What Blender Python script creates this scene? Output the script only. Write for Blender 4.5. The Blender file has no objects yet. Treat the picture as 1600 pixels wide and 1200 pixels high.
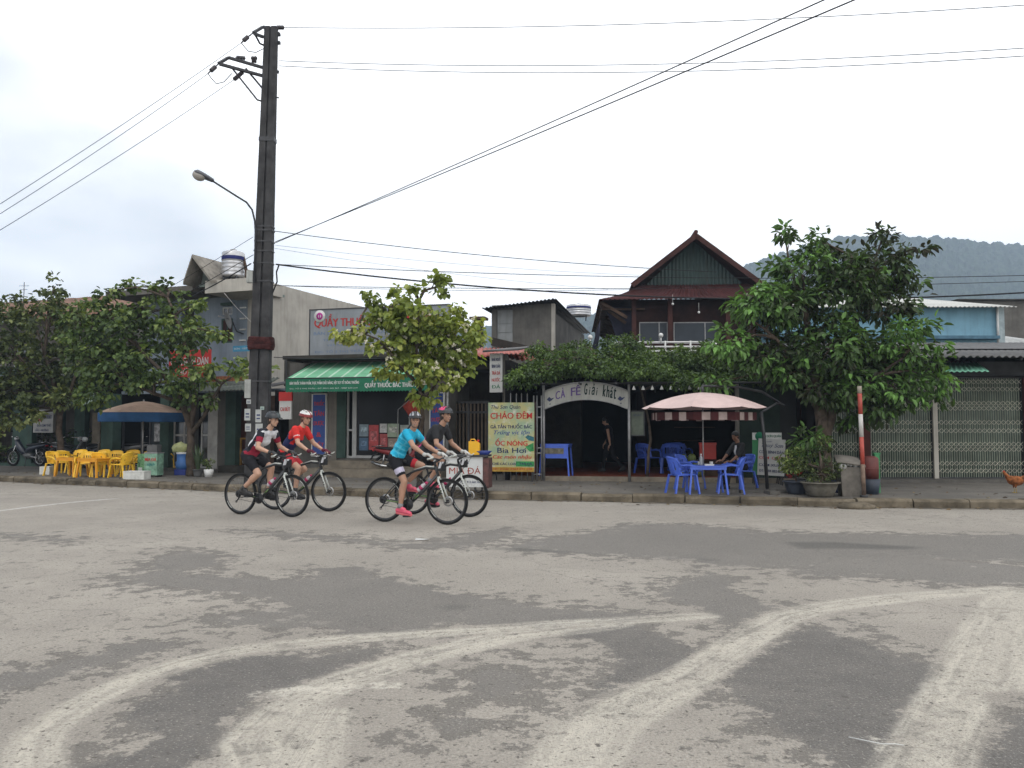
import bpy, bmesh, math, random
import numpy as np
from mathutils import Vector, Matrix, noise as mnoise
PI = math.pi
R = math.radians
random.seed(7); np.random.seed(7)
scene = bpy.context.scene
COL = scene.collection
CAMH = 1.45; FPX = 1300.0; PITCH = math.atan(68/FPX)
# ---------------------------------------------------------------- pixel -> point helpers (survey of the place)
def ray(px, py):
    u = (px-800)/FPX; v = (600-py)/FPX
    c, s = math.cos(PITCH), math.sin(PITCH)
    d = Vector((u, c - v*s, s + v*c))
    return d/d.y
def W(px, py, Y):
    d = ray(px, py); return Vector((d.x*Y, Y, CAMH + d.z*Y))
def G(px, py, z=0.0):
    d = ray(px, py); t = (z-CAMH)/d.z
    return Vector((d.x*t, t, z))
def lerp(a, b, t): return a+(b-a)*t
# ---------------------------------------------------------------- objects
def tag(o, label=None, cat=None, group=None, kind=None):
    if label: o['label'] = label
    if cat: o['category'] = cat
    if group: o['group'] = group
    if kind: o['kind'] = kind
    return o
def thing(name, label, cat, loc=(0,0,0), rotz=0, group=None, scale=1):
    o = bpy.data.objects.new(name, None); COL.objects.link(o)
    o.empty_display_size = .1
    o.location = loc; o.rotation_euler = (0,0,rotz); o.scale = (scale,)*3
    return tag(o, label, cat, group)
def dup(o, loc=None, rotz=None, label=None, group=None, scale=None, parent=None):
    c = o.copy(); COL.objects.link(c); c.parent = parent
    if loc is not None: c.location = loc
    if rotz is not None: c.rotation_euler = (0,0,rotz)
    if scale is not None: c.scale = (scale,)*3
    if label: c['label'] = label
    if group: c['group'] = group
    for ch in list(o.children): dup(ch, parent=c)
    return c
class Frame:
    """local frame: x along the facade, y away from the road, z up"""
    def __init__(s, loc, rotz=0):
        s.loc = Vector(loc); s.rot = rotz
        s.M = Matrix.Translation(s.loc) @ Matrix.Rotation(rotz, 4, 'Z'); s.I = s.M.inverted()
    def hit(s, px, py, y=0.0):
        o = s.I @ Vector((0,0,CAMH)); d = s.I.to_3x3() @ ray(px, py)
        t = (y-o.y)/d.y; return o + d*t
    def X(s, px, y=0.0, py=660): return s.hit(px, py, y).x
    def Z(s, px, py, y=0.0): return s.hit(px, py, y).z
    def loc_of(s, w): return s.I @ Vector(w)
    def w(s, x, y, z): return s.M @ Vector((x,y,z))
def basis(d, up=None):
    d = Vector(d).normalized()
    a = Vector(up) if up else (Vector((0,0,1)) if abs(d.z) < .95 else Vector((1,0,0)))
    s = d.cross(a).normalized(); return s, s.cross(d).normalized()
class MB:
    def __init__(s): s.v = []; s.f = []; s.m = []; s.smooth = []
    def add(s, vs, fs, mi=0, sm=False):
        n = len(s.v); s.v.extend([tuple(v) for v in vs])
        for f in fs: s.f.append(tuple(i+n for i in f)); s.m.append(mi); s.smooth.append(sm)
        return s
    def box(s, x0, x1, y0, y1, z0, z1, mi=0):
        if x0 > x1: x0, x1 = x1, x0
        if y0 > y1: y0, y1 = y1, y0
        if z0 > z1: z0, z1 = z1, z0
        v = [(x0,y0,z0),(x1,y0,z0),(x1,y1,z0),(x0,y1,z0),(x0,y0,z1),(x1,y0,z1),(x1,y1,z1),(x0,y1,z1)]
        return s.add(v, [(0,3,2,1),(4,5,6,7),(0,1,5,4),(1,2,6,5),(2,3,7,6),(3,0,4,7)], mi)
    def obox(s, c, ax, ay, az, mi=0):
        c, ax, ay, az = Vector(c), Vector(ax), Vector(ay), Vector(az)
        v = [c-ax-ay-az, c+ax-ay-az, c+ax+ay-az, c-ax+ay-az, c-ax-ay+az, c+ax-ay+az, c+ax+ay+az, c-ax+ay+az]
        return s.add(v, [(0,3,2,1),(4,5,6,7),(0,1,5,4),(1,2,6,5),(2,3,7,6),(3,0,4,7)], mi)
    def beam(s, a, b, w, h, mi=0):
        a, b = Vector(a), Vector(b); d = b-a; sd, up = basis(d)
        return s.obox((a+b)/2, d/2, sd*w/2, up*h/2, mi)
    def tube(s, pts, r, n=8, mi=0, caps=True, closed=False, sm=True):
        pts = [Vector(p) for p in pts]; k = len(pts)
        rs = r if isinstance(r, (list, tuple)) else [r]*k
        vs = []; up = None
        for i, p in enumerate(pts):
            if closed: d = pts[(i+1) % k]-pts[i-1]
            else: d = pts[min(i+1, k-1)]-pts[max(i-1, 0)]
            if d.length < 1e-9: d = Vector((0,0,1))
            d.normalize()
            if up is None: sd, up = basis(d)
            else:
                up = up - d*up.dot(d)
                if up.length < 1e-6: sd, up = basis(d)
                up.normalize(); sd = d.cross(up).normalized()
            for j in range(n):
                a = 2*PI*j/n; vs.append(p + (sd*math.cos(a)+up*math.sin(a))*rs[i])
        fs = []
        for i in range(k if closed else k-1):
            i2 = (i+1) % k
            for j in range(n):
                j2 = (j+1) % n; fs.append((i*n+j, i*n+j2, i2*n+j2, i2*n+j))
        s.add(vs, fs, mi, sm)
        if caps and not closed:
            b = len(s.v)-len(vs)
            s.f.append(tuple(b+j for j in range(n))[::-1]); s.m.append(mi); s.smooth.append(False)
            s.f.append(tuple(b+(k-1)*n+j for j in range(n))); s.m.append(mi); s.smooth.append(False)
        return s
    def cyl(s, a, b, r0, r1=None, n=12, mi=0): return s.tube([a, b], [r0, r0 if r1 is None else r1], n, mi)
    def lathe(s, prof, c=(0,0,0), n=20, mi=0, axis='z', sm=True):
        c = Vector(c); vs = []
        for r, h in prof:
            for j in range(n):
                a = 2*PI*j/n
                if axis == 'z': vs.append(c+Vector((r*math.cos(a), r*math.sin(a), h)))
                elif axis == 'y': vs.append(c+Vector((r*math.cos(a), h, r*math.sin(a))))
                else: vs.append(c+Vector((h, r*math.cos(a), r*math.sin(a))))
        fs = []
        for i in range(len(prof)-1):
            for j in range(n):
                j2 = (j+1) % n; fs.append((i*n+j, i*n+j2, (i+1)*n+j2, (i+1)*n+j))
        return s.add(vs, fs, mi, sm)
    def torus(s, c, R0, r, axis='y', n=40, m=8, mi=0):
        c = Vector(c); pts = []
        for i in range(n):
            a = 2*PI*i/n
            pts.append(c+(Vector((math.cos(a)*R0, 0, math.sin(a)*R0)) if axis == 'y' else Vector((math.cos(a)*R0, math.sin(a)*R0, 0)) if axis == 'z' else Vector((0, math.cos(a)*R0, math.sin(a)*R0))))
        return s.tube(pts, r, m, mi, closed=True)
    def ell(s, c, ax, ay, az, n=12, m=8, mi=0):
        c, ax, ay, az = Vector(c), Vector(ax), Vector(ay), Vector(az)
        vs = [c-az]
        for i in range(1, m):
            t = PI*i/m
            for j in range(n):
                a = 2*PI*j/n; vs.append(c - az*math.cos(t) + (ax*math.cos(a)+ay*math.sin(a))*math.sin(t))
        vs.append(c+az); fs = []
        for j in range(n): fs.append((0, 1+(j+1) % n, 1+j))
        for i in range(m-2):
            for j in range(n):
                j2 = (j+1) % n; b = 1+i*n; fs.append((b+j, b+j2, b+n+j2, b+n+j))
        b = 1+(m-2)*n; e = len(vs)-1
        for j in range(n): fs.append((b+j, b+(j+1) % n, e))
        return s.add(vs, fs, mi, True)
    def ball(s, c, r, n=10, m=7, mi=0, sq=1): return s.ell(c, (r,0,0), (0,r,0), (0,0,r*sq), n, m, mi)
    def capsule(s, a, b, r0, r1, n=14, mi=0):
        a, b = Vector(a), Vector(b); d = (b-a); L = d.length; d.normalize()
        pts = []; rs = []
        for i in range(5):
            t = PI/2*(i/5); pts.append(a-d*r0*math.cos(t)); rs.append(max(r0*math.sin(t), .001))
        for i in range(4):
            pts.append(a+d*L*(i/3)); rs.append(lerp(r0, r1, i/3))
        for i in range(1, 6):
            t = PI/2*(i/5); pts.append(b+d*r1*math.sin(t)); rs.append(max(r1*math.cos(t), .001))
        return s.tube(pts, rs, n, mi)
    def quad(s, a, b, c, d, mi=0): return s.add([a,b,c,d], [(0,1,2,3)], mi)
    def prism(s, poly, y0, y1, mi=0, plane='xz'):
        n = len(poly)
        if plane == 'xz': vs = [(p[0], y0, p[1]) for p in poly]+[(p[0], y1, p[1]) for p in poly]
        elif plane == 'yz': vs = [(y0, p[0], p[1]) for p in poly]+[(y1, p[0], p[1]) for p in poly]
        else: vs = [(p[0], p[1], y0) for p in poly]+[(p[0], p[1], y1) for p in poly]
        fs = [tuple(range(n)), tuple(range(2*n-1, n-1, -1))]
        for i in range(n): j = (i+1) % n; fs.append((j, i, n+i, n+j))
        return s.add(vs, fs, mi)
    def sheet(s, p00, p10, p11, p01, nu, nv, fn=None, th=0.012, mi=0):
        """bilinear sheet with thickness; fn(u,v)->offset along normal"""
        p00, p10, p11, p01 = map(Vector, (p00, p10, p11, p01))
        nrm = (p10-p00).cross(p01-p00).normalized()
        vs = []
        for layer in (0, 1):
            for j in range(nv+1):
                for i in range(nu+1):
                    u, v = i/nu, j/nv
                    p = p00.lerp(p10, u).lerp(p01.lerp(p11, u), v)
                    vs.append(p + nrm*((fn(u, v) if fn else 0) - layer*th))
        N = (nu+1)*(nv+1); fs = []
        for j in range(nv):
            for i in range(nu):
                a = j*(nu+1)+i; fs.append((a, a+1, a+nu+2, a+nu+1)); fs.append((N+a, N+a+nu+1, N+a+nu+2, N+a+1))
        for i in range(nu):
            fs.append((i, N+i, N+i+1, i+1)); a = nv*(nu+1)+i; fs.append((a, a+1, N+a+1, N+a))
        for j in range(nv):
            a = j*(nu+1); fs.append((a, a+nu+1, N+a+nu+1, N+a)); a += nu; fs.append((a, N+a, N+a+nu+1, a+nu+1))
        return s.add(vs, fs, mi, True)
    def corr(s, p00, p10, p11, p01, pitch=.12, amp=.018, mi=0, nv=2, steps=6, sag=0):
        p00, p10 = Vector(p00), Vector(p10)
        n = max(4, int((p10-p00).length/pitch)); 
        return s.sheet(p00, p10, p11, p01, n*steps, nv, lambda u, v: amp*math.sin(2*PI*u*n)-sag*math.sin(PI*v), .006, mi)
    def xf(s, M):
        s.v = [tuple(M @ Vector(v)) for v in s.v]; return s
    def merge(s, o, M=None):
        return s.add([M @ Vector(v) for v in o.v] if M else o.v, [], 0) if False else s._mg(o, M)
    def _mg(s, o, M):
        n = len(s.v); s.v.extend([tuple(M @ Vector(v)) for v in o.v] if M else o.v)
        s.f.extend([tuple(i+n for i in f) for f in o.f]); s.m.extend(o.m); s.smooth.extend(o.smooth); return s
    def build(s, name, mat, parent=None, loc=None):
        me = bpy.data.meshes.new(name); me.from_pydata(s.v, [], s.f); me.update()
        for m_ in (mat if isinstance(mat, (list, tuple)) else [mat]): me.materials.append(m_)
        me.polygons.foreach_set('material_index', s.m); me.polygons.foreach_set('use_smooth', s.smooth)
        o = bpy.data.objects.new(name, me); COL.objects.link(o)
        if parent: o.parent = parent
        if loc is not None: o.location = loc
        return o
# ---------------------------------------------------------------- materials
def _n(nt, t, **k):
    n = nt.nodes.new(t)
    for a, b in k.items(): setattr(n, a, b)
    return n
def mix_rgb(nt, fac, a, b, bt='MIX'):
    n = _n(nt, 'ShaderNodeMix', data_type='RGBA', blend_type=bt)
    for i, x in ((0, fac), (6, a), (7, b)):
        if isinstance(x, (int, float)): n.inputs[i].default_value = x
        elif isinstance(x, (tuple, list)): n.inputs[i].default_value = (*x[:3], 1)
        else: nt.links.new(x, n.inputs[i])
    return n.outputs[2]
def math_n(nt, op, a, b=0.0, c=None, clamp=False):
    n = _n(nt, 'ShaderNodeMath', operation=op); n.use_clamp = clamp
    for i, x in enumerate((a, b, c)):
        if x is None: continue
        if isinstance(x, (int, float)): n.inputs[i].default_value = x
        else: nt.links.new(x, n.inputs[i])
    return n.outputs[0]
def ramp(nt, x, a, b):
    n = _n(nt, 'ShaderNodeMapRange'); n.interpolation_type = 'SMOOTHSTEP'
    nt.links.new(x, n.inputs[0]); n.inputs[1].default_value = a; n.inputs[2].default_value = b
    return n.outputs[0]
def noise_n(nt, vec, scale, detail=4, rough=.6, sc=None):
    if sc:
        mp = _n(nt, 'ShaderNodeMapping'); mp.inputs['Scale'].default_value = sc; nt.links.new(vec, mp.inputs[0]); vec = mp.outputs[0]
    n = _n(nt, 'ShaderNodeTexNoise'); n.inputs['Scale'].default_value = scale; n.inputs['Detail'].default_value = detail
    n.inputs['Roughness'].default_value = rough; nt.links.new(vec, n.inputs['Vector']); return n.outputs[0]
_mats = {}
def M(name, col, rough=.7, var=.18, scale=4, bump=0, bscale=40, streak=0, metal=0, spec=.5, dirt=0, dirtcol=(.06,.05,.04), trans=0, emis=None):
    if name in _mats: return _mats[name]
    if rough >= .65: spec = min(spec, .18)
    m = bpy.data.materials.new(name); m.use_nodes = True; nt = m.node_tree
    b = nt.nodes['Principled BSDF']
    tc = _n(nt, 'ShaderNodeTexCoord').outputs['Object']
    n1 = noise_n(nt, tc, scale)
    dark = tuple(c*(1-var*1.6) for c in col); light = tuple(min(1, c*(1+var)) for c in col)
    c = mix_rgb(nt, ramp(nt, n1, .25, .75), dark, light)
    if streak:
        n2 = noise_n(nt, tc, 5, 5, .7, (1.5, 1.5, .12))
        c = mix_rgb(nt, math_n(nt, 'MULTIPLY', ramp(nt, n2, .45, .8), streak), c, dirtcol)
    if dirt:
        n3 = noise_n(nt, tc, 2.2, 8, .75)
        c = mix_rgb(nt, math_n(nt, 'MULTIPLY', ramp(nt, n3, .5, .68), dirt), c, dirtcol)
    nt.links.new(c, b.inputs['Base Color'])
    b.inputs['Roughness'].default_value = rough; b.inputs['Metallic'].default_value = metal
    b.inputs['Specular IOR Level'].default_value = spec
    if bump:
        bn = _n(nt, 'ShaderNodeBump'); bn.inputs['Strength'].default_value = bump; bn.inputs['Distance'].default_value = .01
        nt.links.new(noise_n(nt, tc, bscale, 5), bn.inputs['Height']); nt.links.new(bn.outputs[0], b.inputs['Normal'])
    if emis: b.inputs['Emission Color'].default_value = (*emis[:3], 1); b.inputs['Emission Strength'].default_value = emis[3]
    _mats[name] = m; return m
def leafmat(name, c1, c2, c3, trans=.35):
    m = bpy.data.materials.new(name); m.use_nodes = True; nt = m.node_tree; nt.nodes.clear()
    at = _n(nt, 'ShaderNodeAttribute', attribute_name='tint')
    cr = _n(nt, 'ShaderNodeValToRGB'); e = cr.color_ramp.elements
    e[0].color = (*c1, 1); e[1].color = (*c3, 1); x = e.new(.55); x.color = (*c2, 1)
    nt.links.new(at.outputs['Fac'], cr.inputs[0])
    p = _n(nt, 'ShaderNodeBsdfPrincipled'); p.inputs['Roughness'].default_value = .5; p.inputs['Specular IOR Level'].default_value = .28
    t = _n(nt, 'ShaderNodeBsdfTranslucent'); mx = _n(nt, 'ShaderNodeMixShader'); mx.inputs[0].default_value = trans
    nt.links.new(cr.outputs[0], p.inputs['Base Color'])
    tcx = mix_rgb(nt, 1.0, cr.outputs[0], (1.3,1.25,.5), 'MULTIPLY'); nt.links.new(tcx, t.inputs[0])
    nt.links.new(p.outputs[0], mx.inputs[1]); nt.links.new(t.outputs[0], mx.inputs[2])
    o = _n(nt, 'ShaderNodeOutputMaterial'); nt.links.new(mx.outputs[0], o.inputs[0]); _mats[name] = m; return m
# ---------------------------------------------------------------- lettering
_tc = {}
def text_raw(s, bold=0.0, shear=0.0, space=1.0):
    k = (s, bold, shear, space)
    if k in _tc: return _tc[k]
    cu = bpy.data.curves.new('lettering', 'FONT'); cu.body = s; cu.offset = bold; cu.shear = shear; cu.space_character = space
    cu.resolution_u = 3
    o = bpy.data.objects.new('lettering', cu); COL.objects.link(o)
    bpy.context.view_layer.update()
    me = bpy.data.meshes.new_from_object(o.evaluated_get(bpy.context.evaluated_depsgraph_get()))
    vs = [(v.co.x, v.co.y, 0.0) for v in me.vertices]; fs = [tuple(p.vertices) for p in me.polygons]
    bpy.data.objects.remove(o); bpy.data.curves.remove(cu); bpy.data.meshes.remove(me)
    _tc[k] = (vs, fs); return _tc[k]
HORN = {'Đ': 'D', 'ơ': 'o', 'Ơ': 'O', 'ờ': 'ò', 'Ờ': 'Ò', 'ở': 'ỏ', 'Ở': 'Ỏ', 'ợ': 'ọ', 'Ợ': 'Ọ', 'ư': 'u', 'Ư': 'U', 'ứ': 'ú', 'Ứ': 'Ú', 'ừ': 'ù', 'Ụ': 'Ụ'}
HORN.pop('Ụ')
def text_geo(s, bold=0.0, shear=0.0, space=1.0):
    """built-in font; the barred D and the horned o are composed from plain letters and small strokes"""
    s = s.replace('Ắ', 'Ă').replace('ắ', 'ă'); plain = ''.join(HORN.get(ch, ch) for ch in s)
    vs, fs = text_raw(plain, bold, shear, space); vs = list(vs); fs = list(fs)
    for i, ch in enumerate(s):
        if ch in HORN:
            pv, _ = text_raw(plain[:i+1], bold, 0, space)
            sv, _ = text_raw(plain[i], bold, 0, space)
            xr = max(v[0] for v in pv); w = max(v[0] for v in sv)-min(v[0] for v in sv); h = max(v[1] for v in sv)
            xl = xr-w; n = len(vs)
            if ch == 'Đ': q = [(xl-.12*w, h*.45), (xl+.42*w, h*.45), (xl+.42*w, h*.57), (xl-.12*w, h*.57)]
            else: q = [(xr-.10, h*.86), (xr+.03, h*.9), (xr+.10, h*1.12), (xr+.0, h*1.12)]
            vs += [(x+y*shear, y, .004) for x, y in q]; fs.append((n, n+1, n+2, n+3))
    return vs, fs
def put_text(mb, s, x0, x1, z0, z1, y, mi=0, bold=.02, shear=0, fit=True, fn=None, space=1.0):
    """fit the string in the box on the plane y (facing -y)"""
    vs, fs = text_geo(s, min(bold*.6, .003), shear, space)
    if not vs: return
    ax, bx = min(v[0] for v in vs), max(v[0] for v in vs); ay, by = min(v[1] for v in vs), max(v[1] for v in vs)
    sx = (x1-x0)/(bx-ax); sz = (z1-z0)/(by-ay)
    if not fit: sx = min(sx, sz); 
    out = []
    for v in vs:
        p = (x0+(v[0]-ax)*sx, y-v[2]*.5, z0+(v[1]-ay)*sz)
        out.append(fn(p) if fn else p)
    mb.add(out, fs, mi)
    if bold >= .03:   # heavier stroke: the same letters once more, a hair to the side and in front
        k = (z1-z0)*.018; mb.add([(v[0]+k, v[1]-.0012, v[2]) for v in out], fs, mi); mb.add([(v[0]-k, v[1]-.0024, v[2]) for v in out], fs, mi)
def text_off(o):  # plain helper so lettering parts are made one way
    return o
# ================================================================ camera, sky, sun
cam = bpy.data.cameras.new('camera'); camo = bpy.data.objects.new('camera', cam); COL.objects.link(camo)
cam.sensor_width = 36; cam.lens = FPX*36/1600; cam.clip_start = .1; cam.clip_end = 5000
camo.location = (0,0,CAMH); camo.rotation_euler = (PI/2+PITCH, 0, 0); scene.camera = camo
scene.view_settings.view_transform = 'Standard'; scene.view_settings.look = 'None'
scene.view_settings.exposure = -.28; scene.view_settings.gamma = 1
w = bpy.data.worlds.new('World'); scene.world = w; w.use_nodes = True; nt = w.node_tree; bg = nt.nodes['Background']
sky = _n(nt, 'ShaderNodeTexSky', sky_type='NISHITA'); sky.sun_disc = False; sky.sun_elevation = R(58); sky.sun_rotation = R(200)
tc = _n(nt, 'ShaderNodeTexCoord').outputs['Generated']
sx = _n(nt, 'ShaderNodeSeparateXYZ'); nt.links.new(tc, sx.inputs[0])
cl = noise_n(nt, tc, 2.2, 5, .5, (1, 1, 2.2))
big = noise_n(nt, tc, 1.1, 2, .5, (1, 1, 1.6))
# thicker, bluish cloud towards the left of the street, thin bright cloud elsewhere
left = ramp(nt, math_n(nt, 'ADD', math_n(nt, 'MULTIPLY', sx.outputs[0], -1.0), math_n(nt, 'MULTIPLY', math_n(nt, 'SUBTRACT', cl, .5), .9)), .22, .62)
cloud = mix_rgb(nt, left, (1.25,1.25,1.25), (.655,.675,.71))
thick = math_n(nt, 'MULTIPLY', ramp(nt, math_n(nt, 'ADD', math_n(nt, 'MULTIPLY', cl, .6), math_n(nt, 'MULTIPLY', big, .5)), .42, .72), math_n(nt, 'MULTIPLY', left, .48))
cloud = mix_rgb(nt, thick, cloud, (.49,.52,.575))
warm = math_n(nt, 'MULTIPLY', ramp(nt, math_n(nt, 'SUBTRACT', .45, sx.outputs[2]), 0, .4), ramp(nt, sx.outputs[0], 0, .5))
cloud = mix_rgb(nt, warm, cloud, (1.2,1.17,1.12))
skys = mix_rgb(nt, 1.0, sky.outputs[0], (.10,.10,.10), 'MULTIPLY')
fin = mix_rgb(nt, .94, skys, cloud)
nt.links.new(fin, bg.inputs[0]); bg.inputs[1].default_value = 1.85
sl = bpy.data.lights.new('sun', 'SUN'); sl.energy = .7; sl.angle = R(25); sl.color = (1,.96,.9)
so = bpy.data.objects.new('sun', sl); COL.objects.link(so); so.rotation_euler = (R(32), 0, R(-20))
# ================================================================ road
def seg_d(P, a, b):
    a = np.array(a[:2]); b = np.array(b[:2]); ab = b-a; t = np.clip(((P-a)@ab)/max(ab@ab, 1e-9), 0, 1)
    return np.hypot(*(P-(a+t[:, None]*ab)).T)
def poly_sd(P, poly):
    d = np.full(len(P), 1e9); ins = np.zeros(len(P), bool); n = len(poly)
    for i in range(n):
        a, b = poly[i], poly[(i+1) % n]; d = np.minimum(d, seg_d(P, a, b))
        c = (a[1] > P[:,1]) != (b[1] > P[:,1])
        with np.errstate(divide='ignore', invalid='ignore'):
            xx = (b[0]-a[0])*(P[:,1]-a[1])/((b[1]-a[1]) or 1e-9)+a[0]
        ins ^= c & (P[:,0] < xx)
    return np.where(ins, d, -d)
def px4(l): return [G(x/2, 780+y/2)[:2] for x, y in l]
def px5(l): return [G(800+x/2, 780+y/2)[:2] for x, y in l]
def pxn(l): return [G(x, y)[:2] for x, y in l]
damp_polys = [
 pxn([(192,902),(240,895),(245,874),(285,860),(335,864),(345,884),(290,890),(300,897),(450,908),(492,902),(500,888),(575,887),(590,902),(700,928),(760,935),(840,948),(990,960),(1010,972),(860,978),(700,975),(650,990),(560,995),(510,975),(490,955),(400,932),(290,917),(220,913)]),
 px4([(540,555),(760,495),(870,480),(990,495),(1100,460),(1230,465),(1150,505),(1000,560),(810,620),(720,680),(730,760),(600,830),(560,900),(200,900),(260,840),(380,790),(490,740),(390,700),(430,640),(560,600)]),
 px4([(-60,600),(0,570),(30,550),(200,510),(400,455),(500,445),(540,460),(400,500),(180,560),(40,590),(-50,640)]),
 px5([(160,415),(250,395),(370,392),(480,430),(600,465),(560,500),(480,540),(380,580),(270,610),(240,590),(300,540),(340,520),(290,470),(230,440)]),
 px5([(930,395),(1010,415),(1150,470),(1340,530),(1290,610),(1200,730),(1120,880),(1000,880),(960,810),(870,740),(820,690),(640,600),(650,560),(740,510),(850,440)]),
 px5([(1530,655),(1700,690),(1700,880),(1460,880)]),
 px5([(-20,340),(130,350),(330,370),(440,355),(450,365),(300,385),(130,400),(-20,395)]),
 px5([(450,290),(560,250),(620,225),(690,240),(680,290),(800,330),(880,330),(740,370),(690,405),(620,370),(600,340),(500,320)]),
 px5([(0,150),(60,130),(200,110),(400,75),(560,80),(760,100),(1000,110),(1700,112),(1700,200),(1300,185),(1200,180),(950,215),(820,215),(640,210),(550,190),(300,175),(100,165)]),
 px5([(820,215),(1000,190),(1200,180),(1400,195),(1700,220),(1700,270),(1350,265),(1200,245),(950,240)]),
 px4([(0,110),(70,110),(100,120),(230,125),(230,132),(60,122)]),
 px4([(740,95),(900,105),(1120,125),(1250,140),(1420,130),(1440,110),(1600,90),(1600,110),(1450,150),(1250,150),(1100,132),(850,110)]),
 px4([(1460,560),(1560,520),(1640,560),(1600,640),(1500,620)]), px4([(1330,720),(1450,650),(1530,640),(1500,710),(1400,740)]),
 px4([(640,375),(900,340),(1100,370),(1000,400),(720,400)]),
]
wet_polys = [px5([(840,133),(1000,133),(1300,150),(1250,158),(900,155)]), px5([(-80,150),(60,153),(150,162),(300,172),(150,168),(-60,158)]),
 px5([(555,183),(650,190),(600,195)]), px4([(1370,335),(1460,328),(1480,338),(1400,347)])]
tracks = [
 (px4([(100,900),(105,790),(125,735),(200,675),(330,605),(430,560),(600,505),(760,470),(900,455),(1050,440),(1250,426),(1450,410),(1600,403),(1750,390),(2000,378),(2200,365)]), .11),
 (px4([(820,612),(900,600),(1050,590),(1220,578)]), .05),
 (px4([(850,880),(790,760),(900,650),(1050,575),(1300,495),(1600,425),(1900,390)]), .14),
 (px4([(960,880),(1000,790),(1040,670)]), .10),
 (px5([(120,900),(220,720),(380,620),(560,555),(700,460),(850,365),(1000,332),(1250,303),(1560,283)]), .14),
 (px5([(180,900),(330,700),(520,590)]), .12),
 (px5([(1560,285),(1480,400),(1400,560),(1330,700),(1230,900)]), .14),
 (px5([(1640,300),(1600,400),(1540,580)]), .12), (px5([(1420,640),(1350,760),(1320,900)]), .12), (px5([(1100,740),(1160,780)]), .012),
]
def offs(l, o):
    out = []
    for i, p in enumerate(l):
        a = l[max(i-1, 0)]; b = l[min(i+1, len(l)-1)]; d = Vector((b[0]-a[0], b[1]-a[1])); d.normalize(); out.append(Vector((p[0]-d.y*o, p[1]+d.x*o)))
    return out
broad = [(l, w_*1.25) for l, w_ in tracks if w_ >= .10]; rt = random.Random(31)
fine_t = [(l, w_) for l, w_ in tracks if w_ < .10]
def along_coords(T):
    best = np.full(len(Q), 1e9); su = np.zeros(len(Q)); sv = np.zeros(len(Q))
    for k, (l, w_) in enumerate(T):
        acc = 0.0
        for i in range(len(l)-1):
            a = np.array(l[i][:2]); b = np.array(l[i+1][:2]); ab = b-a; L = math.hypot(*ab); rel = Q-a
            t = np.clip((rel@ab)/max(L*L, 1e-9), 0, 1); d = np.hypot(*(Q-(a+t[:, None]*ab)).T); cr = (rel[:,0]*ab[1]-rel[:,1]*ab[0])/max(L, 1e-9)
            m_ = d < best; best = np.where(m_, d, best); su = np.where(m_, acc+t*L+k*37, su); sv = np.where(m_, cr, sv); acc += L
    return su, sv
tracks = fine_t
paint_line = [(pxn([(-60,806),(0,798),(56,791),(110,785),(180,779)]), .07)]
xs = np.concatenate([[-600,-300,-100,-50,-34], np.arange(-26, 26.01, .13), [34,50,100,300,840]])
ys = np.concatenate([[-60,-30,-12,-3,0,1.0,1.6], np.arange(2.0, 12, .07), np.arange(12, 30, .16), [34,45,80,200,950]])
gx, gy = np.meshgrid(xs, ys); P = np.stack([gx.ravel(), gy.ravel()], 1)
near = (np.abs(P[:,0]) < 26.5) & (P[:,1] > 1.4) & (P[:,1] < 30.5); Q = P[near]
def field(fn):
    a = np.full(len(P), -5.0); a[near] = fn; return a
dl = np.array([poly_sd(Q, p) for p in damp_polys]); damp = dl.max(0); DS = np.array([.75,1,.75,1,1,1,.8,.75,.55,.55,.6,.6,.7,.7,.5]); dstr = DS[dl.argmax(0)]; wet = np.max([poly_sd(Q, p) for p in wet_polys], 0)
def track(T): return np.max([wd-np.min([seg_d(Q, l[i], l[i+1]) for i in range(len(l)-1)], 0) for l, wd in T], 0)
dust = track(tracks); dustb = track(broad); trku, trkv = along_coords(broad); paint = track(paint_line)
gz = np.zeros(len(P))
nx, ny = len(xs), len(ys)
idx = np.arange(nx*ny).reshape(ny, nx)
fc = np.stack([idx[:-1,:-1], idx[:-1,1:], idx[1:,1:], idx[1:,:-1]], -1).reshape(-1, 4)
me = bpy.data.meshes.new('road'); me.from_pydata(np.column_stack([P, gz]).tolist(), [], fc.tolist()); me.update()
for nm, a in (('damp', damp), ('wet', wet), ('dust', dust), ('paint', paint), ('dstr', dstr), ('dustb', dustb), ('trku', trku), ('trkv', trkv)):
    at = me.attributes.new(nm, 'FLOAT', 'POINT'); at.data.foreach_set('value', field(a).astype(np.float32))
m = bpy.data.materials.new('asphalt'); m.use_nodes = True; nt = m.node_tree; b = nt.nodes['Principled BSDF']
tc = _n(nt, 'ShaderNodeTexCoord').outputs['Object']
def att(n): return _n(nt, 'ShaderNodeAttribute', attribute_name=n).outputs['Fac']
nA = noise_n(nt, tc, 1.3, 9, .68); nB = noise_n(nt, tc, 9, 6, .7); nC = noise_n(nt, tc, 60, 3, .7); nD = noise_n(nt, tc, .35, 3, .5); nE = noise_n(nt, tc, 4.5, 8, .78)
agg = _n(nt, 'ShaderNodeTexVoronoi'); agg.inputs['Scale'].default_value = 95; nt.links.new(tc, agg.inputs['Vector'])
base = mix_rgb(nt, ramp(nt, nD, .3, .7), (.292,.263,.224), (.376,.340,.290))
base = mix_rgb(nt, math_n(nt, 'MULTIPLY', ramp(nt, nA, .35, .7), .45), base, (.235,.211,.182))
nF = noise_n(nt, tc, 17, 5, .75)
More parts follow.
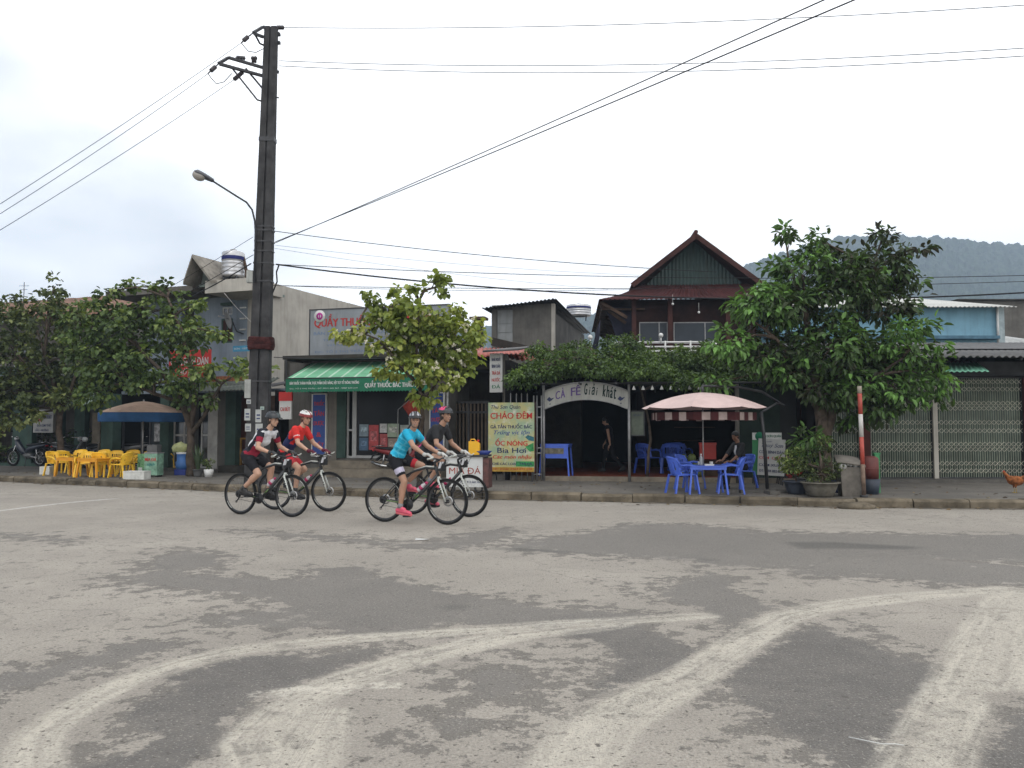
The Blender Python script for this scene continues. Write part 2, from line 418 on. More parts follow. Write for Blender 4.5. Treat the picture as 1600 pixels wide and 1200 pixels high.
j = math_n(nt, 'ADD', math_n(nt, 'MULTIPLY', math_n(nt, 'SUBTRACT', nA, .5), .28), math_n(nt, 'ADD', math_n(nt, 'MULTIPLY', math_n(nt, 'SUBTRACT', nE, .5), .42), math_n(nt, 'MULTIPLY', math_n(nt, 'SUBTRACT', nF, .5), .26)))
dm = ramp(nt, math_n(nt, 'ADD', att('damp'), j), -.015, .035)
# halo of small damp flecks round the patches and scattered elsewhere
fl = math_n(nt, 'ADD', nE, math_n(nt, 'MULTIPLY', math_n(nt, 'MAXIMUM', math_n(nt, 'ADD', att('damp'), .55), 0.0), .25))
fl = ramp(nt, math_n(nt, 'ADD', fl, math_n(nt, 'MULTIPLY', math_n(nt, 'SUBTRACT', nD, .5), .22)), .592, .617)
dampc = mix_rgb(nt, nB, (.066,.059,.052), (.128,.117,.104))
dampc = mix_rgb(nt, ramp(nt, agg.outputs['Distance'], .0, .28), (.21,.20,.185), dampc)
dvar = math_n(nt, 'ADD', .72, math_n(nt, 'MULTIPLY', ramp(nt, math_n(nt, 'ADD', math_n(nt, 'MULTIPLY', nA, .5), math_n(nt, 'MULTIPLY', nB, .5)), .36, .62), .28))
dmf = math_n(nt, 'MAXIMUM', math_n(nt, 'MULTIPLY', math_n(nt, 'MULTIPLY', dm, dvar), math_n(nt, 'MULTIPLY', att('dstr'), math_n(nt, 'MAXIMUM', ramp(nt, att('dstr'), .62, .72), math_n(nt, 'ADD', .25, math_n(nt, 'MULTIPLY', .75, ramp(nt, noise_n(nt, tc, 1.1, 7, .65, (.55,1,1)), .44, .53)))))), math_n(nt, 'MULTIPLY', fl, .7))
c = mix_rgb(nt, dmf, base, dampc)
du = math_n(nt, 'ADD', att('dust'), math_n(nt, 'MULTIPLY', math_n(nt, 'SUBTRACT', nE, .5), .28))
du = math_n(nt, 'ADD', du, math_n(nt, 'MULTIPLY', math_n(nt, 'SUBTRACT', nB, .5), .22))
du = math_n(nt, 'ADD', du, math_n(nt, 'MULTIPLY', math_n(nt, 'SUBTRACT', nF, .5), .16))
duf = ramp(nt, du, -.04, .05)
duf = math_n(nt, 'MULTIPLY', duf, ramp(nt, math_n(nt, 'ADD', nB, math_n(nt, 'MULTIPLY', nC, .35)), .38, .72))
cxyz = _n(nt, 'ShaderNodeCombineXYZ'); nt.links.new(math_n(nt, 'MULTIPLY', att('trku'), .9), cxyz.inputs[0]); nt.links.new(math_n(nt, 'MULTIPLY', att('trkv'), 11.0), cxyz.inputs[1])
stk = noise_n(nt, cxyz.outputs[0], 1.0, 5, .65)
dbm = ramp(nt, math_n(nt, 'ADD', att('dustb'), math_n(nt, 'MULTIPLY', math_n(nt, 'SUBTRACT', nE, .5), .16)), -.03, .07)
dbs = math_n(nt, 'ADD', .38, math_n(nt, 'MULTIPLY', ramp(nt, stk, .38, .60), .62))
dbf = math_n(nt, 'MULTIPLY', math_n(nt, 'MULTIPLY', dbm, dbs), math_n(nt, 'ADD', .45, math_n(nt, 'MULTIPLY', ramp(nt, nF, .36, .55), .55)))
c = mix_rgb(nt, math_n(nt, 'MULTIPLY', dbf, .80), c, (.56,.515,.43))
c = mix_rgb(nt, math_n(nt, 'MULTIPLY', duf, .78), c, (.60,.555,.47))
pf = math_n(nt, 'MULTIPLY', ramp(nt, math_n(nt, 'ADD', att('paint'), math_n(nt, 'MULTIPLY', math_n(nt, 'SUBTRACT', nE, .5), .08)), -.02, .02), ramp(nt, nB, .35, .55))
c = mix_rgb(nt, math_n(nt, 'MULTIPLY', pf, .8), c, (.6,.58,.55))
wf = ramp(nt, math_n(nt, 'ADD', att('wet'), math_n(nt, 'MULTIPLY', math_n(nt, 'SUBTRACT', nE, .5), .2)), -.1, .15)
c = mix_rgb(nt, math_n(nt, 'MULTIPLY', wf, .6), c, (.035,.035,.03))
# grit: dark and pale chips
c = mix_rgb(nt, math_n(nt, 'MULTIPLY', ramp(nt, nC, .52, .66), .5), c, (.11,.10,.09))
c = mix_rgb(nt, math_n(nt, 'MULTIPLY', ramp(nt, math_n(nt, 'SUBTRACT', 1.0, nC), .56, .68), .5), c, (.52,.49,.43))
# cracks and worn hollows
vw = _n(nt, 'ShaderNodeVectorMath', operation='ADD'); nv_ = _n(nt, 'ShaderNodeTexNoise'); nv_.inputs['Scale'].default_value = 2.2; nv_.inputs['Detail'].default_value = 6; nt.links.new(tc, nv_.inputs['Vector']); nt.links.new(tc, vw.inputs[0]); vs_ = _n(nt, 'ShaderNodeVectorMath', operation='SCALE'); vs_.inputs['Scale'].default_value = .7; nt.links.new(nv_.outputs['Color'], vs_.inputs[0]); nt.links.new(vs_.outputs[0], vw.inputs[1])
vc = _n(nt, 'ShaderNodeTexVoronoi', feature='DISTANCE_TO_EDGE'); vc.inputs['Scale'].default_value = .55; nt.links.new(vw.outputs[0], vc.inputs['Vector'])
ck = math_n(nt, 'MULTIPLY', math_n(nt, 'SUBTRACT', 1.0, ramp(nt, vc.outputs['Distance'], .003, .012)), ramp(nt, nD, .45, .55))
c = mix_rgb(nt, math_n(nt, 'MULTIPLY', ck, .22), c, (.07,.065,.055))
pit = ramp(nt, noise_n(nt, tc, 22, 3, .6), .62, .67)
c = mix_rgb(nt, math_n(nt, 'MULTIPLY', pit, .8), c, (.07,.06,.05))
nt.links.new(c, b.inputs['Base Color'])
nt.links.new(math_n(nt, 'SUBTRACT', .9, math_n(nt, 'MULTIPLY', math_n(nt, 'MAXIMUM', dm, wf), .22)), b.inputs['Roughness'])
bn = _n(nt, 'ShaderNodeBump'); bn.inputs['Strength'].default_value = .9; bn.inputs['Distance'].default_value = .012
nt.links.new(math_n(nt, 'ADD', nC, math_n(nt, 'MULTIPLY', agg.outputs['Distance'], .8)), bn.inputs['Height']); nt.links.new(bn.outputs[0], b.inputs['Normal'])
me.materials.append(m)
road = bpy.data.objects.new('road', me); COL.objects.link(road); tag(road, kind='structure')
# ================================================================ kerb and pavement
kerb_px = [(-500,738),(-200,745),(0,752),(200,761),(360,768),(540,775),(760,780),(1100,787),(1340,793),(1480,794),(1600,795),(1900,796),(2600,796)]
kl = [G(x, y) for x, y in kerb_px]
def kerb_y(X):
    for i in range(len(kl)-1):
        if kl[i].x <= X <= kl[i+1].x: return lerp(kl[i].y, kl[i+1].y, (X-kl[i].x)/(kl[i+1].x-kl[i].x))
    return kl[-1].y if X > kl[-1].x else kl[0].y
SW = .15
kerbm = M('kerb_stone', (.15,.125,.09), .9, .35, 2.5, .6, 25, dirt=.9, dirtcol=(.05,.04,.028))
mb = MB(); X = -30.0; rk = random.Random(3)
while X < 30:
    L = .98; x1 = X+L; g = .012
    dz = rk.uniform(-.02, .015); dy = rk.uniform(-.03, .03)
    a = Vector((X+g, kerb_y(X)+dy, 0)); b2 = Vector((x1-g, kerb_y(x1)+dy, 0)); d = (b2-a).normalized(); n = Vector((-d.y, d.x, 0))
    for (u0, v0, u1, v1) in [(0,0,1,1)]:
        top = SW+dz
        vs = [a, b2, b2+n*.26, a+n*.26]
        ch = .045
        lo = [Vector((p.x, p.y, -.05)) for p in vs]; hi = [p+Vector((0,0,top)) for p in vs]
        q = [lo[0], lo[1], lo[2], lo[3], hi[0]+Vector((0,0,-ch)), hi[1]+Vector((0,0,-ch)), hi[0]+n*ch, hi[1]+n*ch, hi[2], hi[3]]
        mb.add(q, [(0,1,5,4),(4,5,7,6),(6,7,8,9),(1,2,8,7,5),(0,4,6,9,3),(2,3,9,8),(0,3,2,1)])
    X = x1
tag(mb.build('kerb', kerbm), kind='structure')
pv = bpy.data.materials.new('pavement_concrete'); pv.use_nodes = True; nt = pv.node_tree; b = nt.nodes['Principled BSDF']
tc = _n(nt, 'ShaderNodeTexCoord').outputs['Object']
br = _n(nt, 'ShaderNodeTexBrick'); br.inputs['Scale'].default_value = 3.2; br.inputs['Mortar Size'].default_value = .012
br.inputs['Color1'].default_value = (.13,.117,.10,1); br.inputs['Color2'].default_value = (.16,.144,.122,1); br.inputs['Mortar'].default_value = (.05,.045,.04,1)
nt.links.new(tc, br.inputs['Vector'])
n1 = noise_n(nt, tc, .8, 7, .7); n2 = noise_n(nt, tc, 14, 5, .7)
c = mix_rgb(nt, ramp(nt, n1, .4, .65), br.outputs[0], (.08,.073,.062))
c = mix_rgb(nt, math_n(nt, 'MULTIPLY', ramp(nt, n2, .5, .75), .4), c, (.26,.235,.20))
nt.links.new(c, b.inputs['Base Color']); b.inputs['Roughness'].default_value = .88
bn = _n(nt, 'ShaderNodeBump'); bn.inputs['Strength'].default_value = .5; bn.inputs['Distance'].default_value = .01; nt.links.new(n2, bn.inputs['Height']); nt.links.new(bn.outputs[0], b.inputs['Normal'])
mb = MB(); XS = [-60]+[k.x for k in kl[1:-1]]+[60]
XS = sorted(set([-60, 60]+[round(-30+i*.98, 3) for i in range(62)]))
for i in range(len(XS)-1):
    x0, x1 = XS[i], XS[i+1]
    y0, y1 = kerb_y(x0)+.255, kerb_y(x1)+.255
    mb.quad((x0, y0, SW-.008), (x1, y1, SW-.008), (x1, 70, SW-.008), (x0, 70, SW-.008))
    mb.quad((x0, y0, 0), (x1, y1, 0), (x1, y1, SW-.008), (x0, y0, SW-.008))
tag(mb.build('pavement', pv), kind='structure')
# gutter grime strip: soil washed against the kerb
mb = MB(); rg = random.Random(5)
pts = [-30+i*.35 for i in range(172)]
for i in range(len(pts)-1):
    def wd(x): return .18+.16*mnoise.noise(Vector((x*.8, 3, 0)))+.06*mnoise.noise(Vector((x*4, 9, 0)))
    x0, x1 = pts[i], pts[i+1]
    mb.quad((x0, kerb_y(x0)-max(.03, wd(x0)), .004), (x1, kerb_y(x1)-max(.03, wd(x1)), .004), (x1, kerb_y(x1)+.02, .006), (x0, kerb_y(x0)+.02, .006))
tag(mb.build('gutter_soil', M('gutter_soil_mat', (.13,.115,.09), .95, .35, 6, .5, 40)), 'dark soil washed along the foot of the kerb', 'soil', kind='stuff')
# ================================================================ hill
def hill_top(px):
    pts = [(300,560),(600,520),(800,505),(925,488),(985,470),(1080,440),(1180,408),(1230,390),(1290,373),(1340,366),(1380,361),(1450,366),(1500,369),(1530,375),(1580,379),(1650,383),(1800,400),(2100,450)]
    for i in range(len(pts)-1):
        if pts[i][0] <= px <= pts[i+1][0]:
            t = (px-pts[i][0])/(pts[i+1][0]-pts[i][0]); return lerp(pts[i][1], pts[i+1][1], t)
    return 560
HY = 760.0
hx = np.linspace(-300, 820, 760); hv = np.linspace(0, 1, 90)
vs = []; 
for j, v in enumerate(hv):
    Y = lerp(330, HY, v)+ (0 if v < 1 else 0)
    for i, x in enumerate(hx):
        px = 800+FPX*x/HY
        zt = W(px, hill_top(px), HY).z
        prof = v**1.25
        z = zt*prof
        xx = x*(.55+.45*v)
        z += 9*v*(1-v)*4*mnoise.noise(Vector((xx*.012, Y*.012, 2)))+6*mnoise.noise(Vector((xx*.03, Y*.03, 5)))*v*(1.0 if v < .9 else 0.5)
        z += 4.2*mnoise.noise(Vector((xx*.14, Y*.14, 1)))+2.6*mnoise.noise(Vector((xx*.35, Y*.35, 7)))
        vs.append((xx, Y, z-2))
for i, x in enumerate(hx): vs.append((x, HY+160, vs[(len(hv)-1)*len(hx)+i][2]*.6))
nh = len(hx); nr = len(hv)+1
fs = [(j*nh+i, j*nh+i+1, (j+1)*nh+i+1, (j+1)*nh+i) for j in range(nr-1) for i in range(nh-1)]
mb = MB().add(vs, fs, 0, False)
tag(mb.build('hills', M('forest', (.03,.046,.02), .95, .6, .22, 0, dirt=.7, dirtcol=(.02,.028,.014))), kind='structure')
# haze: air over the whole scene, sky outside
hz = bpy.data.materials.new('haze_air'); hz.use_nodes = True; nt = hz.node_tree; nt.nodes.clear()
pvn = _n(nt, 'ShaderNodeVolumePrincipled'); pvn.inputs['Color'].default_value = (.62,.78,.98,1); pvn.inputs['Density'].default_value = .0008; pvn.inputs['Density Attribute'].default_value = ''; hz.cycles.homogeneous_volume = True; pvn.inputs['Anisotropy'].default_value = .1
o = _n(nt, 'ShaderNodeOutputMaterial'); nt.links.new(pvn.outputs[0], o.inputs['Volume'])
HAZE_BOX = MB().box(-610, 850, -70, 960, -3, 226)
tag(HAZE_BOX.build('haze', hz), 'thin bluish haze over the street and the hill', 'haze', kind='stuff')
# ================================================================ shared materials
MT = dict(
 plaster = M('pale_plaster', (.42,.395,.35), .9, .12, 1.2, .2, 30, streak=.35),
 bluewall = M('blue_grey_plaster', (.22,.26,.305), .9, .12, 1.5, .2, 30, streak=.4),
 teal = M('teal_green_paint', (.05,.085,.07), .8, .2, 2, .15, 30, streak=.4),
 grey = M('grey_concrete', (.12,.113,.102), .92, .2, 1.6, .4, 30, streak=.6),
 darkgrey = M('mossy_concrete', (.05,.046,.04), .95, .3, 1.5, .5, 20, streak=.6),
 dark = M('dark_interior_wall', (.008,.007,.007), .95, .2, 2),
 black = M('black_paint', (.012,.012,.013), .6, .2, 3),
 alu = M('white_aluminium', (.42,.42,.41), .45, .1, 4, streak=.2),
 white = M('white_enamel', (.62,.62,.60), .55, .08, 3, dirt=.25),
 wood = M('brown_wood', (.075,.045,.03), .7, .3, 3, .2, 30),
 redwood = M('red_brown_wood', (.048,.017,.014), .65, .3, 3),
 redroof = M('red_roof_sheet', (.062,.02,.02), .65, .25, 3, streak=.4),
 redsheet = M('bright_red_sheet', (.34,.075,.05), .6, .2, 3, streak=.4),
 greensheet = M('green_wall_sheet', (.024,.046,.042), .6, .15, 2, streak=.35),
 zinc = M('weathered_zinc', (.10,.10,.10), .6, .2, 3, streak=.5, metal=.2),
 paleroof = M('pale_zinc_roof', (.52,.52,.49), .6, .1, 2, streak=.3),
 steel = M('galvanised_steel', (.30,.30,.30), .45, .15, 8, metal=.4),
 darksteel = M('dark_steel', (.045,.045,.048), .5, .2, 8, metal=.4),
 rust = M('rusty_tile', (.20,.11,.075), .85, .3, 3, .3, 20, streak=.3),
 glass = M('dark_window_glass', (.03,.035,.04), .08, .1, 2, spec=.8),
 terra = M('terracotta_tile', (.20,.055,.03), .7, .2, 3),
 beige = M('beige_stone', (.21,.18,.14), .85, .2, 3, .2, 30, dirt=.4),
)
def hwall(mb, x0, x1, z0, z1, y0, th, holes=(), mi=0):
    xs = sorted({x0, x1, *[h[0] for h in holes], *[h[1] for h in holes]}); zs = sorted({z0, z1, *[h[2] for h in holes], *[h[3] for h in holes]})
    for i in range(len(xs)-1):
        for j in range(len(zs)-1):
            cx, cz = (xs[i]+xs[i+1])/2, (zs[j]+zs[j+1])/2
            if cx < x0 or cx > x1 or cz < z0 or cz > z1: continue
            if any(h[0] < cx < h[1] and h[2] < cz < h[3] for h in holes): continue
            mb.box(xs[i], xs[i+1], y0, y0+th, zs[j], zs[j+1], mi)
    return mb
def framed(mb, x0, x1, z0, z1, y, w=.05, d=.05, mull=(), rails=(), mi=0):
    mb.box(x0, x0+w, y, y+d, z0, z1, mi); mb.box(x1-w, x1, y, y+d, z0, z1, mi)
    mb.box(x0+w, x1-w, y, y+d, z0, z0+w, mi); mb.box(x0+w, x1-w, y, y+d, z1-w, z1, mi)
    for m_ in mull: mb.box(m_-w/2, m_+w/2, y+.003, y+d-.003, z0+w, z1-w, mi)
    for r_ in rails: mb.box(x0+w, x1-w, y+.006, y+d-.006, r_-w/2, r_+w/2, mi)
    return mb
def bld(name, label, fr, cat='building', group=None):
    return thing(name, label, cat, fr.loc, fr.rot, group)
def signboard(name, label, fr, x0, x1, z0, z1, y, face, lines, th=.05, frame=None, cat='sign', extra=None, tilt=0, legs=0):
    """lines: (text, rx0, rx1, rz0, rz1, material, bold, shear) relative to the board"""
    t = thing(name, label, cat, fr.w((x0+x1)/2, y, z0), fr.rot)
    w, h = x1-x0, z1-z0
    MB().box(-w/2, w/2, 0, th, 0, h).build('panel', face, t)
    if frame:
        framed(MB(), -w/2-.02, w/2+.02, -.02, h+.02, -.015, .03, th+.03).build('frame', frame, t)
    mats = []; mb = MB()
    for L in lines:
        tx, a, b, c, d, mt, bo, sh = L
        if mt not in mats: mats.append(mt)
        put_text(mb, tx, lerp(-w/2, w/2, a), lerp(-w/2, w/2, b), c*h, d*h, -.006, mats.index(mt), bo, sh)
    if mb.f: mb.build('lettering', mats, t)
    if extra: extra(t, w, h)
    if legs:
        for s in (-1, 1): MB().box(s*w*.45-.015, s*w*.45+.015, .005, th-.005, -legs, -.0).build('leg', MT['darksteel'], t)
        for s in (-1, 1): MB().beam((s*w*.42, th, h*.6), (s*w*.42, th+.55, -legs), .025, .025).build('strut', MT['darksteel'], t)
    if tilt: t.rotation_euler = (R(tilt), 0, fr.rot)
    return t
RED = M('sign_red', (.50,.025,.02), .6, .1, 3); BLUE = M('sign_blue', (.03,.07,.27), .6, .12, 3); WHT = M('sign_white', (.60,.60,.58), .6, .06, 3, dirt=.15)
NAVY = M('sign_navy', (.02,.03,.10), .6, .1, 3); GRN = M('sign_green', (.03,.20,.09), .6, .1, 3); PURP = M('sign_purple', (.10,.05,.22), .6, .1, 3)
# ================================================================ pharmacy
FP = Frame((W(440,740,23.6).x, 23.6, SW-.008), R(-15))
X = FP.X; Z = FP.Z
t = bld('pharmacy_building', 'grey single storey pharmacy with glass shopfront, raised step and roof billboard', FP)
xl, xr = X(440), X(760); zc = Z(600, 562); zf = Z(600, 716)
win = (X(552), X(672), zf, Z(600, 603)); door = (X(541), X(551), zf, Z(546, 603))
xs0 = X(516)
mb = MB(); hwall(mb, X(486), X(702), 0, zc, 0, .2, [(xs0+.25, X(690), zf, Z(600, 600))])
mb.box(xl, X(486), .4, .6, 0, zc)                       # recessed wall on the left
mb.box(X(486), X(488), .2, 6, 0, zc); mb.box(X(702)-.2, X(702), .2, 6, 0, zc); mb.box(X(488), X(702)-.2, 5.8, 6, 0, zc)
mb.build('wall', MT['grey'], t)
MB().box(X(488), X(702)-.2, .2, 5.8, 0, zf-.002).build('floor', MT['grey'], t)
MB().box(X(462), X(740), -.75, 6.2, zc+.002, zc+.1).build('roof', MT['darkgrey'], t)
MB().box(X(505), X(700), -1.1, 0-.002, 0, .22).box(X(515), X(690), -.6, -.002, .222, zf-.05).build('step', MT['beige'], t)
for a_, b_ in ((513,527),(664,700)): MB().box(X(a_), X(b_), -.05, -.002, 0, zc-.2).build('pilaster', M('beige_plaster', (.20,.18,.155), .9, .12, 2, streak=.4), t)
dl = MB().box(X(527), X(541), -.04, .02, zf, Z(540, 600)).build('door', MT['teal'], t)
fr_ = framed(MB(), X(541), X(552), zf, Z(546, 600), .04, .05, .05, rails=[Z(546, 672)]).build('door_frame', MT['alu'], t)
sw = framed(MB(), X(552)+.005, X(690)-.26, zf, Z(600, 600), .03, .07, .06, mull=[X(640)]).build('shop_window', MT['alu'], t)
MB().box(X(553), X(689)-.25, .07, .076, zf+.05, Z(600, 601)).build('pane', M('shop_glass', (.012,.013,.015), .25, .1, 2, spec=.2), sw)
# goods and posters stacked in the window, in front of the pane
rp = random.Random(11)
P1 = [(560,574,663,682,(.20,.26,.30)),(575,590,664,703,(.42,.05,.05)),(592,603,662,676,(.55,.53,.52)),(604,622,662,683,(.30,.36,.26)),(560,574,684,704,(.06,.12,.20)),(592,604,678,703,(.38,.06,.06)),(605,640,685,704,(.28,.22,.18)),(624,645,664,684,(.34,.36,.33))]
for a, b2, c_, d_, col in P1:
    q = MB().box(X(a), X(b2), .064, .069, Z(600, d_), Z(600, c_))
    q2 = q.box(X(a)+.05, X(b2)-.05, .060, .0635, lerp(Z(600,d_),Z(600,c_),.35), lerp(Z(600,d_),Z(600,c_),.75), 1)
    q.build('poster', [M('poster_%d%d' % (a, c_), col, .5, .2, 6), M('poster_ink_%d%d' % (a, c_), tuple(min(.5, x*1.5+.05) for x in col), .5, .5, 14)], t)
# shelves inside
mb = MB()
for k in range(5):
    mb.box(X(560), X(680), 3.2, 3.6, .8+k*.42, .83+k*.42)
mb.build('shelf', MT['wood'], t)
mb = MB(); mm = [M('box_red', (.3,.04,.04)), M('box_white', (.4,.4,.38)), M('box_blue', (.05,.1,.25)), M('box_green', (.05,.2,.08))]
for k in range(5):
    x = X(562)
    while x < X(678):
        w_ = rp.uniform(.08, .2); mb.box(x, x+w_-.02, 3.18, 3.4, .832+k*.42, .832+k*.42+rp.uniform(.12, .3), rp.randrange(4)); x += w_
mb.build('medicine_boxes', mm, t)
# roof billboard
def bill_extra(tt, w, h):
    lg = MB().lathe([(.001,-.012),(.17,-.012),(.17,-.004),(.001,-.004)], (-w/2+.30, -.0, h*.86), 20, 0, 'y')
    lg.build('emblem', WHT, tt)
    m2 = MB().lathe([(.05,-.02),(.1,-.02),(.1,-.013),(.05,-.013)], (-w/2+.30, 0, h*.86), 16, 0, 'y'); m2.box(-w/2+.285, -w/2+.315, -.024, -.014, h*.80, h*.92)
    m2.build('emblem_mark', M('magenta_paint', (.35,.03,.22)), tt)
    for k in range(5): MB().beam((-w/2+.4+k*(w-.8)/4, .06, h*.7), (-w/2+.4+k*(w-.8)/4, .95, 0), .05, .05).build('brace', MT['darksteel'], tt)
zb0, zb1 = zc+.1, Z(500, 487)
FADED = M('faded_blue_ink', (.13,.19,.30), .8, .1, 3); BILLRED = M('billboard_red', (.40,.035,.03), .7, .15, 4)
signboard('billboard', 'wide grey rooftop billboard with faded red QUẦY THUỐC lettering above the green awning', FP, X(492), X(708), zb0, zb1, -.35,
 M('billboard_grey', (.235,.255,.275), .7, .1, 1.5, streak=.35), [
 ('QUẦY THUỐC BẮC THẢO SỐ 2', .035, .93, .60, .90, BILLRED, .06, 0), ('BÁN LẺ THUỐC TÂN DƯỢC', .03, .60, .44, .56, FADED, .02, 0),
 ('THỰC PHẨM CHỨC NĂNG', .10, .62, .31, .39, FADED, .01, 0), ('VẬT TƯ Y TẾ THÔNG THƯỜNG', .13, .60, .20, .27, FADED, .01, 0), ('ĐC: TỔ 2 THỊ TRẤN - ĐT: 0912 345 267', .04, .75, .06, .14, FADED, .01, 0)],
 .06, MT['darksteel'], 'billboard', bill_extra)
# awning
yo = -1.55; aw = thing('green_awning', 'green and white striped awning with white lettering over the pharmacy front', 'awning', FP.w(X(550), yo, Z(550, 590, yo)), FP.rot)
ox, oz = X(550), Z(550, 590, yo)
ax0, ax1 = X(446, yo)-ox, X(672, yo)-ox; wx0, wx1 = X(487)-ox, X(690)-ox; wz = Z(550, 566)-oz
GA = M('awning_green', (.17,.42,.25), .7, .12, 2, streak=.3, dirtcol=(.05,.14,.08)); GW = M('awning_pale_green', (.42,.58,.45), .7, .1, 2)
n = 34; mb = MB(); rr = random.Random(2)
for i in range(n):
    u0, u1 = i/n, (i+1)/n; mi = 1 if i % 3 == 1 else 0
    if i%3==1: u1 = u0+.35/n*1.6
    sg = lambda u: .02*math.sin(u*50)
    a = Vector((lerp(ax0, ax1, u0), 0, sg(u0)*.3)); b2 = Vector((lerp(ax0, ax1, u1), 0, sg(u1)*.3))
    c_ = Vector((lerp(wx0, wx1, u1), -yo-.03, wz)); d_ = Vector((lerp(wx0, wx1, u0), -yo-.03, wz))
    up = Vector((0,0,.004))
    mb.quad(a, b2, c_, d_, mi)
    if i%3==1:
        a = b2; b2 = Vector((lerp(ax0, ax1, (i+1)/n), 0, 0)); d_ = c_; c_ = Vector((lerp(wx0, wx1, (i+1)/n), -yo-.03, wz)); mb.quad(a, b2, c_, d_, 0)
mb.add([(ax0,0,0),(wx0,-yo-.03,wz),(wx0,-yo-.03,0)], [(0,1,2)], 0)
mb.build('canopy', [GA, GW], aw)
mb = MB(); nv = 46; vh = .37; DG = M('valance_green', (.025,.15,.085), .7, .12, 3)
for i in range(nv):
    x0, x1 = lerp(ax0, ax1, i/nv), lerp(ax0, ax1, (i+1)/nv)
    mb.add([(x0,-.01,0),(x1,-.01,0),(x1,-.01,-vh+.03),((x0+x1)/2,-.01,-vh),(x0,-.01,-vh+.03)], [(4,3,2,1,0)], 0)
mb.build('valance', DG, aw)
mb = MB(); L_ = ax1-ax0
put_text(mb, 'BÁN THUỐC THÀNH PHẨM, THỰC PHẨM CHỨC NĂNG, VẬT TƯ Y TẾ THÔNG THƯỜNG', ax0+.12, ax0+L_*.52, -.18, -.05, -.016, 0, .03)
put_text(mb, 'ĐC: TỔ 2 THỊ TRẤN - ĐT: 0912 345 267 - 0987 654 219', ax0+.12, ax0+L_*.51, -.29, -.235, -.016, 0, .02)
put_text(mb, 'QUẦY THUỐC BẮC THẢO SỐ 2', ax0+L_*.56, ax0+L_*.955, -.28, -.08, -.016, 0, .04)
mb.build('lettering', WHT, aw)
MB().cyl((ax0,0,-.0), (ax1,0,0), .018).cyl((ax0,0,0), (wx0,-yo-.03,wz), .015).cyl((ax1,0,0), (wx1,-yo-.03,wz), .015).cyl((ax0+.1,-.0,-.02), (wx0+.1,-yo-.03,wz-.9), .012).cyl((ax1-.3,0,-.02), (ax1-.3,-yo-.03,wz-.9), .012).build('frame', MT['darksteel'], aw)
# vertical blue signs
def vsign(px0, px1, py0, py1, label, y=-.12):
    words_ = ['THUỐC', 'TÂN', 'DƯỢC', '&', 'VIỆT']; x0, x1 = X(px0, y), X(px1, y); z1, z0 = Z((px0+px1)/2, py0, y), Z((px0+px1)/2, py1, y)
    RB = M('vertical_sign_red', (.50,.06,.05)); ln = []
    for k, wd in enumerate(words_):
        tz = .90-k*.17; ln.append((wd, .12 if len(wd) > 2 else .32, .88 if len(wd) > 2 else .68, tz-.085, tz+(.01 if len(wd) > 2 else -.01), RB, .05, 0))
    return signboard('vertical_sign', label, FP, x0, x1, z0, z1, y, BLUE, ln, .05, WHT)
vsign(488, 509, 616, 712, 'tall blue vertical pharmacy sign with red letters beside the green door')
vsign(672, 693, 614, 702, 'tall blue vertical pharmacy sign with red letters behind the flowering tree')
signboard('betel_sign', 'red and white upright sign reading CAI BÚT hanging left of the pharmacy', FP, X(436,-.9), X(455,-.9), Z(445,655,-.9), Z(445,613,-.9), -.9, WHT,
 [('CAI BÚT', .1, .9, .30, .48, RED, .05, 0)], .05, None, 'sign', lambda tt, w, h: (MB().box(-w/2-.01, w/2+.01, -.012, .055, h*.68, h+.01).build('red_top', RED, tt), MB().box(-.02, .02, .01, .04, h, h+.9).box(-.02, .02, .0401, .9, h+.86, h+.9).build('bracket', MT['darksteel'], tt)))
# ================================================================ two storey house on the left
FL = Frame((W(440,738,24.1).x, 24.1, SW-.008), R(-20.5)); X = FL.X; Z = FL.Z
t = bld('two_storey_house', 'blue grey two storey house with gabled balcony roof and pale blank side wall', FL)
x0, x1 = X(150), X(438); zt = Z(330, 612)
cols = [(158,176,'teal'),(250,264,'teal'),(292,298,'grey'),(325,340,'white'),(341,352,'grey'),(352,368,'teal')]
ups = X(228, 1.2); upr = X(384, 1.2); zU = Z(384, 462, 1.2)
y2 = 1.2
mb = MB()
mb.box(x0, x1, 1.0, 1.18, 2.5, zt+.02)                       # lintel behind shopfronts
winr = (X(343,y2), X(361,y2), Z(352,536,y2), Z(352,498,y2)); trr = (X(344,y2), X(360,y2), Z(352,492,y2), Z(352,480,y2))
hwall(mb, ups, upr, zt+.3, zU, y2, .2, [winr, trr, (X(280,y2), X(300,y2), Z(290,530,y2), Z(290,485,y2))])
mb.build('front_wall', MT['bluewall'], t)
mb = MB(); zS = 6.0
mb.box(upr, upr+.2, y2+.002, 12, 0, zS)
mb.build('side_wall', MT['plaster'], t)
# sloping rear part of the side wall and its dark coping
mb = MB(); px_f = lambda y, z: None
mb.prism([(12.0, 0), (12.0, zS+.05), (13, zS+.25), (19.5, zS-.9), (19.5, 0)], upr-.02, upr+.18, 0, 'yz')
mb.build('rear_wall', MT['plaster'], t)
MB().prism([(11.9, zS+.05), (12.1, zS+.28), (13.05, zS+.40), (19.7, zS-.78), (19.7, zS-.88), (13.0, zS+.27)], upr-.4, upr+.28, 0, 'yz').build('rear_roof', MT['darkgrey'], t)
mb = MB().box(x0, upr-.003, y2+.2, 12, zU+.0, zU+.12); mb.build('flat_roof', MT['grey'], t)
mb = MB().box(ups-.5, X(300,0), -.1, y2+.19, zU+.005, zU+.18); mb.build('cornice', MT['grey'], t)
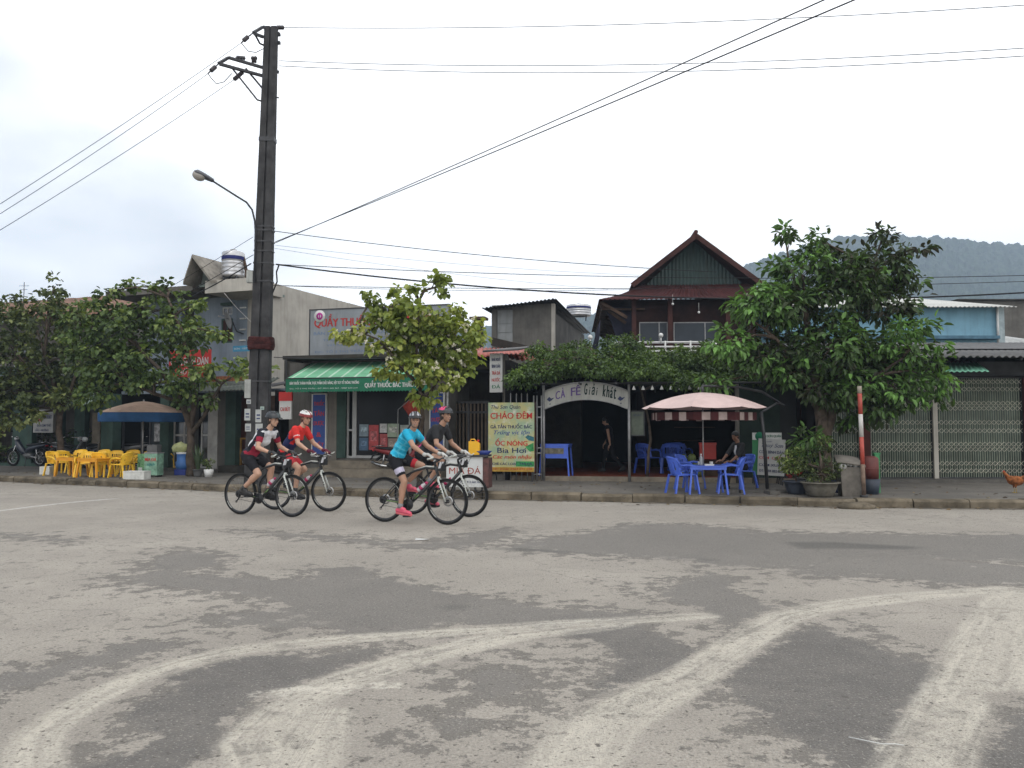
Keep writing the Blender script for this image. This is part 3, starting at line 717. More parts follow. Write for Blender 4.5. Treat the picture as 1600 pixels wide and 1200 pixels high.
# balcony slab with parapet that carries the tank
sx0, sx1 = X(318,-.2), X(386,-.2)
zs = Z(350, 457, -.2)
mb = MB().box(sx0, sx1+.12, -.25, 1.25, zs, zs+.38); mb.build('slab', MT['plaster'], t)
# gable
gy = -.5; ga = FL.hit(300, 397, gy); gl = FL.hit(286, 440, gy); gr = FL.hit(330, 436, gy)
mb = MB(); D = 3.2
hw = (gr.x-gl.x)/2; cx = ga.x
for sgn, gx in ((-1, gl.x), (1, gr.x)):
    a = Vector((cx, gy, ga.z)); b2 = Vector((gx, gy, gl.z)); off = Vector((0, D, 0)); th = Vector((0,0,-.09))
    mb.add([a, b2, b2+off, a+off, a+th, b2+th, b2+off+th, a+off+th], [(0,1,2,3),(7,6,5,4),(0,4,5,1),(1,5,6,2),(2,6,7,3),(3,7,4,0)])
mb.build('gable_roof', M('worn_concrete_roof', (.24,.22,.19), .95, .3, 2, .5, 20, streak=.5), t)
MB().prism([(gl.x+.2, gl.z), (gr.x-.2, gl.z), (cx, ga.z-.25)], gy+.55, gy+.7).build('gable_wall', M('gable_wall_paint', (.12,.14,.13), .9, .25, 2, streak=.4), t)
MB().box(gl.x+.15, gr.x+.35, gy+.5, 2.6, zU+.13, gl.z-.02).build('attic_wall', M('attic_green', (.17,.21,.19), .9, .2, 2, streak=.5), t)
w_ = framed(MB(), *winr, y2+.02, .05, .05, mull=[(winr[0]+winr[1])/2]).build('window', MT['teal'], t)
MB().box(winr[0]+.05, winr[1]-.05, y2+.03, y2+.06, winr[2]+.05, winr[3]-.05).build('shutter', MT['redwood'], w_)
w_ = framed(MB(), *trr, y2+.02, .04, .05, mull=[(trr[0]+trr[1])/2]).build('window', MT['alu'], t)
MB().box(trr[0]+.04, trr[1]-.04, y2+.04, y2+.06, trr[2]+.04, trr[3]-.04).build('pane', MT['glass'], w_)
MB().box(X(344,y2-.05), X(361,y2-.05), y2-.14, y2-.002, Z(352,478,y2), Z(352,474,y2)).build('window_hood', MT['teal'], t)
mb = MB()
for a, b2, c_ in cols: pass
for k in range(4): mb.box(X(373,y2), X(382,y2), y2-.05, y2-.002, Z(378,480+k*17,y2), Z(378,482+k*17,y2))
mb.build('quoin', MT['white'], t)
for a, b2, c_ in cols: MB().box(X(a), X(b2), 0, .35, 0, zt-.0).build('column', MT[c_] if c_ != 'white' else M('chalk_white', (.40,.39,.37), .9, .1, 3, dirt=.4, dirtcol=(.15,.14,.12)), t)
MB().box(x0, x1, .0, 7, -.0, .08).build('floor', MT['grey'], t)
MB().box(X(360), X(438), -.5, -.002, 0, .2).build('step', MT['darkgrey'], t)
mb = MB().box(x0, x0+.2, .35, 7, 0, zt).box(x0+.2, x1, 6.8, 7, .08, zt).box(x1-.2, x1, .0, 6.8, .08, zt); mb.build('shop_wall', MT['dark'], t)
for a, b2, y_ in ((176,222,.5),): framed(MB(), X(a), X(b2), .08, Z(200,650), .4, .05, .05, mull=[X(206)]).build('door_frame', MT['darksteel'], t)
d = framed(MB(), X(264), X(292), .08, Z(270,645), .2, .06, .05, mull=[X(281)], rails=[Z(270,680)]).build('window_frame', MT['alu'], t)
MB().box(X(265), X(291), .22, .228, .12, Z(270,646)).build('pane', MT['glass'], d)
d = framed(MB(), X(309), X(322), .08, Z(315,630), .15, .05, .05, rails=[Z(315,680)]).build('door', MT['alu'], t)
MB().box(X(310), X(321), .17, .178, .12, Z(315,631)).build('pane', MT['glass'], d)
MB().box(X(368), X(384), .25, .30, .08, Z(375,618)).build('door', MT['redwood'], t)
MB().box(X(388), X(425), .25, .30, .08, Z(400,618)).build('door', MT['wood'], t)
framed(MB(), X(369), X(383), .1, Z(375,684), .18, .05, .04).build('gate_frame', M('mustard_wood', (.25,.14,.03)), t)
d = framed(MB(), X(222), X(250), .5, Z(236,650), .3, .05, .05).build('window_frame', MT['darksteel'], t)
MB().box(X(223), X(249), .33, .34, .5, Z(236,652)).build('pane', MT['glass'], d)
MB().box(X(231), X(243), .27, .28, Z(236,690), Z(236,662)).build('poster', M('pale_poster', (.25,.25,.25), .7, .4, 8), t)
# awning of corrugated sheet above the shopfronts
MB().corr((X(255,-1.3), -1.3, Z(330,612,-1.3)), (X(404,-1.3), -1.3, Z(330,610,-1.3)), (X(404), 1.0, Z(330,594)+.1), (X(255), 1.0, Z(330,594)+.1), .12, .02).build('awning_sheet', M('mossy_sheet', (.12,.135,.12), .8, .3, 2, streak=.6), t)
MB().corr((X(404,-.9), -.9, Z(420,603,-.9)), (x1+.4, -.9, Z(420,603,-.9)), (x1+.4, 1, Z(420,590)), (X(404,-.9), 1, Z(420,590)), .12, .02).build('awning_sheet', MT['darksteel'], t)
MB().box(X(404), x1+.6, 1.2, 1.4, Z(420,600), Z(455,556)).build('parapet', MT['darkgrey'], t)
MB().box(X(325), X(404), -.12, -.06, Z(360,596), Z(360,588)).build('fascia', M('patched_fascia', (.30,.12,.06), .8, .5, 9), t)
signboard('shop_banner', 'red rectangular banner reading CƠM BÌNH DÂN behind the left tree crowns', FL, X(262,-.3), X(327,-.3), Z(295,590,-.3), Z(295,547,-.3), -.3, RED, [('CƠM BÌNH DÂN', .05, .95, .45, .8, WHT, .04, 0), ('PHỞ - BÚN', .2, .8, .12, .35, WHT, .03, 0)], .04)
signboard('paint_shop_sign', 'thin blue and white sign strip above the shops beside the concrete pole', FL, X(362,-.2), X(397,-.2), Z(380,549,-.2), Z(380,540,-.2), -.2, M('sky_blue_sign', (.05,.25,.42), .6, .15, 3), [('SƠN - VẬT LIỆU', .06, .94, .25, .75, WHT, .02, 0)], .04)
# water tank on the balcony slab
def water_tank(loc, r, h, label, group, cap=True, leg=.18):
    tt = thing('water_tank', label, 'water tank', loc, 0, group)
    prof = [(r*.6, leg), (r*.97, leg+.02)]
    k = 0; z = leg+.03
    while z < leg+h*.55:
        prof += [(r, z), (r*1.02, z+.03), (r, z+.06), (r*.97, z+.08)]; z += .12
    prof += [(r, leg+h*.6), (r, leg+h*.92), (r*.9, leg+h*.96), (r*.45, leg+h*1.03), (.01, leg+h*1.05)]
    MB().lathe(prof, n=28).build('drum', M('stainless_steel', (.48,.48,.49), .35, .1, 5, metal=.6, streak=.2), tt)
    MB().lathe([(r*1.012, leg+h*.64), (r*1.012, leg+h*.78)], n=28).build('band', M('navy_band', (.02,.025,.12)), tt)
    MB().lathe([(r*.3, leg+h*1.02), (r*.3, leg+h*1.07), (.01, leg+h*1.09)], n=16).build('lid', MT['steel'], tt)
    for a in range(4): MB().cyl((r*.8*math.cos(a*PI/2+.7), r*.8*math.sin(a*PI/2+.7), 0), (r*.9*math.cos(a*PI/2+.7), r*.9*math.sin(a*PI/2+.7), leg+.08), .03).build('leg', MT['darksteel'], tt)
    return tt
tk = FL.w(X(360,.3), .3, zs+.38)
water_tank(tk, .34, .80, 'ribbed steel water tank with navy band on the balcony slab of the blue house', None, leg=.16)
b_ = thing('roof_brace', 'rusty leaning steel brace beside the banded water tank', 'steel brace', FL.w(X(380,.4), .4, zs+.38), FL.rot)
MB().beam((.12,0,0), (-.12,0,.85), .07, .07).build('post', MT['wood'], b_); MB().beam((.05,.1,.0), (-.25,.1,.45), .04, .04).build('strut', MT['wood'], b_)
sd = thing('satellite_dish', 'grey satellite dish on the upper wall of the blue house', 'satellite dish', FL.w(X(378,y2), y2, Z(378,522,y2)), FL.rot)
dm_ = MB(); dm_.lathe([(.01,0),(.1,.012),(.2,.045),(.27,.09),(.275,.085),(.2,.035),(.1,.002),(.01,-.01)], n=24)
dm_.xf(Matrix.Translation((-.18,-.40,.42)) @ Matrix.Rotation(R(62), 4, 'Y') @ Matrix.Rotation(R(-50), 4, 'X') @ Matrix.Rotation(PI, 4, 'X')).build('dish', MT['steel'], sd)
MB().tube([(0,0,0),(-.02,-.3,.05),(-.12,-.38,.35)], .02).build('arm', MT['darksteel'], sd); MB().cyl((-.18,-.4,.42), (-.42,-.62,.5), .012).ball((-.43,-.63,.5), .035).build('receiver', MT['steel'], sd)
# ================================================================ far left houses
FH = Frame((W(150,731,27.2).x, 27.2, SW-.008), R(-20)); X = FH.X; Z = FH.Z
t = bld('low_green_shop', 'low green shop with pale green awnings behind the left tree', FH)
x0, x1 = X(-120), X(150)
mb = MB(); hwall(mb, x0, x1, 0, 3.4, 0, .2, [(X(50),X(88),.1,2.4),(X(95),X(116),.1,2.3),(X(132),X(148),.1,2.3),(X(-60),X(20),.1,2.4)]); mb.build('wall', MT['teal'], t)
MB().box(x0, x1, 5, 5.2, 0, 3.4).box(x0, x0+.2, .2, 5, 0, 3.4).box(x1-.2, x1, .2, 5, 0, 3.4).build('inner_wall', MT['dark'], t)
MB().corr((x0, -1.2, 2.9), (x1, -1.2, 2.9), (x1, 5.3, 3.9), (x0, 5.3, 3.9), .15, .02).build('roof', MT['zinc'], t)
MB().corr((X(88,-1.6), -1.6, Z(110,634,-1.6)), (X(146,-1.6), -1.6, Z(110,632,-1.6)), (X(146), -.01, Z(120,618)+.25), (X(88), -.01, Z(100,618)+.2), .12, .015).build('awning', M('mint_sheet', (.36,.45,.40), .7, .15, 3, streak=.4), t)
MB().box(X(160), X(148), -.1, -.004, .3, Z(155,645)).build('pilaster', MT['beige'], t)
signboard('noodle_sign', 'white sign with red panels and black letters under the low shop roof at far left', FH, X(52,-.4), X(83,-.4), Z(66,676,-.4), Z(66,640,-.4), -.4, M('dim_white', (.34,.34,.33), .7, .1, 3), [('BÁNH MÌ', .1, .48, .72, .9, RED, .05, 0), ('PHỞ', .1, .48, .48, .66, RED, .05, 0), ('GIẢI KHÁT', .52, .92, .6, .82, NAVY, .03, 0), ('BÁN SIM THẺ', .2, .9, .26, .4, NAVY, .05, 0), ('LẨU - NƯỚNG', .12, .8, .06, .2, NAVY, .05, 0)], .04)
FT = Frame((W(70,660,31).x, 31, 0), R(-20)); X = FT.X; Z = FT.Z
t = bld('brown_roofed_house', 'grey two storey house with brown tiled roof showing over the left tree crown', FT)
x0, x1 = X(-160), X(150); ze = Z(60, 500); 
MB().box(x0, x1, 0, 8, 0, ze).build('wall', MT['grey'], t)
MB().sheet((x0-.4, -.6, ze-.05), (x1+.3, -.6, ze-.05), (x1+.3, 4, Z(60,470,4)), (x0-.4, 4, Z(60,470,4)), 60, 4, lambda u, v: .03*abs(math.sin(u*150))).sheet((x0-.4, 4, Z(60,470,4)), (x1+.3, 4, Z(60,470,4)), (x1+.3, 8.6, ze), (x0-.4, 8.6, ze), 4, 2).build('roof', MT['rust'], t)
w_ = framed(MB(), X(20), X(45), 3.4, 4.6, -.03, .05, .05).build('window', MT['alu'], t); MB().box(X(20)+.05, X(45)-.05, -.012, -.004, 3.45, 4.55).build('pane', MT['glass'], w_)
FT2 = Frame((W(190,660,30).x, 30, 0), R(-20)); X = FT2.X; Z = FT2.Z
t = bld('grey_rear_house', 'grey plastered house standing behind the middle left tree', FT2)
MB().box(X(140), X(232), 0, 7, 0, Z(180,545)).build('wall', MT['grey'], t)
MB().corr((X(135), -.5, Z(180,548)), (X(236), -.5, Z(180,548)), (X(236), 7, Z(180,530)), (X(135), 7, Z(180,530)), .15, .02).build('roof', MT['zinc'], t)
# ================================================================ concrete shed
FS = Frame((W(862,668,30).x, 30, 0), R(-13)); X = FS.X; Z = FS.Z
t = bld('concrete_shed', 'bare grey concrete upper storey with thin corrugated roof behind the climbing vine', FS)
zt = Z(862, 474)
mb = MB(); hwall(mb, X(768), 0, 0, zt, 0, .2, [(X(776), X(801), Z(790,534), Z(790,484))]); mb.build('front_wall', MT['grey'], t)
MB().box(X(776)+.01, X(801)-.01, .06, .12, Z(790,534), Z(790,484)).box(X(777), X(800), .04, .058, Z(790,519), Z(790,517)).box(X(777), X(800), .04, .058, Z(790,505), Z(790,503.5)).build('door', M('pale_door', (.25,.26,.26), .8, .1, 2, streak=.4), t)
MB().box(-.2, 0, .2, 8.5, 0, zt-.25).build('side_wall', M('side_concrete', (.12,.117,.11), .92, .2, 1.6, .4, 30, streak=.7), t)
MB().box(0.002, .12, -.02, .18, 0, zt-.01).build('corner_post', MT['plaster'], t)
MB().corr((X(758), -.5, Z(762,481,-.5)), (.25, -.5, zt+.10), (.25, 8.8, zt-.12), (X(758), 8.8, zt-.22), .14, .022).build('roof', MT['darksteel'], t)
FR2 = Frame(FS.w(0.0, 8.2, 0), 0)
water_tank((W(905,668,42).x, 42, W(905,500,42).z), .62, .6, 'small steel water tank half hidden behind the concrete shed roof', None)
# red sheet roofs and dark wall left of the vine
FM = Frame((W(700,742,22.9).x, 22.9, SW-.008), R(-14)); X = FM.X; Z = FM.Z
t = bld('red_roofed_annex', 'dark annex with bright red sheet roofs between the pharmacy and the cafe', FM)
MB().box(X(703), X(764), 1.2, 1.4, 0, Z(740,556,1.2)).box(X(795), X(880), 3, 3.2, 0, Z(830,565,3)).build('wall', MT['darkgrey'], t)
MB().corr((X(738,-.3), -.3, Z(745,557,-.3)), (X(828,-.3), -.3, Z(800,556,-.3)), (X(822,2.6), 2.6, Z(800,545,2.6)), (X(745,2.6), 2.6, Z(750,543,2.6)), .13, .02).build('roof', MT['redsheet'], t)
MB().corr((X(795,.3), .3, Z(800,560,.3)), (X(872,.3), .3, Z(850,572,.3)), (X(866,3.1), 3.1, Z(850,560,3.1)), (X(790,3.1), 3.1, Z(790,549,3.1)), .13, .02).build('lower_roof', MT['redsheet'], t)
MB().beam((X(770,2.7), 2.7, Z(770,534,2.7)), (X(878,2.7), 2.7, Z(872,560,2.7)), .3, .25).build('ridge', MT['darkgrey'], t)
MB().box(X(700), X(764), .0, 1.19, 2.9, 3.0).build('canopy_slab', MT['darkgrey'], t)
ch = thing('chimney_stack', 'small dark brick chimney beside the flowering tree top', 'chimney', FM.w(X(748,4), 4, 0), FM.rot)
MB().box(-.12, .12, -.12, .12, 0, Z(748,500,4)).build('stack', MT['darkgrey'], ch); MB().box(-.25, .25, -.25, .25, Z(748,500,4), Z(748,496,4)).build('cap', MT['wood'], ch)
g_ = thing('slatted_gate', 'dark brown iron slat gate between the pharmacy and the yellow menu sign', 'gate', FM.w(X(700), 0, 0), FM.rot)
gx0, gx1 = 0, X(764)-X(700); gz = Z(730, 627)
framed(MB(), gx0, gx1, .08, gz, 0, .06, .05, mull=[(gx0+gx1)/2], rails=[.6, gz-.3]).build('frame', MT['darksteel'], g_)
mb = MB(); k = gx0+.1
while k < gx1-.08: mb.box(k, k+.05, .01, .03, .14, gz-.06); k += .105
mb.build('slat', M('brown_slat', (.10,.075,.055), .7, .2, 3), g_)
MB().box(gx0+.05, gx1-.05, 1.0, 1.05, .05, gz).build('screen', MT['dark'], g_)
v_ = thing('light_box_sign', 'narrow white vertical light box sign on a concrete post above the gate', 'sign', FM.w(X(775,-.5), -.5, Z(775,613,-.5)), FM.rot)
hh = Z(775,552,-.5)-Z(775,613,-.5); ww = X(785,-.5)-X(765,-.5)
MB().box(-ww/2, ww/2, 0, .12, 0, hh).build('box', WHT, v_)
mb = MB(); 
for k, (s_, mi) in enumerate([('NHÀ NGHỈ', 0), ('BÌNH DÂN', 0), ('TRÀ ĐÁ', 1), ('NƯỚC', 1), ('ĐÁ', 2)]): put_text(mb, s_, -ww/2+.06, ww/2-.06, hh*(.80-k*.175), hh*(.91-k*.175), -.006, mi, .04)
mb.build('lettering', [NAVY, RED, GRN], v_)
MB().box(ww/2+.02, ww/2+.14, .02, .14, -Z(775,613,-.5), hh-.02).build('post', MT['grey'], v_)
MB().sheet((-ww/2-.1, -.35, hh+.05), (ww/2+.5, -.35, hh+.08), (ww/2+.6, .8, hh+.25), (-ww/2, .8, hh+.2), 2, 2, None, .05).build('canopy', MT['zinc'], v_)
# ================================================================ red roofed stilt house
FR = Frame((W(1095,668,26).x, 26, 0), R(-4)); X = FR.X; Z = FR.Z
t = bld('red_roofed_house', 'dark timber upper storey under a steep red roof with green gable', FR)
el = FR.hit(936, 468, -.0); ap = FR.hit(1095, 370, 1.0); bl = FR.hit(1003, 445, 1.0)
hwid = -el.x; ze = el.z; zb = bl.z; bw = -bl.x; D = 9
# lower skirt roof: front and both sides, curved sheets
def skirt(a, b2, c_, d_): return MB().corr(a, b2, c_, d_, .15, .022, nv=4, sag=.08)
E0, E1 = (-hwid, 0, ze), (hwid, 0, ze); T0, T1 = (-bw, 1.05, zb), (bw, 1.05, zb)
mb = skirt(E0, E1, T1, T0); mb.merge(skirt((-hwid, D, ze), E0, T0, (-bw, D-1, zb))); mb.merge(skirt(E1, (hwid, D, ze), (bw, D-1, zb), T1)); mb.build('skirt_roof', MT['redroof'], t)
# main gable roof
lo = FR.hit(985, 447, .6)
mb = MB()
for sg in (-1, 1):
    a = Vector((0, .55, ap.z)); b2 = Vector((sg*(bw+.35), .55, zb-.02)); off = Vector((0, D-1, 0))
    if sg < 0: mb.merge(MB().corr(b2, b2+off, a+off, a, .15, .02) if False else MB().corr(b2+off, b2, a, a+off, .15, .02))
    else: mb.merge(MB().corr(b2, b2+off, a+off, a, .15, .02))
mb.build('gable_roof', MT['redroof'], t)
MB().tube([(0,.5,ap.z+.05),(0,D-.5,ap.z+.05)], .07, 8).build('ridge_cap', MT['redroof'], t)
for sg in (-1, 1): MB().beam((0,.52,ap.z-.07), (sg*(bw+.36),.52,zb-.1), .05, .16).build('barge_board', MT['redwood'], t)
mb = MB(); k = -bw
while k < bw:
    h0 = zb+(ap.z-zb)*(1-abs(k)/bw)-.12; h1 = zb+(ap.z-zb)*(1-abs(min(k+.12, bw))/bw)-.12
    mb.add([(k, 1.06, zb-.02), (k+.06, 1.02, zb-.02), (k+.12, 1.06, zb-.02), (k, 1.06, h0), (k+.06, 1.02, (h0+h1)/2), (k+.12, 1.06, h1)], [(0,1,4,3),(1,2,5,4)]); k += .12
mb.build('gable_sheet', MT['greensheet'], t)
xw0, xw1 = X(995, .8), -X(995, .8)
z0 = Z(1050, 560, .8)
h1 = (X(1000,.8), X(1045,.8), Z(1020,537,.8), Z(1020,503,.8)); h2 = (X(1054,.8), X(1125,.8), Z(1090,537,.8), Z(1090,503,.8))
mb = MB(); hwall(mb, xw0, xw1, 0, ze+.1, .8, .15, [h1, h2]); mb.box(xw0, xw0+.15, .95, 8, 0, ze+.1); mb.box(xw1-.15, xw1, .95, 8, 0, ze+.1); mb.build('wall', M('dark_timber', (.03,.013,.011), .8, .3, 3), t)
for h_ in (h1, h2):
    f_ = framed(MB(), h_[0], h_[1], h_[2], h_[3], .82, .03, .05, mull=[(h_[0]*.3+h_[1]*.7)]).build('window', MT['steel'], t)
    MB().box(h_[0]+.03, h_[1]-.03, .84, .85, h_[2]+.03, h_[3]-.03).build('pane', M('blue_grey_glass', (.045,.055,.068), .4, .1, 2, spec=.2), f_)
for px in (1049, 992, 1140): MB().box(X(px,.4)-.07, X(px,.4)+.07, .4, .54, z0-.6, ze+.15).build('post', MT['redwood'], t)
mb = MB()
for k in range(14):
    yb = .3+k*.6; mb.beam((-hwid+.05, yb, ze-.03), (-hwid+.9, yb, ze-.55-.1*(k % 2)), .06, .1)
mb.box(-hwid+.1, -hwid+1.5, .6, 8, ze-.25, ze-.2); mb.build('eave_bracket', MT['wood'], t)
MB().prism([(X(945,.9), ze-.1), (xw0+.01, ze-.1), (xw0+.01, Z(960,540,.9)), (X(968,.9), Z(960,540,.9)), (X(955,.9), Z(955,500,.9))], .9, 1.0).build('side_screen', M('blackish_blue', (.02,.02,.035), .8, .3, 4), t)
MB().box(X(950,-.4), X(1150,-.4), -.45, 1.0, Z(1050,556,-.4), Z(1050,552,-.4)).build('balcony_floor', MT['grey'], t)
mb = MB()
for yy in (535, 542, 549): mb.cyl((X(962,-.4), -.4, Z(1000,yy,-.4)), (X(1120,-.4), -.4, Z(1000,yy,-.4)), .028)
for k in range(5): xx = lerp(X(962,-.4), X(1120,-.4), k/4); mb.cyl((xx, -.4, Z(1000,553,-.4)), (xx, -.4, Z(1000,533,-.4)), .03)
mb.build('railing', MT['white'], t)
for px, py in ((1053,475),(1094,488)):
    l_ = MB().ball((X(px,-.0), .0, Z(px,py)), .04).cyl((X(px,0), 0, Z(px,py)), (X(px,0), 0, Z(px,py)+.3), .004).build('lamp', MT['white'], t)
for px, py in ((1034,527),(923,530)):
    gl_ = thing('globe_lamp', 'round white globe lamp on the %s of the cafe terrace' % ('balcony rail above the vine' if px > 1000 else 'left end'), 'lamp', FR.w(X(px,-.5), -.5, Z(px,py+10,-.5)), 0)
    MB().cyl((0,0,0), (0,0,.22), .02).build('stem', MT['white'], gl_); MB().ball((0,0,.26), .075).build('globe', MT['white'], gl_)
# ================================================================ blue house and neighbours at the right
FB = Frame((W(1568,668,26.5).x, 26.5, 0), 0); X = FB.X; Z = FB.Z
t = bld('light_blue_house', 'light blue rendered house with pale corrugated roof at the right', FB)
BW = M('light_blue_render', (.20,.37,.47), .9, .08, 2, .3, 30, streak=.25)
x0 = X(1195); zt = Z(1500, 479)
MB().box(x0, 0, 0, 7, 0, zt).build('wall', BW, t)
MB().box(-.12, .1, -.06, -.003, 0, zt).build('corner_post', M('patchy_blue_post', (.35,.42,.44), .9, .2, 3, dirt=.6, dirtcol=(.2,.2,.19)), t)
MB().corr((x0-.3, -.5, Z(1400,480,-.5)), (.25, -.5, Z(1560,479,-.5)), (-1.6, 5.5, Z(1500,461.5,5.5)), (x0-.3, 5.5, Z(1400,461,5.5)), .14, .02).build('roof', MT['paleroof'], t)
MB().box(x0, X(1557), -.35, -.003, Z(1500,531), Z(1500,526)).build('ledge', M('blue_ledge', (.08,.16,.22), .8, .2, 3), t)
FN = Frame((W(1575,668,28).x, 28, 0), 0); X = FN.X; Z = FN.Z
t = bld('grey_roofed_house', 'low house with long pale sloping roof beyond the right edge', FN)
MB().box(X(1568), X(1720), 1, 8, 0, Z(1600,530)).build('wall', MT['grey'], t)
MB().corr((X(1568), 0, Z(1600,536)), (X(1720), 0, Z(1600,536)), (X(1720), 7, Z(1600,505)), (X(1568,0), 7, Z(1570,485,7)), .14, .02).build('roof', M('pale_grey_roof', (.42,.43,.42), .7, .12, 2, streak=.35), t)
FN2 = Frame((W(1520,668,38).x, 38, 0), 0); X = FN2.X; Z = FN2.Z
t = bld('rear_grey_block', 'plain grey concrete block rising behind the light blue house', FN2)
MB().box(X(1500), X(1760), 0, 6, 0, Z(1600,470)).build('wall', MT['grey'], t); MB().box(X(1498), X(1765), -.2, 6.2, Z(1600,470), Z(1600,468)).build('coping', MT['darkgrey'], t)
# grey shutters building (ground floor with the folding gates)
FG = Frame((W(1300,748,20.4).x, 20.4, SW-.008), 0); X = FG.X; Z = FG.Z
t = bld('shuttered_shop', 'closed shop row under a grey corrugated awning with folding gates', FG)
x0, x1 = X(1268), X(1760); zt = Z(1500, 556)
MB().box(x0, x1, -.55, 6, 0, .07).build('plinth', MT['grey'], t)
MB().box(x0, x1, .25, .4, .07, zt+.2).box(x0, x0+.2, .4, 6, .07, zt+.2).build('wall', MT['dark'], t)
MB().box(x0, x1, -.2, -.02, Z(1500,588), Z(1500,566)).build('lintel', M('dark_lintel', (.05,.05,.05)), t)
MB().corr((X(1225,-1.6), -1.6, Z(1500,557,-1.6)), (x1, -1.6, Z(1500,557,-1.6)), (x1, 3.4, Z(1500,536,3.4)), (X(1225,-1.6), 3.4, Z(1500,536,3.4)), .16, .025).build('awning_roof', MT['zinc'], t)
mb = MB()
for px in (1300,1400,1500,1600,1700): mb.beam((X(px,-1.5), -1.5, Z(1500,560,-1.5)), (X(px,-.1), 1.5, Z(1500,548,1.5)), .04, .08)
mb.build('rafter', MT['darksteel'], t)
MB().corr((X(1478,-1.5), -1.5, Z(1500,581,-1.5)), (X(1548,-1.5), -1.5, Z(1500,580,-1.5)), (X(1530,-.3), -.3, Z(1500,566,-.3)), (X(1478,-.3), -.3, Z(1500,566,-.3)), .12, .015).build('small_awning', M('mint_awning', (.22,.50,.36), .7, .12, 2), t)
MB().box(X(1345,-.1), X(1358,-.1), -.15, .05, .07, Z(1350,600)).build('red_post', M('oxblood_post', (.07,.018,.014), .7, .2, 3), t)
MB().box(X(1250,.0), X(1266,0), -.05, .2, .0, Z(1255,598)).build('red_post', M('oxblood_post', (.07,.018,.014)), t)
CRM = M('cream_lattice', (.70,.68,.56), .6, .15, 3, metal=0); GGR = M('gate_green', (.075,.11,.085), .6, .2, 3, streak=.3)
def folding_gate(pa, pb, label):
    gx0, gx1 = X(pa), X(pb); gt = thing('folding_gate', label, 'gate', FG.w(gx0, 0, .07), 0, 'folding gates of the closed shop')
    w = gx1-gx0; H = Z(1500, 591)-.07; 
    mb = MB(); k = .02
    while k < w-.02: mb.box(k, k+.016, 0, .02, .02, H); k += .0575
    mb.build('bars', M('gate_bar_green', (.25,.28,.22), .6, .2, 3), gt)
    MB().corr((0,.10,.02), (w,.10,.02), (w,.10,H), (0,.10,H), .115, .02, steps=4).build('green_slats', GGR, gt)
    mb = MB()
    for yy in (596.5,608,630,638,660,673,694,702,724,735.5):
        z = Z(1500, yy)-.07; k = .02; n = int(w/.115); s_ = w/n
        for i in range(n):
            c = (i+.5)*s_; r_ = .053
            for sg in (-1, 1): mb.beam((c-r_, -.012-(.006 if sg > 0 else 0), z-sg*r_), (c+r_, -.012-(.006 if sg > 0 else 0), z+sg*r_), .017, .004)
    mb.build('lattice', CRM, gt)
    framed(MB(), -.02, w+.02, 0, H+.03, -.03, .025, .08).build('frame', MT['darksteel'], gt)
    return gt
folding_gate(1284, 1343, 'green folding gate with cream lattice half hidden behind the large tree trunk')
folding_gate(1359, 1455, 'green folding gate with cream lattice between the red post and the concrete post')
folding_gate(1463, 1597, 'wide green folding gate with cream lattice right of the concrete post')
folding_gate(1604, 1700, 'green folding gate with cream lattice cut by the right edge')
MB().box(X(1455.5), X(1462.5), -.09, .05, .07, Z(1460,590)).build('concrete_post', MT['plaster'], t)
MB().box(X(1597.5), X(1603.5), -.09, .05, .07, Z(1600,590)).build('red_post', _mats['oxblood_post'], t)
# ================================================================ cafe under the vine pergola
FC = Frame((W(849,745,20.6).x, 20.6, SW-.008), R(-10)); X = FC.X; Z = FC.Z
fz = .10
t = bld('garden_cafe', 'dark open cafe under a vine covered pergola with terracotta floor', FC)
x0, x1 = X(797), X(1262); zp = Z(985, 601)
MB().box(x0, x1, .12, 9, 0, fz).build('floor', MT['terra'], t)
MB().box(x0, x1, .0, .118, 0, fz+.015).build('sill', MT['beige'], t)
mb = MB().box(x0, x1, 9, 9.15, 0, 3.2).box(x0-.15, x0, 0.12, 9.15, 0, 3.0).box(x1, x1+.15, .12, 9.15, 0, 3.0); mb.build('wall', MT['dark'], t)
MB().box(x0, x1, .3, 9.0, zp+.13, zp+.2).build('pergola_roof', M('pergola_cover', (.015,.015,.012), .9, .3, 3), t)
mb = MB().cyl((x0, -.02, zp+.03), (x1, -.02, zp+.03), .03).cyl((X(985), -.5, zp+.02), (x1, -.5, zp-.02), .025)
for k in range(9): xx = lerp(x0, x1, k/8); mb.cyl((xx, -.5, zp+.02), (xx, 9, zp+.06), .025)
mb.build('pergola_pipe', MT['darksteel'], t)
for px in (849.5, 983): MB().cyl((X(px), 0, 0), (X(px), 0, zp+.04), .035, n=12).build('post', MT['steel'], t)
MB().cyl((X(1152,-.1), -.1, 0), (X(1152,-.1), -.1, zp), .05, n=12).build('post', MT['grey'], t)
MB().box(X(1157), X(1222), .35, .45, fz, zp).build('green_screen', M('dark_green_board', (.022,.035,.028), .8, .2, 2), t)
MB().box(X(1222), X(1250), .5, .55, fz, zp).build('door', MT['black'], t)
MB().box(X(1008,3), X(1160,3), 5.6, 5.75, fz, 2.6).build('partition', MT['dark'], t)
for k in range(4): MB().box(X(1060), X(1140), 5.25, 5.55, .9+k*.4, .93+k*.4).build('shelf', MT['wood'], t)
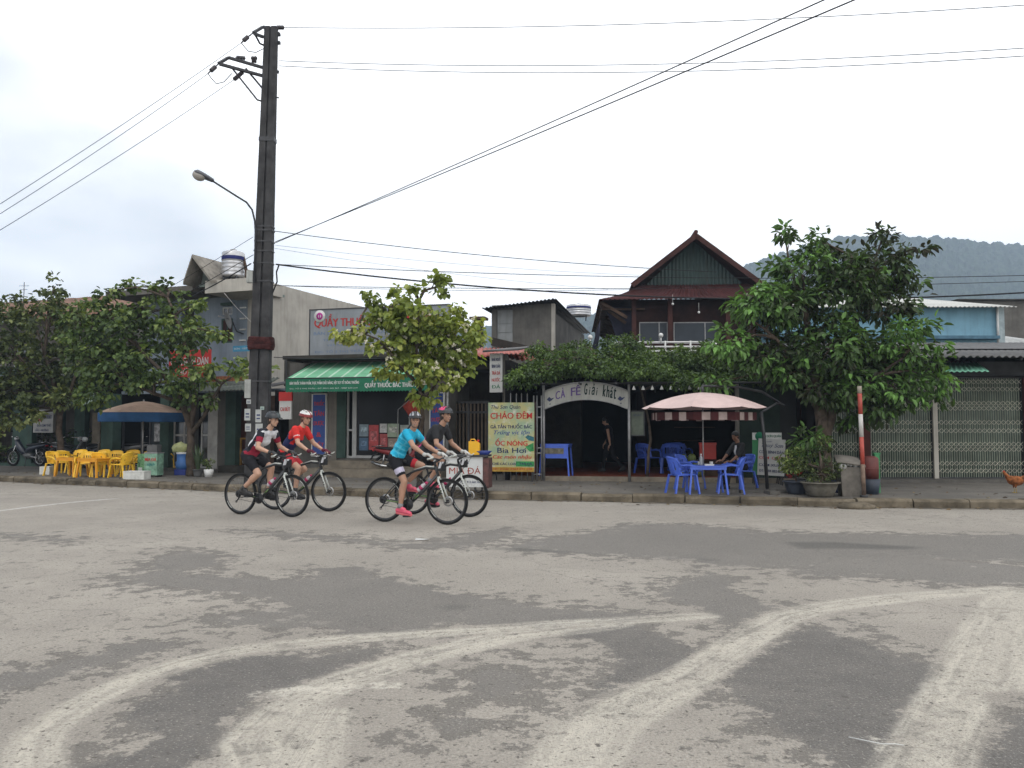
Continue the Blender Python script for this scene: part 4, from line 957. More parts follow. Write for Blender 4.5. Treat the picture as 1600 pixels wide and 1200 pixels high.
# arch sign
ac = thing('arch_sign', 'white painted arch sign reading CÀ FÊ Giải khát over the cafe entrance', 'sign', FC.w(X(916), -.06, 0), FC.rot)
hwid = (X(981)-X(851))/2; zto = Z(912,597.5); zts = Z(851,612); zbo = Z(915,624.5); zbs = Z(851,640)
def arcz(x, zt_, zs_): return zs_+(zt_-zs_)*(1-(abs(x)/hwid)**2.0)
N = 28; poly = [(lerp(-hwid, hwid, i/N), arcz(lerp(-hwid, hwid, i/N), zto, zts)) for i in range(N+1)]+[(lerp(hwid, -hwid, i/N), arcz(lerp(hwid, -hwid, i/N), zbo, zbs)) for i in range(N+1)]
mb = MB()
for i in range(N):
    p = [poly[i], poly[i+1], poly[2*N+1-i-1], poly[2*N+1-i]]
    a, b2, c_, d_ = p
    mb.add([(q[0], yv, q[1]) for yv in (0, .03) for q in (a, b2, c_, d_)], [(3,2,1,0),(4,5,6,7),(0,1,5,4),(2,3,7,6)])
mb.build('panel', M('arch_white', (.40,.40,.37), .8, .1, 2, streak=.4, dirtcol=(.12,.11,.09)), ac)
mb = MB().tube([(p[0], -.01, p[1]) for p in poly[:N+1]], .018, 6).tube([(p[0], -.01, p[1]) for p in poly[N+1:]], .015, 6)
for u in (-.55, -.33, -.05, .2, .42, .66): mb.box(u*hwid-.004, u*hwid+.004, -.003, -.001, arcz(u*hwid, zbo, zbs), arcz(u*hwid, zto, zts))
mb.build('rim', MT['steel'], ac)
def along(p): return p
mb = MB()
def arc_text(s_, u0, u1, h, mi, bold, shear):
    n_ = len(s_)
    xs_ = [u0+(u1-u0)*i/n_ for i in range(n_+1)]
    for i, ch in enumerate(s_):
        if ch == ' ': continue
        xa, xb = xs_[i]*hwid, xs_[i+1]*hwid; xm = (xa+xb)/2
        base = arcz(xm, zbo, zbs)+(arcz(xm, zto, zts)-arcz(xm, zbo, zbs))*.28
        sl = -2*xm/hwid**2*(zto-zts+zbo-zbs)/2
        sc = {'i': .5, 't': .7, 'À': 1.0}.get(ch, 1); hh_ = h*(1.0 if ch.isupper() or ch in 'htkảá' else .66)*(1.25 if ch in 'ÀÊ' else 1)
        put_text(mb, ch, xm-(xb-xa)*.42*sc, xm+(xb-xa)*.42*sc, base, base+hh_, -.008, mi, bold, shear, fn=lambda p: (p[0], p[1], p[2]+(p[0]-xm)*sl))
arc_text('CÀ FÊ', -.74, -.12, .20, 0, .06, 0)
arc_text('Giải khát', -.04, .74, .28, 1, .05, .3)
mb.build('lettering', [PURP, M('script_green', (.012,.03,.03))], ac)
mb = MB()
for sg, u in ((-1, -.86), (1, .84)):   # small painted birds
    cx = u*hwid; cz = arcz(cx, zbo, zbs)+.16
    mb.add([(cx-.09,-.006,cz+.02),(cx-.02,-.006,cz-.03),(cx+.03,-.006,cz),(cx+.10,-.006,cz+.07),(cx+.02,-.006,cz+.05),(cx-.03,-.006,cz+.09)], [(0,1,2,3,4,5)])
    mb.add([(cx-.03,-.006,cz-.10),(cx+.01,-.006,cz-.10),(cx+.0,-.006,cz-.06)], [(0,1,2)])
mb.build('painted_bird', NAVY, ac)
# lattice fence with spikes
lf = thing('lattice_fence', 'pale steel picket fence between the yellow menu sign and the arch post', 'fence', FC.w(X(833,-.1), -.1, 0), FC.rot)
ox = X(833,-.1); mb = MB()
for py in (636,652,700,708,741): mb.cyl((X(832,-.1)-ox, 0, Z(840,py,-.1)), (X(847,-.1)-ox, 0, Z(840,py,-.1)), .018)
for px in (834,839,846): mb.cyl((X(px,-.1)-ox, 0, .02), (X(px,-.1)-ox, 0, Z(px,618,-.1)), .018)
for px in (798,807,815,824): mb.cyl((X(px,-.1)-ox, 0, .02), (X(px,-.1)-ox, 0, Z(px,617,-.1)), .015).cyl((X(px,-.1)-ox, 0, Z(px,617,-.1)), (X(px,-.1)-ox, 0, Z(px,614,-.1)), .02, .002)
mb.cyl((X(790,-.1)-ox, 0, Z(800,632,-.1)), (X(832,-.1)-ox, 0, Z(800,632,-.1)), .015).cyl((X(790,-.1)-ox, 0, Z(800,735,-.1)), (X(832,-.1)-ox, 0, Z(800,735,-.1)), .015)
mb.build('rails', MT['steel'], lf)
# notice board on the right post
signboard('notice_board', 'dim grey green notice board hanging beside the cafe post', FC, X(985.5,.1), X(1006,.1), Z(995,680,.1), Z(995,643,.1), .1, M('dim_green_board', (.13,.15,.12), .8, .2, 3), [('NỘI QUY', .2, .8, .8, .9, NAVY, .02, 0)], .03, MT['darksteel'], 'notice board')
# string lights
sl_ = thing('string_lights', 'string of small white flower lights hanging along the pergola edge', 'string lights', FC.w(X(985,-.5), -.5, zp), FC.rot)
mb = MB(); L_ = X(1150,-.5)-X(985,-.5); pts = [(L_*i/24, 0, -.03-.03*abs(math.sin(i*PI/4))) for i in range(25)]; mb.tube(pts, .006, 5); mb.build('wire', MT['black'], sl_)
for k in range(11): MB().lathe([(.004,0),(.03,-.05),(.045,-.10)], (L_*(k+.4)/11.2, 0, -.05), 6).build('bulb', MT['white'], sl_)
# ================================================================ plastic furniture
YEL = M('yellow_plastic', (.85,.51,.03), .45, .07, 5); YEL2 = M('deep_yellow_plastic', (.70,.30,.01), .45, .07, 5); BLU = M('blue_plastic', (.06,.13,.58), .45, .1, 5); BLU2 = M('dark_blue_plastic', (.02,.04,.22), .45, .1, 5)
def make_chair(mat, label, group):
    """armchair facing +x, 0.70 m high"""
    t = thing('plastic_chair', label, 'chair', (0,0,0), 0, group)
    sh = .37
    MB().sheet((-.19,.20,sh), (-.19,-.20,sh), (.21,-.23,sh+.015), (.21,.23,sh+.015), 6, 6, lambda u, v: .016*math.cos((u-.5)*PI)*math.sin(v*PI), .02).build('seat', mat, t)
    def bk(u, z):  # curved back: u -1..1
        return Vector((-.20-.10*(z-sh)/.33+.10*u*u, u*.22, z))
    mb = MB(); zt = .70
    # rim of the back running down into the arms
    rim = [bk(-1, sh+.16), bk(-1.0, sh+.24), bk(-.85, zt-.03), bk(-.5, zt), bk(0, zt+.005), bk(.5, zt), bk(.85, zt-.03), bk(1.0, sh+.24), bk(1, sh+.16)]
    mb.tube(rim, .019, 6)
    for (u0, u1, z0, z1) in [(-.95,.95,zt-.09,zt-.01),(-.95,.95,sh+.01,sh+.09),(-.95,-.66,sh+.06,zt-.04),(.66,.95,sh+.06,zt-.04)]+[(c-.05,c+.05,sh+.06,zt-.06) for c in (-.42,-.2,.02,.24,.46)]:
        n = 4 if u1-u0 > .5 else 1
        for k in range(n):
            a, b2 = lerp(u0, u1, k/n), lerp(u0, u1, (k+1)/n)
            p = [bk(a, z0), bk(b2, z0), bk(b2, z1), bk(a, z1)]; o = Vector((.012, 0, 0))
            mb.add([q-o for q in p]+[q+o for q in p], [(3,2,1,0),(4,5,6,7),(0,1,5,4),(1,2,6,5),(2,3,7,6),(3,0,4,7)])
    mb.build('backrest', mat, t)
    for s in (-1, 1):
        MB().tube([bk(s*1.0, sh+.17), Vector((-.02, s*.255, sh+.19)), Vector((.12, s*.26, sh+.175)), Vector((.19, s*.25, sh+.12)), Vector((.20, s*.235, sh))], [.02,.024,.024,.02,.018], 6).build('armrest', mat, t)
        MB().beam((.19, s*.215, sh), (.24, s*.25, 0), .045, .03).build('leg', mat, t)
        MB().beam((-.18, s*.19, sh), (-.25, s*.225, 0), .045, .03).build('leg', mat, t)
    return t
def make_table(mat, label, group=None, h=.52, w=.62, d=.5):
    t = thing('plastic_table', label, 'table', (0,0,0), 0, group)
    mb = MB().box(-w/2, w/2, -d/2, d/2, h-.025, h).box(-w/2+.01, w/2-.01, -d/2+.01, -d/2+.03, h-.08, h-.0255).box(-w/2+.01, w/2-.01, d/2-.03, d/2-.01, h-.08, h-.0255).box(-w/2+.01, -w/2+.03, -d/2+.031, d/2-.031, h-.08, h-.0255).box(w/2-.03, w/2-.01, -d/2+.031, d/2-.031, h-.08, h-.0255)
    mb.build('tabletop', mat, t)
    for sx in (-1, 1):
        for sy in (-1, 1):
            MB().beam((sx*(w/2-.045), sy*(d/2-.045), h-.03), (sx*(w/2+.01), sy*(d/2), 0), .055, .035).build('leg', mat, t)
    return t
def on_sw(px, py): return G(px, py, SW-.008)
Yc = make_chair(YEL, 'x', 'yellow plastic chairs at the kerb')
first = [True]
spots = [  # px, base py, heading deg (0 = facing +x), label
 (88,743,-20,'yellow armchair at the far left end of the kerbside row, seen from the side'),
 (102,740,90,'yellow armchair second from the left end of the row, turned to face the shops'),
 (120,738,-95,'yellow armchair third from the left, standing behind a yellow table'),
 (134,745,-80,'yellow armchair in the front row facing the road, left of the second yellow table'),
 (156,738,-100,'yellow armchair in the back row behind the second yellow table'),
 (160,745,80,'yellow armchair in the front row with its back to the road beside the second table'),
 (176,741,-90,'yellow armchair deep yellow and shaded in the middle of the group'),
 (190,746,165,'yellow armchair in the front row turned side on just left of the white foam box'),
 (203,739,-90,'yellow armchair in the back row behind the white foam box'),
 (215,741,200,'yellow armchair partly hidden by the green drinks crate'),
 (266,734,0,'yellow armchair alone between the sugar cane box and the blue barrel'),
 (312,734,190,'yellow armchair right of the tree trunk behind the potted plant'),
 (328,733,-90,'yellow armchair nearest the concrete pole beside the potted plant')]
def ad(a): return a
for i, (px, py, hd, lb) in enumerate(spots):
    g = on_sw(px, py); c_ = Yc if i == 0 else dup(Yc)
    c_.location = g; c_.rotation_euler = (0,0,R(hd)); c_['label'] = lb; c_.scale = (.92,)*3
yt = make_table(YEL2, 'yellow plastic table left of the yellow chair facing the road', 'yellow plastic tables', .50); g = on_sw(112,744); yt.location = g; yt.rotation_euler = (0,0,R(-18))
y2_ = dup(yt, on_sw(146,746), R(-15), 'yellow plastic table standing furthest forward in the middle of the yellow chairs')
y3_ = dup(yt, on_sw(183,742), R(-10), 'yellow plastic table behind the side-on chair near the foam box')
Bc = make_chair(BLU, 'x', 'blue plastic chairs of the cafe')
bs = [(1066,773,15,BLU,'blue armchair at the front left of the table under the pink parasol'),
      (1078,766,-35,BLU,'blue armchair at the back left of the table under the pink parasol'),
      (1141,773,170,BLU,'blue armchair at the front right of the table under the pink parasol'),
      (1158,765,205,BLU,'blue armchair at the back right, holding the seated person')]
for i, (px, py, hd, mt, lb) in enumerate(bs):
    g = on_sw(px, py-2); c_ = Bc if i == 0 else dup(Bc); c_.location = g; c_.rotation_euler = (0,0,R(hd)); c_['label'] = lb; c_.scale = (1.02,)*3
for px, yv, hd, lb in [(1012,2.0,-60,'dark blue armchair inside the cafe beside the notice board'), (1048,2.2,-100,'dark blue armchair inside the cafe behind the left of the parasol table'), (1062,3.2,-80,'dark blue armchair deeper inside the cafe near the coconuts')]:
    c_ = dup(Bc, FC.w(X(px,yv), yv, fz), R(hd), lb, scale=1.1)
T1 = make_table(BLU, 'blue plastic table with cups on top under the pink parasol', None, .56, .72, .55); T1.location = on_sw(1104,771); T1.rotation_euler = (0,0,R(-4))
tl = T1.location
for k, (dx, dy, lb) in enumerate([(-.12,.05,'small white cup at the left of the blue table'), (.10,.0,'small white cup at the right of the blue table')]):
    cp = MB().lathe([(.02,0),(.03,.005),(.038,.07),(.035,.07),(.028,.01)], n=12).build('cup', MT['white']); cp.location = (tl.x+dx, tl.y+dy, tl.z+.56); tag(cp, lb, 'cup', 'cups on the blue table')
bt = thing('water_bottle', 'clear plastic bottle with white cap on the blue table', 'bottle', (tl.x-.13, tl.y-.12, tl.z+.56))
MB().lathe([(.001,0),(.03,.0),(.032,.02),(.032,.15),(.014,.20),(.014,.21)], n=12).build('body', M('clear_plastic', (.3,.32,.34), .15, .1, 5), bt); MB().cyl((0,0,.21), (0,0,.23), .016).build('cap', MT['white'], bt)
tr = MB().box(-.09,.09,-.05,.05,0,.03).build('tissue_box', MT['white']); tr.location = (tl.x+.02, tl.y-.15, tl.z+.56); tag(tr, 'flat white tissue pack at the front edge of the blue table', 'tissue box')
# tall stack of blue tables at the entrance
st = make_table(BLU, 'tall blue plastic table with beige label standing in the cafe entrance', None, .80, .72, .6); st.location = FC.w(X(869,.35), .35, fz); st.rotation_euler = (0,0,FC.rot-.05)
MB().box(-.345,.345,-.305,-.295,.45,.775).build('apron', BLU, st); MB().box(-.24,.24,-.312,-.306,.56,.70).build('label_plate', M('faded_tan_label', (.16,.15,.12), .7, .3, 14), st)
# red crate, coconuts, box inside
rc = thing('red_cooler', 'red plastic cooler box behind the parasol table', 'cooler', FC.w(X(1105,1.0), 1.0, fz+.42), FC.rot)
MB().box(-.2,.2,-.15,.15,0,.36).build('body', M('red_plastic', (.42,.035,.025), .5, .1, 4), rc); MB().box(-.21,.21,-.16,.16,.362,.41).build('lid', M('red_plastic', (.42,.035,.025)), rc)
cb = thing('wooden_counter', 'low brown wooden counter behind the parasol table', 'counter', FC.w(X(1112,1.0), 1.0, fz), FC.rot)
MB().box(-.5,.5,-.2,.2,.36,.40).build('top', MT['redwood'], cb); MB().box(-.48,.48,-.18,.18,0,.358).build('body', MT['wood'], cb)
COCO = M('green_coconut', (.09,.12,.03), .6, .3, 8); rcn = random.Random(4)
cc = MB()
k = 0
for lay in range(3):
    for i in range(4-lay):
        c0 = MB().ball((0,0,0), .10+rcn.uniform(-.01,.01), 10, 8, sq=1.15).build('coconut', COCO); yv = .5+rcn.uniform(-.05,.05)
        c0.location = FC.w(X(1074,.5)+(i-1.5+lay*.5)*.20, yv, fz+.11+lay*.17); tag(c0, 'green coconut in the pile beside the blue chairs', 'coconut', 'pile of green coconuts')
# ================================================================ cantilever parasol
up = thing('cantilever_parasol', 'faded pink cantilever parasol with hanging valance striped with painted maroon shade over the blue table', 'parasol', G(1199,770,SW-.008))
b0 = up.location; cxy = W(1098, 640, 16.6)
C0 = Vector((cxy.x, 16.6, W(1104,613,16.6).z))-b0
Rr = (W(1190,640,16.6).x-W(1004,636,16.6).x)/2; ze = W(1100,636,16.6).z-b0.z
PK = M('faded_pink_canvas', (.54,.41,.385), .85, .08, 2, streak=.15, dirtcol=(.3,.15,.12)); MAR_SHADE = M('maroon_inner_shade', (.055,.015,.016), .85, .2, 4)
mb = MB(); n = 8; rim = []
for i in range(n): a = 2*PI*(i+.5)/n; rim.append(Vector((C0.x+Rr*math.cos(a)*1.04, C0.y+Rr*math.sin(a)*1.04, ze-.015)))
K = 6; vs = []; fs = []
for i in range(n):
    for k in range(K+1):
        t_ = k/K
        for j in range(5):
            s_ = j/4; e_ = rim[i].lerp(rim[(i+1) % n], s_)
            p = C0.lerp(e_, t_); p = p+Vector((0,0,.11*math.sin(PI*t_)*.6-.03*math.sin(PI*s_)*t_)); vs.append(p)
    b_ = i*(K+1)*5
    for k in range(K):
        for j in range(4): q = b_+k*5+j; fs.append((q, q+5, q+6, q+1))
mb.add(vs, fs, 0, True); mb.build('canopy', PK, up)
mb = MB(); rv = random.Random(8)
for i in range(n):
    a, b2 = rim[i], rim[(i+1) % n]
    cin = Vector((C0.x, C0.y, 0)); m_ = 5
    for j in range(m_):
        p0, p1 = a.lerp(b2, j/m_), a.lerp(b2, (j+1)/m_)
        for p in (p0, p1):
            d = Vector((p.x-C0.x, p.y-C0.y, 0)); p -= d*.16
        dr = Vector((0,0,-.14-.02*rv.random()))
        sag = Vector((0,0,-.10))
        mb.quad(p0+sag, p1+sag, p1+sag+dr, p0+sag+dr, 0 if j % 2 else 1)
mb.build('valance', [M('valance_white', (.34,.27,.25), .8, .15, 4, dirt=.3), MAR_SHADE], up)  # maroon underside and its inner shade, painted as strips between the drapes
mb = MB()
for i in range(n): mb.tube([C0+Vector((0,0,-.03)), C0.lerp(rim[i], .5)+Vector((0,0,.05)), rim[i]+Vector((0,0,-.012))], .012, 5)
mb.build('ribs', MT['darksteel'], up)
MB().cyl(C0+Vector((0,0,-.02)), C0+Vector((0,0,.12)), .03).build('finial', MT['darksteel'], up)
MB().cyl(C0+Vector((0,0,-1.9)), C0, .012).build('hanging_rod', MT['steel'], up)
pt = W(1192,640,17.2)-b0; pt2 = Vector((.0,0,2.0))
top = Vector((.62, .35, W(1222,633,17).z-b0.z))
arm = [Vector((-.05,0,1.5)), Vector((.25,.1,1.8)), W(1225,634,17.1)-b0, W(1190,612,17)-b0, W(1150,604,16.9)-b0, W(1098,603,16.6)-b0, C0+Vector((0,0,.1))]
MB().tube(arm[1:], .025, 8).build('arm', MT['darksteel'], up)
MB().tube([Vector((0,0,.08)), Vector((-.05,.02,1.2)), Vector((-.09,.03,W(1193,645,17).z-b0.z))], .035, 10).build('pole', MT['darksteel'], up)
MB().tube([Vector((-.09,.03,W(1193,645,17).z-b0.z)), arm[1], arm[2]], .025, 8).build('stay', MT['darksteel'], up)
mb = MB().box(-.55,.55,-.10,.10,.0,.06).box(-.1,.1,-.5,-.101,.0,.06).box(-.1,.1,.101,.5,0,.06); mb.build('cross_base', MT['grey'], up)
# ================================================================ round umbrella at left
ul = thing('market_umbrella', 'tan umbrella with blue valance beside the left trees', 'umbrella', on_sw(222,738.5))
b0 = ul.location; Y0 = b0.y; zt_ = W(221,627,Y0).z-b0.z; zr = W(221,645,Y0).z-b0.z; r_ = (W(289,645,Y0).x-W(155,645,Y0).x)/2
TAN = M('tan_canvas', (.50,.35,.26), .85, .12, 3, dirt=.3, dirtcol=(.2,.13,.09)); UB = M('umbrella_blue', (.025,.08,.19), .8, .15, 3)
mb = MB(); n = 8; vs = []; fs = []
for k in range(6):
    t_ = k/5
    for j in range(48):
        a = 2*PI*j/48; sc = 1-.06*abs(math.sin(a*n/2))*t_; vs.append((r_*t_*sc*math.cos(a)+1e-4, r_*t_*sc*math.sin(a), lerp(zt_, zr, t_**1.5)))
for k in range(5):
    for j in range(48): j2 = (j+1) % 48; fs.append((k*48+j, (k+1)*48+j, (k+1)*48+j2, k*48+j2))
mb.add(vs, fs, 0, True); mb.build('canopy', TAN, ul)
mb = MB(); vs = []; fs = []
for j in range(48):
    a = 2*PI*j/48; sc = (1-.06*abs(math.sin(a*n/2)))*r_
    for k, (dz, dr) in enumerate(((0,0),(-.13,.01),(-.26,-.01-.02*math.sin(a*9)))): vs.append(((sc+dr)*math.cos(a), (sc+dr)*math.sin(a), zr+dz-.002))
for j in range(48):
    j2 = (j+1) % 48
    for k in range(2): fs.append((j*3+k, j*3+k+1, j2*3+k+1, j2*3+k))
mb.add(vs, fs, 0, True); mb.build('valance', UB, ul)
MB().cyl((0,0,0), (0,0,zt_+.05), .022).build('pole', MT['steel'], ul)
mb = MB()
for j in range(8): a = 2*PI*j/8; mb.cyl((0,0,zt_-.05), (r_*.97*math.cos(a), r_*.97*math.sin(a), zr), .008)
mb.build('ribs', MT['steel'], ul)
MB().lathe([(.001,0),(.22,0),(.22,.06),(.05,.1),(.05,.2),(.001,.2)], n=16).build('base', MT['grey'], ul)
# ================================================================ menu signs
MENU = bpy.data.materials.new('menu_yellow_green'); MENU.use_nodes = True; nt = MENU.node_tree; tcn = _n(nt, 'ShaderNodeTexCoord').outputs['Object']
nn = noise_n(nt, tcn, 2.4, 3, .5); nn2 = noise_n(nt, tcn, 6, 4, .6)
cc_ = mix_rgb(nt, ramp(nt, nn, .42, .6), (.46,.43,.19), (.30,.40,.26)); cc_ = mix_rgb(nt, ramp(nt, nn2, .5, .72), cc_, (.55,.56,.46)); nt.links.new(cc_, nt.nodes['Principled BSDF'].inputs['Base Color']); nt.nodes['Principled BSDF'].inputs['Roughness'].default_value = .5
def menu_extra(tt, w, h):
    MB().box(-w/2+.01, w/2-.01, -.004, -.001, .0, h*.065).build('orange_strip', M('orange_strip_mat', (.42,.24,.03), .6, .2, 6), tt)
    MB().add([(w*.30,-.004,h*.50),(w*.36,-.004,h*.53),(w*.49,-.004,h*.50),(w*.49,-.004,h*.44),(w*.38,-.004,h*.45)], [(0,4,3,2,1)]).build('fish_picture', M('teal_picture', (.02,.14,.17), .6, .4, 20), tt)
    MB().add([(w*.30,-.004,h*.36),(w*.48,-.004,h*.42),(w*.49,-.004,h*.30),(w*.40,-.004,h*.29)], [(0,3,2,1)]).build('leaf_picture', M('leaf_picture_mat', (.03,.26,.07), .6, .4, 15), tt)
    MB().box(w*.1, w/2-.01, -.0035, -.001, h*.075, h*.15).build('green_strip', M('leaf_picture_mat', (.03,.26,.07)), tt)
mr = MT['redwood']
ms = signboard('menu_sign', 'tall yellow green menu board reading CHÁO ĐÊM left of the cafe arch', FC, X(763,-.5), X(835,-.5), Z(800,737,-.5), Z(800,629,-.5), -.5, MENU, [
 ('Thu Sơn Quán', .06, .70, .90, .965, NAVY, .02, .25), ('CHÁO ĐÊM', .05, .95, .765, .875, RED, .06, 0), ('GÀ TẦN THUỐC BẮC', .05, .95, .625, .70, NAVY, .05, 0),
 ('Trứng vịt lộn', .12, .90, .52, .60, BLUE, .02, .3), ('ỐC NÓNG', .16, .85, .375, .485, RED, .06, 0), ('Bia Hơi', .20, .82, .27, .345, NAVY, .08, 0),
 ('Các món nhậu', .10, .94, .175, .245, RED, .03, .25), ('CHÈ CÁC LOẠI - TRÀ ĐÁ', .09, .95, .085, .14, NAVY, .04, 0), ('Điện thoại: 0964 895 298', .06, .95, .02, .055, BILLRED, .02, .2)],
 .04, None, 'sign', menu_extra, 0, Z(800,737,-.5))
MB().box((X(835,-.5)-X(763,-.5))/2+.003, (X(835,-.5)-X(763,-.5))/2+.03, -.02, .06, -.02, Z(800,629,-.5)-Z(800,737,-.5)+.02).build('wood_edge', MT['redwood'], ms)
g_ = signboard('rice_sign_green', 'green and white standing sign partly hidden behind the white rice menu', FC, X(1175,-.6), X(1221,-.6), Z(1195,742,-.6), Z(1195,676,-.6), -.6, M('sign_green_board', (.04,.22,.08), .6, .1, 3), [('THU SƠN QUÁN', .30, .98, .88, .96, M('deep_green_ink', (.02,.15,.08)), .05, 0)], .03, None, 'sign',
 lambda tt, w, h: (MB().box(-w/2, w/2, -.004, -.001, h*.83, h).build('white_band', WHT, tt), MB().lathe([(.001,-.009),(.10,-.009),(.10,-.005),(.001,-.005)], (-w/2+.16,0,h*.915), 14, 0, 'y').build('emblem', M('deep_green_ink', (.02,.15,.08)), tt)), 0, .3)
w2 = signboard('rice_menu_sign', 'white standing menu reading CƠM BÌNH DÂN in front of the green sign', FC, X(1182,-.8), X(1224,-.8), Z(1203,743,-.8), Z(1203,686,-.8), -.8, M('menu_white', (.46,.46,.44), .6, .06, 3, dirt=.2), [
 ('Chuyên', .15, .5, .90, .95, NAVY, .02, .2), ('Thuý Sơn', .12, .92, .74, .88, NAVY, .02, .35), ('CƠM BÌNH DÂN', .04, .96, .60, .70, NAVY, .07, 0), ('CƠM  CHÁY', .04, .96, .44, .54, RED, .07, 0), ('CƠM XUẤT', .04, .96, .25, .36, NAVY, .07, 0), ('ĐT: 0984 882 805', .06, .92, .09, .16, NAVY, .04, 0)], .03, None, 'sign', None, 0, .28)
w2.rotation_euler = (0, R(3), FC.rot)
# ================================================================ drinks cart with yellow jug
dc = thing('drinks_cart', 'white drinks cart reading GIẢI KHÁT MÍA ĐÁ behind the rightmost bicycle', 'cart', on_sw(729,769), R(-8))
w_, d_, h0, h1 = .74, .45, .12, .72
MB().box(-w_/2, w_/2, -d_/2, d_/2, h0, h1).build('cabinet', M('cart_white', (.55,.56,.55), .5, .06, 3, dirt=.2), dc)
MB().box(-w_/2-.04, w_/2+.1, -d_/2-.04, d_/2+.04, h1+.002, h1+.04).build('counter', MT['darksteel'], dc)
MB().box(w_/2+.005, w_/2+.12, -d_/2, d_/2, .1, h1-.02).build('side_panel', M('dark_red_panel', (.09,.035,.03), .6, .5, 8), dc)
mb = MB(); put_text(mb, 'Nước', -.1, .1, .58, .66, -d_/2-.004, 1, .01, .3); put_text(mb, 'MÍA ĐÁ', -.31, .33, .38, .54, -d_/2-.004, 0, .0); put_text(mb, 'ĐT: 0912 660 268', -.08, .33, .20, .24, -d_/2-.004, 1, .03)
mb.build('lettering', [M('cart_red', (.30,.05,.03)), NAVY], dc)
for sx in (-1, 1):
    wv = MB().torus((sx*.28, -.17, .09), .07, .02, n=18).build('wheel', MT['black'], dc)
jg = thing('yellow_jug', 'yellow plastic jerry can with red cap on the drinks cart', 'jug', dc.matrix_basis @ Vector((.17,-.05,h1+.04)), R(-8))
MB().prism([(-.11,0),(.11,0),(.11,.22),(.06,.27),(-.11,.27)], -.06, .06).tube([(-.08,0,.27),(-.07,0,.31),(.0,0,.31),(.03,0,.27)], .012, 6).build('body', M('jug_yellow', (.75,.40,.01), .4, .06, 4), jg)
MB().cyl((.07,0,.255), (.08,0,.30), .022).build('cap', M('cap_red', (.5,.04,.03)), jg)
bsn = MB().lathe([(.10,0),(.17,.07),(.18,.07),(.11,-.005)], n=20).build('blue_basin', BLU2); bsn.location = dc.matrix_basis @ Vector((.34,.02,h1+.045)); tag(bsn, 'small dark blue basin beside the yellow jug on the cart', 'basin')
# ================================================================ things by the left trees
fb = MB(); a = G(198.5,749.5,SW-.008); 
fbx = thing('foam_box', 'white foam box lying in front of the yellow chairs', 'box', on_sw(214,748.5), R(-6))
MB().box(-.28,.28,-.16,.16,0,.18).build('body', M('white_foam', (.60,.60,.56), .9, .08, 6, dirt=.3), fbx); MB().box(-.285,.285,-.165,.165,.182,.205).build('lid', M('white_foam', (.60,.60,.56)), fbx)
sg = thing('sugar_cane_box', 'green and white drinks box with red MÍA ĐÁ lettering at the left tree', 'box', on_sw(240,745), R(-12))
MINT = M('mint_box', (.22,.38,.28), .7, .3, 7); w_ = .36
MB().box(-.19,.19,-.14,.14,0.05,.62).build('cabinet', MINT, sg); mb = MB(); put_text(mb, 'MÍA ĐÁ', -.17, .17, .42, .53, -.145, 0, .08); put_text(mb, 'sạch', -.1, .12, .28, .38, -.145, 1, .05, .2); mb.build('lettering', [RED, M('teal_ink', (.02,.22,.22))], sg)
MB().box(-.2,.2,-.15,.15,.622,.65).build('top', MT['steel'], sg); MB().box(-.15,.15,-.1,.1,.652,.85).build('press', MT['zinc'], sg)
for s in (-1, 1): MB().box(s*.16-.02, s*.16+.02, -.12, .12, 0, .048).build('foot', MT['black'], sg)
gc = thing('drinks_crate', 'green printed drinks crate between the yellow chairs and the sugar cane box', 'crate', on_sw(225,744), R(-12))
MB().box(-.12,.12,-.12,.12,0,.60).build('crate', M('green_print', (.16,.33,.16), .7, .5, 12), gc); MB().box(-.09,.03,-.126,-.121,.05,.24).build('white_print', WHT, gc)
cl_ = thing('blue_barrel', 'blue plastic barrel with pale bag on top beside the trunk', 'barrel', on_sw(284,742), 0)
MB().lathe([(.001,0),(.15,0),(.17,.1),(.17,.2),(.14,.22),(.14,.40),(.15,.42),(.001,.42)], (0,0,.16), n=18).build('drum', M('barrel_blue', (.05,.16,.42), .5, .1, 4), cl_); MB().lathe([(.155,.58),(.16,.62),(.001,.63)], n=18).build('lid', MT['white'], cl_); MB().box(-.15,.15,-.15,.15,0,.158).build('stand', BLU2, cl_)
mb = MB(); rg2 = random.Random(9)
mb.ell((-.06,0,.75), (.22,0,0), (0,.16,0), (0,0,.15), 14, 10); mb.v = [tuple(Vector(v)+Vector((1,.6,1))*.05*mnoise.noise(Vector(v)*9)) for v in mb.v]
bg_ = mb.build('plastic_bag', M('pale_yellow_bag', (.42,.44,.20), .5, .2, 8)); bg_.location = cl_.location; tag(bg_, 'crumpled pale yellow bag resting on the blue barrel', 'bag')
wb = MB().box(-.14,.14,-.12,.12,0,.22).build('paint_bucket', M('white_foam', (.60,.60,.56))); 
wb.location = on_sw(73,741); tag(wb, 'small dirty white tub left of the first yellow chair', 'tub')
pt_ = MB().lathe([(.001,0),(.10,0),(.13,.2),(.12,.2),(.09,.02)], n=16).build('white_bucket', MT['white']); pt_.location = on_sw(326,745); tag(pt_, 'white bucket at the foot of the plant left of the concrete pole', 'bucket')
